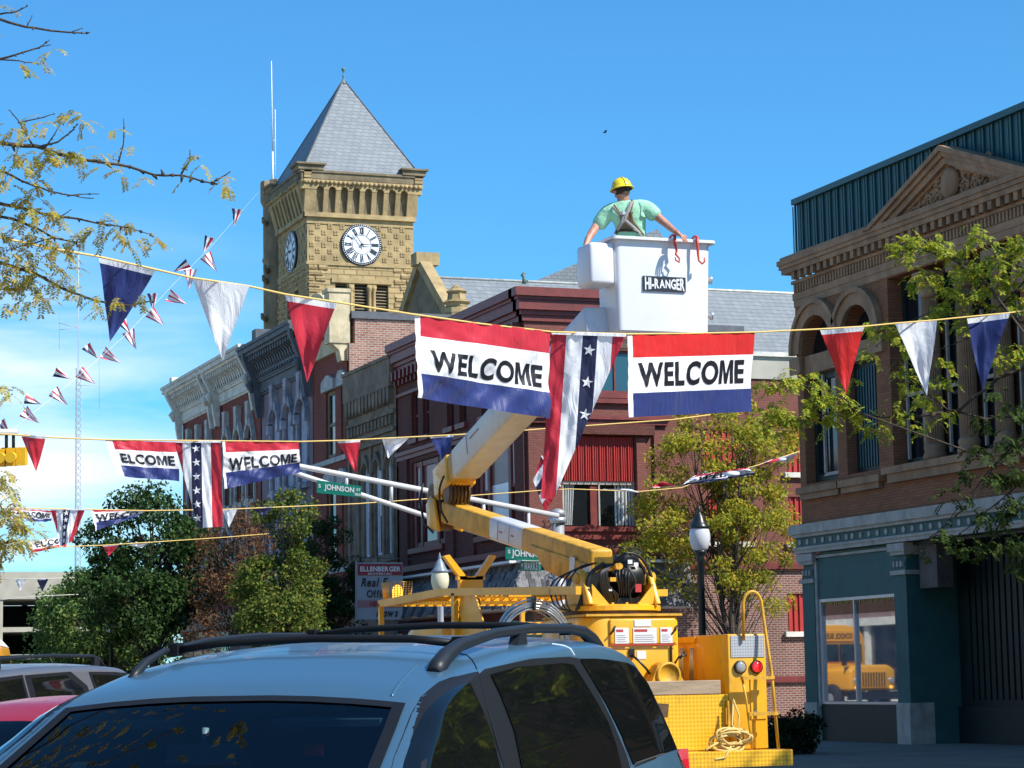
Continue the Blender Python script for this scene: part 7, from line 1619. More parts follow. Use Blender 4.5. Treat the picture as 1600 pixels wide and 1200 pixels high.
    # roof rails
    def railz(s, w_): h = c.bv.ray_cast(Vector((s, -w_, 4)), Vector((0, 0, -1))); return h[0].z
    for sd in (1, -1):
        fa = c.hit(642, 1040).x-.05; fb = c.hit(955, 1014).x+.05; K_ = lambda s: fa+(s-2.08)*(fb-fa)/2.58
        wl = [(2.12, .60), (2.3, .605), (3.0, .61), (3.8, .61), (4.35, .605), (4.6, .60)]
        pts = []; rad = []
        for s, lift, r_ in [(K_(s_), l_, r0) for s_, l_, r0 in [(s_, l_, r0 if sd > 0 else r0*.52) for s_, l_, r0 in ((2.08, -.012, .030), (2.14, .005, .036), (2.24, .03, .031), (2.42, .050, .025), (2.9, .056, .020), (3.5, .056, .020), (4.1, .053, .020), (4.38, .044, .026), (4.55, .018, .032), (4.66, -.012, .032))]]:
            w_ = interp(wl, s)*sd; pts.append(Vector((s, -w_, railz(s, w_)+lift))); rad.append(r_)
        b = MB(); b.tube(pts, rad, 10); b.v = [q for q in b.v]; rl = b.build('roof_rail', RAIL, c.T, local=True)
        for s in (3.35,):
            w_ = .605*sd; b = MB(); z = railz(s, w_); b.hexa([(s-.09, -w_-.02, z-.01), (s+.05, -w_-.02, z-.01), (s+.05, -w_+.02, z-.01), (s-.09, -w_+.02, z-.01), (s-.03, -w_-.02, z+.05), (s+.03, -w_-.02, z+.05), (s+.03, -w_+.02, z+.05), (s-.03, -w_+.02, z+.05)]); b.build('rail_foot', RAIL, rl, local=True)
    for s in (2.7, 4.05):
        z = railz(s, .6)+.055; b = MB(); b.tube([(s, -.60, z-.01), (s, -.4, z+.015), (s, 0, z+.025), (s, .4, z+.015), (s, .60, z-.01)], .015, 8)
        for sd in (-1, 1): b.obox((s, .585*sd, z-.005), ((1, 0, 0), (0, 1, 0), (0, 0, 1)), (.03, .02, .025))
        b.build('cross_bar', TRIM, c.T, local=True)
    # tail lamps, rear glass, wipers, wheels, lower trim
    for sd in (1, -1):
        b = MB(); rows = []
        for i in range(9):
            z = .78+.38*i/8; row = []
            for k in range(6):
                s = 4.84+.19*k/5-.10*(i/8)*.3+(.0); h = c.bv.ray_cast(Vector((s-.03*(i/8), -2*sd, z)), Vector((0, sd, 0))); row.append(Vector((s-.03*(i/8), (h[0].y if h[0] else -.86*sd)-.009*sd, z)))
            rows.append(row)
        for r0, r1 in zip(rows, rows[1:]):
            for k in range(5): b.quad(r0[k], r0[k+1], r1[k+1], r1[k], sm=True)
        fixnormals(b.build('tail_lamp', mat('tail_lamp_red', (.50, .012, .03), .12, coat=1) if 'tail_lamp_red' not in bpy.data.materials else bpy.data.materials['tail_lamp_red'], c.T, local=True))
    c.toppatch(4.80, 4.97, -.62, .62, 'rear_glass', TINT, .006)
    c.wheels((.95, 3.98), .80)
    for sd in (1, -1):
        b = MB(); b.obox((1.42, -.98*sd, 1.08), ((1, 0, 0), (0, 1, 0), (0, 0, 1)), (.06, .10, .07)); m_ = bevel(b.build('door_mirror', BLUEP, c.T, local=True), .03, 3)
        b = MB(); b.lathe([(.13, 0), (.12, .06)], (.08, -.62*sd, .72), 14, axis=(-1, 0, 0)); b.build('headlight', M['steel'], c.T, local=True)
    b = MB(); b.tube([(1.16, -.5, 1.175), (1.30, .1, 1.255)], .008, 5); b.tube([(1.16, .1, 1.175), (1.30, .6, 1.24)], .008, 5); b.build('wiper', TRIM, c.T, local=True)
    return c
def small_car():
    H = [(0, .5), (.1, .72), (.5, .88), (1.15, 1.02), (1.6, 1.29), (2.05, 1.52), (2.4, 1.60), (2.9, 1.63), (3.4, 1.60), (3.9, 1.48), (4.3, 1.1), (4.5, .8)]
    W = [(0, .6), (.3, .78), (1, .84), (3.6, .85), (4.3, .78), (4.5, .7)]
    e = CARPOS['red']
    c = Car('red_car', 'bright red car parked behind the minivan, only its roof and windscreen showing', 'car', e[:2], e[2], e[3], .02, 4.5, H, W, .96, .40, (1.2, 2.05), REDP, roofcam=.045)
    for poly, nm in (([(1.75, 1.2), (2.15, 1.37), (2.75, 1.39), (2.75, .94), (1.45, .94)], 'front_side_glass'), ([(2.8, 1.39), (3.3, 1.35), (3.75, 1.1), (3.8, .95), (2.8, .94)], 'rear_side_glass')): c.sidepatch(poly, nm, TINT, .006)
    c.interior(None, (2.3, 3.2)); c.wheels((.8, 3.5), .72, .30)
    c.toppatch(3.45, 3.9, -.55, .55, 'rear_glass', TINT, .005)
    b = MB(); b.box(-.02, .04, -.55, .55, .35, .55); b.build('bumper', REDP, c.T, local=True)
def suv():
    H = [(0, .6), (.08, .95), (.4, 1.08), (1.25, 1.17), (1.45, 1.25), (1.75, 1.5), (2.1, 1.77), (2.4, 1.84), (3.2, 1.87), (4.2, 1.86), (4.7, 1.82), (4.85, 1.7), (4.98, 1.2), (5.05, .8)]
    W = [(0, .8), (.2, .92), (1, .96), (4.6, .96), (5.05, .9)]
    e = CARPOS['suv']
    c = Car('grey_suv', 'silver grey SUV with roof rack at the left edge behind the red car', 'SUV', e[:2], e[2], e[3], .02, 5.05, H, W, 1.12, .26, (1.4, 2.1), GREYP, roofcam=.04, shoulder=.025)
    for poly, nm in (([(1.9, 1.5), (2.12, 1.70), (2.78, 1.74), (2.78, 1.16), (1.6, 1.16)], 'front_side_glass'), ([(2.95, 1.74), (3.55, 1.75), (3.78, 1.62), (3.85, 1.16), (2.95, 1.16)], 'rear_side_glass'), ([(4.02, 1.74), (4.65, 1.72), (4.8, 1.35), (4.78, 1.22), (4.12, 1.22)], 'quarter_glass')):
        c.sidepatch([(a+(-.05 if a < (poly[0][0]+1) and False else 0), z) for a, z in poly], nm, TINT, .008)
    for poly in ([(2.85, 1.77), (3.65, 1.78), (3.88, 1.64), (3.95, 1.12), (2.85, 1.12)], [(3.97, 1.77), (4.7, 1.75), (4.87, 1.3), (4.83, 1.17), (4.05, 1.17)], [(1.85, 1.53), (2.1, 1.74), (2.82, 1.77), (2.82, 1.12), (1.5, 1.12)]): c.sidepatch(poly, 'window_surround', TRIM, .004)
    c.interior(None, (2.4, 3.4)); c.wheels((.95, 4.0), .80, .38)
    c.toppatch(4.86, 4.98, -.6, .6, 'rear_glass', TINT, .005)
    def rz(s, w_): h = c.bv.ray_cast(Vector((s, -w_, 4)), Vector((0, 0, -1))); return h[0].z
    for sd in (1, -1):
        b = MB(); b.tube([Vector((s, -.60*sd, rz(s, .6)+l)) for s, l in ((2.5, 0), (2.6, .07), (2.75, .09), (3.6, .09), (4.35, .09), (4.5, .07), (4.58, 0))], .018, 8)
        for s in (2.68, 4.42): b.obox((s, -.6*sd, rz(s, .6)+.03), ((1, 0, 0), (0, 1, 0), (0, 0, 1)), (.05, .02, .045))
        b.build('roof_rail', RAIL, c.T, local=True)
    for s in (2.9, 4.1):
        b = MB(); z = rz(s, 0)+.07; b.tube([(s, -.6, z-.01), (s, 0, z), (s, .6, z-.01)], .015, 6); b.build('cross_bar', TRIM, c.T, local=True)
def school_bus():
    by = mat('school_bus_yellow', (.80, .36, .012), .4, coat=.4); bl = BLK
    x, y = CARPOS['bus'][:2]; a = CARPOS['bus'][2]; z0 = roadz(x)
    T = thing('school_bus', (x, y, z0), 'yellow school bus with white roof up the street, seen mirrored in the shop window', 'bus'); T.rotation_euler = (0, 0, a); T.scale = (1.08, 1.08, 1.1)
    # local: front faces -y, x lateral
    b = MB(); prof = [(-1.2, .55), (-1.22, 2.3), (-1.15, 2.65), (-.9, 2.9), (-.4, 3.0), (.4, 3.0), (.9, 2.9), (1.15, 2.65), (1.22, 2.3), (1.2, .55)]
    b.prism([(px_, 1.3, pz) for px_, pz in prof], (0, 8.2, 0)); bevel(b.build('body', by, T, local=True), .05, 2)
    b = MB(); b.prism([(-1.15, 1.5, 2.68), (-.92, 1.5, 2.93), (-.4, 1.5, 3.04), (.4, 1.5, 3.04), (.92, 1.5, 2.93), (1.15, 1.5, 2.68)], (0, 7.8, 0)); b.build('roof', M['white'], T, local=True)
    b = MB(); b.prism([(-1.0, -.5, .75), (-1.02, -.5, 1.45), (-.7, -.5, 1.62), (.7, -.5, 1.62), (1.02, -.5, 1.45), (1.0, -.5, .75)], (0, 1.85, 0)); bevel(b.build('bonnet', by, T, local=True), .1, 3)
    b = MB(); b.box(-.55, .55, -.53, -.49, .85, 1.4); 
    gr = b.build('grille', by, T, local=True); b = MB()
    for k in range(9): b.box(-.5+k*.12, -.44+k*.12, -.54, -.53, .88, 1.36)
    b.build('grille_bars', bl, gr, local=True)
    b = MB(); b.box(-1.2, 1.2, -.72, -.5, .45, .72); b.build('bumper', bl, T, local=True)
    b = MB(); b.box(-1.0, -.03, 1.26, 1.298, 1.75, 2.35); b.box(.03, 1.0, 1.26, 1.298, 1.75, 2.35); b.build('windscreen', M['dglass'], T, local=True)
    b = MB(); b.box(-.65, .65, 1.25, 1.298, 2.45, 2.8); hb = b.build('header_board', by, T, local=True)
    lettering('SCHOOL BUS', lambda u, v: Vector((-.58+1.16*u, 1.24, 2.52+.2*v)), 0, 1, 0, 1, BLK, hb, bold=.03, local=True, fine=.5)
    for sx in (-1, 1):
        b = MB(); b.lathe([(.11, 0), (.11, .04)], (.84*sx, 1.29, 2.62), 14, axis=(0, -1, 0)); b.build('warning_lamp', bpy.data.materials['red_lens'], T, local=True)
        b = MB(); b.lathe([(.11, 0), (.10, .05)], (.78*sx, -.5, 1.1), 14, axis=(0, -1, 0)); b.build('headlight', M['steel'], T, local=True)
        b = MB(); b.lathe([(.06, 0), (.05, .03)], (.78*sx, -.5, .86), 10, axis=(0, -1, 0)); b.build('indicator', bpy.data.materials['amber_lit'], T, local=True)
        b = MB()
        for k in range(8): b.box(1.225*sx-.004, 1.225*sx+.004, 2.3+k*.86, 3.0+k*.86, 1.75, 2.3)
        b.build('side_windows', M['dglass'], T, local=True)
        b = MB(); b.box(1.222*sx-.006, 1.222*sx+.006, 1.5, 9.4, 1.2, 1.27); b.box(1.222*sx-.006, 1.222*sx+.006, 1.5, 9.4, .85, .92); b.build('rub_rail', bl, T, local=True)
        b = MB(); b.tube([(1.0*sx, -.2, 1.5), (1.25*sx, -.35, 1.9), (1.2*sx, -.35, 2.2)], .02, 5); b.box(1.15*sx-.1, 1.15*sx+.1, -.38, -.34, 1.6, 2.0); b.build('mirror', bl, T, local=True)
        for yy in (.45, 7.2):
            b = MB(); b.lathe([(.25, -.13), (.48, -.13), (.5, 0), (.48, .13), (.25, .13)], (1.03*sx, yy, .5), 22, axis=(1, 0, 0)); w_ = b.build('wheel', bpy.data.materials['tyre'], T, local=True)
            b = MB(); b.lathe([(.1, -.14), (.26, -.12), (.26, .12), (.1, .14)], (1.03*sx, yy, .5), 14, axis=(1, 0, 0)); b.build('rim', M['steel'], w_, local=True)
CARPOS = dict(red=(.62, 11.6, .70, -.14), suv=(.95, 20.3, .72, -.12), bus=(9.9, 78.5, -.20))
minivan(); small_car(); suv(); school_bus()
# ================================================================ trees
def leafquad(mb, p, dr, nrm, ln, wd):
    dr = dr.normalized(); sd = dr.cross(nrm)
    sd = sd.normalized() if sd.length > 1e-5 else dr.orthogonal().normalized()
    a = p; b = p+dr*ln*.45+sd*wd*.5; c = p+dr*ln; d = p+dr*ln*.45-sd*wd*.5
    n = len(mb.v); mb.v += [a, b, c, d]; mb.f.append((n, n+1, n+2, n+3)); mb.m.append(0); mb.sm.append(False)
def rv(r): 
    while True:
        v = Vector((r.uniform(-1, 1), r.uniform(-1, 1), r.uniform(-1, 1)))
        if .02 < v.length < 1: return v
def tree(name, label, base, blobs, cols, seed, trunk_r=.14, fork=2.2, nclus=60, nleaf=80, ls=(.13, .08), clr=.55, group=None, cat='tree', nstem=1, bark='bark', surf=.55, limb_r=.035, flat=.75, trans=.35, dens=None):
    """blobs: (centre, radii) in world space. Leaf clusters fill them unevenly, each hung on its own limb"""
    r = random.Random(seed); base = Vector(base); T = thing(name, base, label, cat, group)
    w_ = MB(); lf = MB(); top = max(b[0][2] for b in blobs); cx = sum(b[0][0] for b in blobs)/len(blobs); cy = sum(b[0][1] for b in blobs)/len(blobs)
    stems = []
    for k in range(nstem):
        a = k*6.28/nstem+.5; o = Vector((math.cos(a), math.sin(a), 0))*(.0 if nstem == 1 else .5); f0 = base+Vector((0, 0, fork))
        pts = [base-Vector((0, 0, .15)), base+Vector((r.uniform(-.05, .05), r.uniform(-.05, .05), fork*.5)), f0]
        H = top-base.z-fork
        for q in (.3, .6, .85, 1.0): pts.append(Vector((base.x+(cx-base.x)*q, base.y+(cy-base.y)*q, base.z+fork+H*q))+o*q*2+Vector((r.uniform(-.15, .15), r.uniform(-.15, .15), 0)))
        w_.tube(pts, [trunk_r*1.2, trunk_r, trunk_r*.85, trunk_r*.6, trunk_r*.4, trunk_r*.22, trunk_r*.08], 8); stems.append(pts)
    vols = [b[1][0]*b[1][1]*b[1][2] for b in blobs]; tot = sum(vols)
    for b, v in zip(blobs, vols):
        c0, rad = Vector(b[0]), b[1]; nc = max(3, int(nclus*v/tot))
        for _ in range(nc):
            d = rv(r); d = d.normalized()*(d.length**(1-surf)); d *= r.uniform(.8, 1.08)
            c = c0+Vector((d.x*rad[0], d.y*rad[1], d.z*rad[2]))
            st = r.choice(stems); z = c.z-abs(r.gauss(.9, .5))-.3*(c-Vector((cx, cy, c.z))).length; best = min(st[2:], key=lambda q: abs(q.z-z)); i_ = st.index(best); s0 = best.lerp(st[max(2, i_-1)], r.random())
            mid = s0.lerp(c, .5)+Vector((r.uniform(-.2, .2), r.uniform(-.2, .2), r.uniform(-.05, .3)))
            w_.tube([s0, mid, c], [limb_r, limb_r*.6, limb_r*.2], 5, cap=False)
            R_ = clr*r.uniform(.6, 1.25)
            for k in range(3):
                t_ = rv(r); w_.tube([mid.lerp(c, r.random()), c+Vector((t_.x, t_.y, t_.z*flat))*R_], [limb_r*.35, limb_r*.1], 4, cap=False)
            for k in range(int(nleaf*r.uniform(.6, 1.3))):
                t_ = rv(r); p = c+Vector((t_.x, t_.y, t_.z*flat))*R_
                leafquad(lf, p, rv(r)+Vector((0, 0, -.35)), rv(r)+Vector((0, 0, .8)), ls[0]*r.uniform(.6, 1.3), ls[1]*r.uniform(.7, 1.3))
    w_.build('trunk', M[bark], T); lf.build('crown', leafmat(name+'_leaves', cols, trans), T)
    return T
def yz(px, py, x): p = on(px, py, 0, x); return (x, p.y, p.z)
GR = 'street trees before the row of shops'
def bl(x, y, lst, k): return [((x+dx*k, y+dy*k, 1.6+(z-1.6)*k), (rx*k, ry*k, rz*k)) for dx, dy, z, rx, ry, rz in lst]
X0 = 19.4; K = .83
p = yz(240, 1000, X0); tree('shade_tree', 'tall dark green tree at the far end of the shop row under the radio mast', (X0, p[1], 0), bl(X0, p[1], [(-.4, 0, 7.7, 3.0, 2.9, 3.0), (-1.6, -1.5, 5.6, 2.6, 2.8, 2.0), (1.6, .5, 6.2, 2.2, 2.5, 2.4)], K), [(.014, .036, .012), (.026, .06, .018), (.055, .11, .03), (.11, .18, .05)], 11, .2, 2.4, 130, 220, (.19, .11), .75, GR, trans=.3)
q_ = on(150, 1000, 1, 138).x; tree('young_tree', 'light green bushy tree at the left beside the parking structure', (q_, 138, 0), bl(q_, 138, [(.2, 0, 4.6, 2.9, 2.6, 2.2), (2.7, -2, 3.6, 2.6, 2.6, 1.7), (-1.8, 2, 2.6, 2.0, 2.4, 1.4)], 1.28), [(.06, .11, .03), (.10, .18, .045), (.17, .26, .07), (.24, .30, .09)], 12, .16, 1.8, 120, 230, (.27, .16), 1.2, GR)
p = yz(372, 1000, X0); tree('brown_tree', 'half bare tree with brown leaves between the dark and the yellow green tree', (X0, p[1], 0), bl(X0, p[1], [(0, 0, 6.6, 1.8, 1.8, 2.2), (-.4, -.5, 4.4, 1.9, 1.9, 1.5), (.6, .8, 5.2, 1.5, 1.6, 1.6)], K), [(.11, .05, .03), (.17, .075, .04), (.24, .12, .06), (.15, .12, .05)], 13, .13, 1.7, 85, 95, (.12, .07), .6, GR, limb_r=.03)
p = yz(440, 1000, X0); tree('golden_green_tree', 'narrow yellow green tree under the banner at the mast arm tip', (X0, p[1], 0), bl(X0, p[1], [(.1, -.2, 7.3, 1.0, 1.0, 1.7), (0, 0, 5.2, 1.8, 1.8, 1.4), (-.6, -1.8, 3.6, 1.8, 1.8, 1.3)], K), [(.04, .08, .018), (.08, .13, .025), (.18, .22, .04), (.26, .24, .05)], 14, .11, 1.6, 110, 190, (.135, .08), .48, GR)
p = yz(503, 1000, 23.2); tree('dark_round_tree', 'dark green round tree left of the shop sign', (23.2, p[1], 0), bl(23.2, p[1], [(.2, .2, 5.4, 1.35, 1.5, 2.0), (-.2, -.2, 3.9, 1.7, 1.6, 1.5), (.2, 2.2, 3.4, 1.5, 1.5, 1.6)], 1), [(.016, .04, .014), (.03, .065, .02), (.06, .10, .03), (.05, .08, .022)], 15, .12, 1.5, 110, 190, (.135, .08), .45, GR, trans=.25)
p = yz(478, 1000, 21.7); tree('bright_shrub_tree', 'low bright green tree before the dark round tree', (21.7, p[1], 0), bl(21.7, p[1], [(0, 0, 3.5, .7, .8, .9), (.1, -.4, 2.6, 1.0, 1.1, .8)], 1), [(.08, .16, .03), (.15, .25, .05), (.24, .33, .08)], 16, .07, 1.1, 34, 150, (.12, .075), .36, GR)
# the yellow leaved tree beside the near lamp
p = on(1145, 1000, 1, 66.5); b0 = Vector((p.x, 66.5, 0))
def cp(x, y, yy=66.5): q = on(x, y, 1, yy); return (q.x, q.y, q.z)
tree('yellow_leaved_tree', 'yellow and green leaved tree between the near lamp and the brick storefront', b0, [(cp(1120, 700), (2.0, 1.9, 1.7)), (cp(1080, 800), (1.9, 1.9, 1.4)), (cp(1190, 810), (1.7, 1.8, 1.7)), (cp(1110, 880), (1.7, 1.7, 1.0)), (cp(1200, 690), (1.2, 1.5, 1.3)), (cp(1030, 870), (1.1, 1.2, 1.0)), (cp(1190, 915), (1.1, 1.3, .8))],
     [(.12, .17, .025), (.28, .33, .04), (.46, .42, .05), (.62, .47, .05), (.32, .40, .06), (.66, .46, .07)], 21, .13, 1.2, 165, 150, (.125, .085), .46, None, nstem=3, limb_r=.021, trans=.5, surf=.4)
# bush at the storefront corner
c = at(1236, 1148, 47); tree('bush', 'low dark bush on the pavement beside the yellow truck step', (c.x, c.y, 0), [((c.x, c.y, .35), (.55, .5, .38)), ((c.x+.2, c.y+.2, .5), (.4, .4, .3)), ((c.x-.35, c.y, .28), (.4, .4, .28))], [(.008, .02, .008), (.015, .035, .012), (.03, .05, .02)], 31, .03, .1, 40, 220, (.07, .045), .24, None, cat='bush', trans=.1)
# ---------------------------------------------------------------- honey locusts with compound leaves
LOC = leafmat('locust_leaves', [(.13, .21, .025), (.24, .34, .04), (.40, .46, .05), (.60, .50, .06), (.30, .40, .05)], .45)
LOC2 = leafmat('autumn_locust_leaves', [(.20, .26, .04), (.48, .42, .06), (.60, .44, .06), (.50, .34, .18), (.28, .34, .06), (.62, .50, .16)], .45)
LOCD = leafmat('shaded_locust_leaves', [(.03, .05, .012), (.05, .09, .02), (.08, .12, .03)], .3)  # same leaves with their shade painted into darker colours
def compound(mb, p, d, ln, r, n=8, lw=.011, ll=.026, droop=.9):
    d = d.normalized(); q = p.copy(); sd0 = d.cross(Vector((0, 0, 1))); sd0 = sd0.normalized() if sd0.length > .01 else Vector((1, 0, 0))
    for k in range(n):
        d = (d+Vector((0, 0, -1))*droop/n).normalized(); q2 = q+d*ln/n; mb.quad(q, q2, q2+sd0*.0015, q+sd0*.0015)
        for sg in (-1, 1):
            dr = (sd0*sg+d*.55+Vector((0, 0, -.25))+rv(r)*.25); leafquad(mb, q2, dr, d.cross(sd0)+rv(r)*.4, ll*r.uniform(.8, 1.2), lw)
        q = q2
def trace(pts, d0, d1=None): n = len(pts); return [at(x, y, d0+((d1 if d1 else d0)-d0)*i/(n-1)) for i, (x, y) in enumerate(pts)]
def near_tree(name, label, base, branches, leaves, lm, seed, ln, crown=(), hub=None, mats=None, nl=8, lsz=(.011, .026), dens_=1.0):
    r = random.Random(seed); T = thing(name, base, label, 'tree', None); w_ = MB(); lf = MB(); base = Vector(base); hub = Vector(hub)
    w_.tube([base-Vector((0, 0, .1)), base.lerp(hub, .5)+Vector((.05, .1, 0)), hub, hub+Vector((0, 0, 1.8))], [.2, .15, .12, .05], 10)
    for P, r0, r1 in branches:
        n = len(P); fine = []
        for a, b in zip(P, P[1:]):
            for k in range(3): fine.append(a.lerp(b, k/3)+rv(r)*(b-a).length*.03*(k > 0))
        fine.append(P[-1]); m_ = len(fine); w_.tube([hub]+fine if (P[0]-hub).length < 6 and r0 > .011 else fine, ([r0*1.8] if (P[0]-hub).length < 6 and r0 > .011 else [])+[r0+(r1-r0)*i/(m_-1) for i in range(m_)], 6)
        # knobbly spurs along the twig
        for q in fine[1:]:
            if r.random() < .8: s = rv(r)*r0*3; w_.tube([q, q+s], [r0*.9, r0*.3], 5)
    for (px, py, d, spread, cnt) in leaves:
        for _ in range(int(cnt*dens_+.5)):
            p = at(px+r.gauss(0, spread), py+r.gauss(0, spread*.7), d+r.uniform(-.3, .3)*ln*4)
            compound(lf, p, Vector((r.uniform(-1, 1), r.uniform(-1, 1), r.uniform(-.5, .25))), ln*r.uniform(.6, 1.25), r, nl, lsz[0], lsz[1])
    # the rest of the crown, above and beside the frame
    for (c, rad, nc, k_) in crown:
        for _ in range(nc):
            d = rv(r); c1 = Vector(c)+Vector((d.x*rad[0], d.y*rad[1], d.z*rad[2])); v = c1-EYE; z = v.dot(cF)
            if z > 0:
                X_ = 800+FPX*v.dot(cR)/z; Y_ = 600-FPX*v.dot(cU)/z; mg = 60+1.1*FPX/max(z, 1)*.5
                if -mg < X_ < 1600+mg and -mg < Y_ < 1200+mg: continue
            w_.tube([hub+Vector((0, 0, .8)), hub.lerp(c1, .5)+rv(r)*.2, c1], [.035, .02, .006], 5)
            for _k in range(k_):
                t_ = rv(r)*.45; compound(lf, c1+t_, rv(r), ln*r.uniform(.8, 1.4), r, 6, lsz[0]*1.9, lsz[1]*1.8)
    w_.build('trunk', M['bark'], T); lf.build('crown', lm, T); return T
d = 11.5
br = [([(-60, 218), (0, 223), (55, 228), (90, 240), (130, 250), (185, 257), (240, 273), (285, 274), (330, 286), (360, 268)], .012, .003),
      ([(130, 250), (158, 250)], .004, .003), ([(185, 254), (193, 225), (193, 185)], .005, .002), ([(283, 272), (297, 250), (310, 246)], .005, .002), ([(297, 250), (297, 235)], .003, .002),
      ([(60, 230), (90, 222), (112, 205), (120, 195)], .006, .002), ([(50, 225), (30, 190), (15, 172)], .005, .002), ([(28, 192), (60, 185), (85, 178)], .004, .002), ([(70, 232), (85, 210), (93, 197)], .004, .002),
      ([(-40, 26), (0, 30), (40, 42), (80, 48), (115, 51), (135, 52)], .008, .003), ([(0, 22), (25, 18), (42, 10)], .005, .002), ([(42, 42), (50, 25)], .003, .002), ([(110, 51), (128, 44)], .003, .002),
      ([(-40, 98), (0, 92), (35, 82), (60, 75), (78, 62)], .007, .002), ([(50, 78), (68, 72), (80, 70)], .003, .002), ([(0, 93), (30, 95), (60, 100)], .004, .002),
      ([(-30, 262), (10, 270), (45, 287), (75, 298), (110, 305), (155, 303)], .007, .002), ([(100, 303), (125, 308), (145, 310)], .003, .002),
      ([(-40, 310), (0, 318), (45, 328), (90, 338), (140, 346), (190, 354), (235, 366)], .010, .002), ([(95, 338), (110, 328)], .003, .002), ([(150, 347), (178, 345)], .003, .002),
      ([(-30, 332), (20, 342), (60, 358), (85, 372), (115, 378), (125, 385)], .008, .002), ([(85, 372), (40, 382), (10, 392)], .004, .002),
      ([(-50, 405), (0, 410), (50, 425), (100, 452), (150, 470), (195, 478), (240, 470)], .010, .003), ([(60, 430), (30, 450), (0, 452)], .004, .002),
      ([(-40, 440), (0, 452), (40, 452)], .004, .002), ([(-60, 730), (-10, 770), (5, 800)], .008, .003), ([(-40, 600), (0, 605), (20, 610)], .004, .002), ([(-60, 850), (0, 850), (30, 845)], .01, .003)]
lv = [(110, 185, 11.4, 9, 10), (128, 190, 11.4, 5, 6), (66, 192, 11.4, 9, 8), (20, 205, 11.4, 14, 14), (80, 240, 11.4, 12, 14), (105, 240, 11.4, 10, 12), (35, 245, 11.4, 15, 14), (60, 253, 11.4, 12, 12), (118, 236, 11.4, 5, 5), (165, 240, 11.4, 8, 5), (180, 202, 11.4, 3, 2), (205, 228, 11.4, 4, 2), (190, 270, 11.4, 5, 3), (214, 278, 11.4, 4, 2), (158, 262, 11.4, 3, 2), (235, 276, 11.4, 3, 1), (318, 252, 11.4, 7, 3), (345, 278, 11.4, 6, 3), (356, 292, 11.4, 5, 3), (282, 284, 11.4, 3, 1), (303, 240, 11.4, 3, 1),
      (78, 80, 11.4, 4, 4), (60, 98, 11.4, 5, 3), (30, 103, 11.4, 5, 3), (2, 8, 11.4, 3, 2), (5, 55, 11.4, 3, 1),
      (10, 280, 11.4, 14, 12), (60, 284, 11.4, 8, 6), (45, 310, 11.4, 14, 16), (20, 330, 11.4, 14, 16), (90, 335, 11.4, 9, 10), (70, 330, 11.4, 8, 8), (140, 360, 11.4, 8, 7), (128, 366, 11.4, 5, 5), (175, 362, 11.4, 8, 8), (196, 352, 11.4, 7, 6), (213, 370, 11.4, 7, 6), (240, 372, 11.4, 6, 5), (160, 340, 11.4, 5, 3), (200, 375, 11.4, 5, 3),
      (20, 365, 11.4, 16, 20), (50, 372, 11.4, 14, 16), (90, 380, 11.4, 12, 12), (15, 400, 11.4, 18, 30), (60, 410, 11.4, 16, 22), (110, 388, 11.4, 7, 6), (40, 440, 11.4, 16, 22), (5, 440, 11.4, 12, 16), (85, 430, 11.4, 14, 14), (75, 460, 11.4, 8, 8), (120, 455, 11.4, 8, 6), (150, 462, 11.4, 6, 5), (165, 480, 11.4, 5, 3), (185, 470, 11.4, 5, 3), (225, 468, 11.4, 6, 3), (30, 465, 11.4, 7, 6), (5, 475, 11.4, 5, 4),
      (8, 600, 11.4, 8, 7), (14, 618, 11.4, 5, 3), (2, 740, 11.4, 6, 10), (5, 765, 11.4, 8, 12), (12, 790, 11.4, 10, 18), (25, 815, 11.4, 12, 20), (10, 840, 11.4, 12, 26), (30, 845, 11.4, 9, 14), (0, 870, 11.4, 8, 12), (45, 832, 11.4, 7, 7), (20, 800, 11.4, 7, 8)]
B = [(trace(p_, d), a, b) for p_, a, b in br]
near_tree('honey_locust', 'thin branched honey locust reaching in from the left with sparse yellow leaves', (-2.6, 11.4, 0), B, lv, LOC2, 41, .10, crown=[((-1.2, 12.5, 7.0), (3.2, 3.4, 2.2), 170, 9), ((-2.8, 10.5, 5.0), (2.0, 2.6, 1.6), 50, 8)], hub=(-2.5, 11.2, 3.2), nl=8, lsz=(.0105, .024), dens_=.85)
d = 37
br = [([(1700, 560), (1600, 575), (1560, 590), (1500, 640), (1440, 650), (1380, 652), (1320, 640), (1260, 655), (1200, 668)], .035, .006), ([(1650, 530), (1590, 500), (1540, 440), (1480, 400), (1420, 385), (1395, 375)], .03, .005), ([(1540, 440), (1500, 470), (1450, 490), (1395, 515), (1370, 540)], .015, .004),
      ([(1700, 640), (1600, 650), (1540, 655), (1480, 640), (1430, 600), (1400, 590)], .03, .004), ([(1700, 700), (1600, 690), (1560, 720), (1520, 780), (1480, 820), (1440, 850)], .025, .004), ([(1600, 420), (1560, 400), (1520, 370)], .015, .004), ([(1700, 420), (1600, 440), (1540, 500), (1510, 530), (1460, 550)], .02, .004), ([(1700, 800), (1600, 790), (1560, 830), (1530, 870)], .02, .004), ([(1330, 640), (1290, 610), (1250, 600), (1210, 590)], .012, .004)]
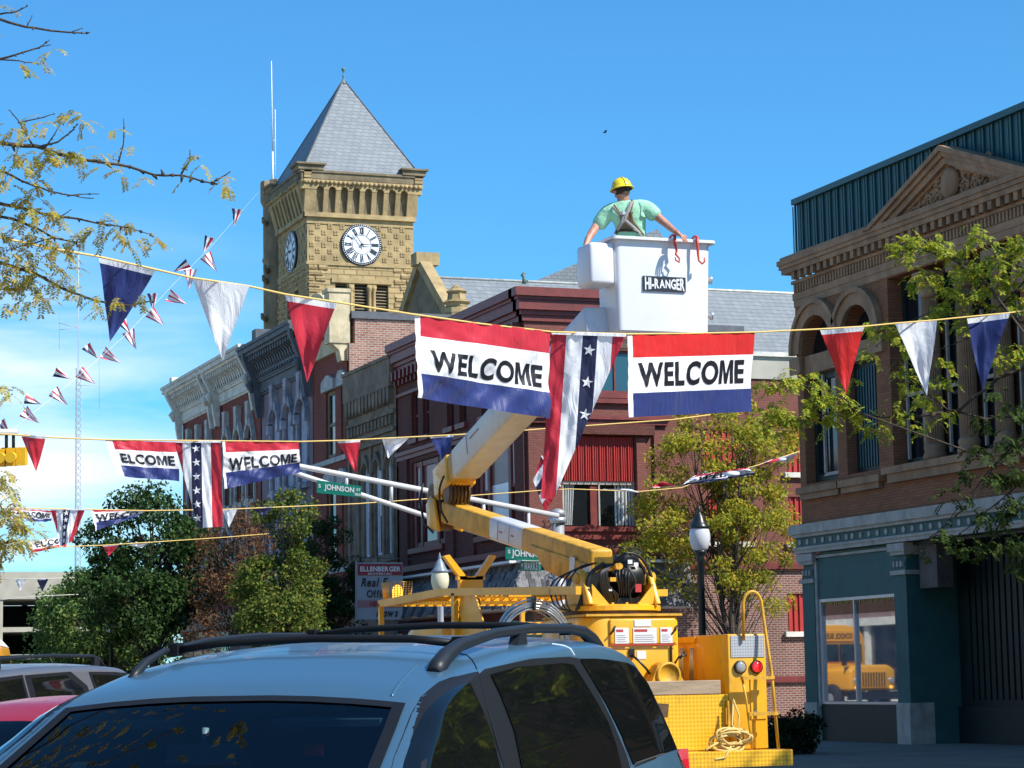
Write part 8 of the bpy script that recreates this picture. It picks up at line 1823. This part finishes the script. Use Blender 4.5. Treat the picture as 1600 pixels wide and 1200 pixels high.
lv = [(1400, 380, d, 9, 22), (1425, 372, d, 9, 22), (1455, 378, d, 9, 22), (1415, 395, d, 8, 14), (1475, 390, d, 9, 20), (1445, 425, d, 8, 18), (1430, 440, d, 7, 10), (1525, 362, d, 9, 16), (1515, 380, d, 7, 8), (1500, 425, d, 10, 22), (1480, 450, d, 10, 22), (1530, 410, d, 10, 20), (1560, 400, d, 12, 24), (1590, 380, d, 12, 24), (1560, 440, d, 14, 30), (1595, 420, d, 12, 24), (1520, 460, d, 12, 26), (1475, 480, d, 10, 18), (1455, 500, d, 9, 14), (1545, 485, d, 12, 22), (1590, 470, d, 14, 24), (1370, 510, d, 9, 18), (1395, 520, d, 9, 18), (1360, 548, d, 7, 10), (1420, 540, d, 8, 12), (1500, 505, d, 10, 14), (1540, 530, d, 10, 14), (1590, 540, d, 12, 18), (1560, 560, d, 9, 12), (1480, 560, d, 8, 8),
      (1205, 600, d, 9, 22), (1235, 595, d, 10, 26), (1215, 640, d, 11, 26), (1245, 650, d, 11, 30), (1270, 625, d, 12, 32), (1205, 672, d, 8, 14), (1295, 612, d, 10, 22), (1320, 630, d, 10, 22), (1300, 655, d, 10, 20), (1345, 650, d, 9, 18), (1370, 665, d, 9, 14), (1400, 640, d, 10, 18), (1425, 600, d, 9, 14), (1410, 575, d, 9, 12), (1450, 620, d, 10, 16), (1480, 590, d, 8, 12), (1430, 665, d, 8, 8), (1475, 650, d, 8, 10), (1330, 590, d, 7, 8), (1270, 590, d, 8, 10)]
near_tree('green_locust', 'green and yellow locust tree reaching in from the right before the brick storefront', (19.9, 27.5, 0), [(trace(p_, d), a, b) for p_, a, b in br], lv, LOC, 42, .21, crown=[((20.5, 29.5, 8.5), (3.4, 3.6, 2.4), 120, 7), ((21.0, 28.5, 6.0), (2.2, 3.0, 1.6), 50, 7)], hub=(20.2, 27.8, 3.6), nl=6, lsz=(.034, .075))
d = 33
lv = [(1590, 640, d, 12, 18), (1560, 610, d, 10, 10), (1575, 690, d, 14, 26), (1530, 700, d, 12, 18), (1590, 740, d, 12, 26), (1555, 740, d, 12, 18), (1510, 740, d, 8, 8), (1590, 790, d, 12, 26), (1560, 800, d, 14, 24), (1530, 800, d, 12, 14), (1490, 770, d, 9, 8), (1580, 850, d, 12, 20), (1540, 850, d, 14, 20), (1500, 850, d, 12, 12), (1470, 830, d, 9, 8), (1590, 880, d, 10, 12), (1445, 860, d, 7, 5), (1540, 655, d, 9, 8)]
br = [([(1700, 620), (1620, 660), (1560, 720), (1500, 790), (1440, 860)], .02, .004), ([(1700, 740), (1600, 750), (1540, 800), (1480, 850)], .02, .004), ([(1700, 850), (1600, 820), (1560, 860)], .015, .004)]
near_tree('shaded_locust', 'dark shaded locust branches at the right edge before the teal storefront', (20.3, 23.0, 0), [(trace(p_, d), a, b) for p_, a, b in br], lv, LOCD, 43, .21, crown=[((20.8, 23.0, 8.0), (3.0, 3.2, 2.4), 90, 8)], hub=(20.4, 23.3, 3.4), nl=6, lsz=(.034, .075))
near_tree('gold_locust', 'locust tree standing at the kerb beyond the right edge, seen mirrored in the car windows', (21.2, 18.0, 0), [], [], LOC, 44, .22, crown=[((21.2, 18.6, 8.0), (3.3, 3.6, 3.2), 230, 10), ((21.5, 18.2, 5.0), (2.4, 2.6, 1.6), 60, 8)], hub=(21.2, 18.2, 3.6), nl=6, lsz=(.034, .075))
# tiny bird
c = at(945, 207, 150); b = MB(c); b.tube([c-Vector((.12, 0, 0)), c, c+Vector((.12, 0, .02))], [.02, .05, .01], 6); b.quad(c, c+Vector((-.05, .1, .12)), c+Vector((.08, .25, .1)), c+Vector((.06, 0, 0))); b.quad(c, c+Vector((-.05, -.1, .12)), c+Vector((.08, -.25, .1)), c+Vector((.06, 0, 0)))
tag(b.build('bird', M['dark']), 'tiny dark bird alone in the sky right of the centre', 'bird')
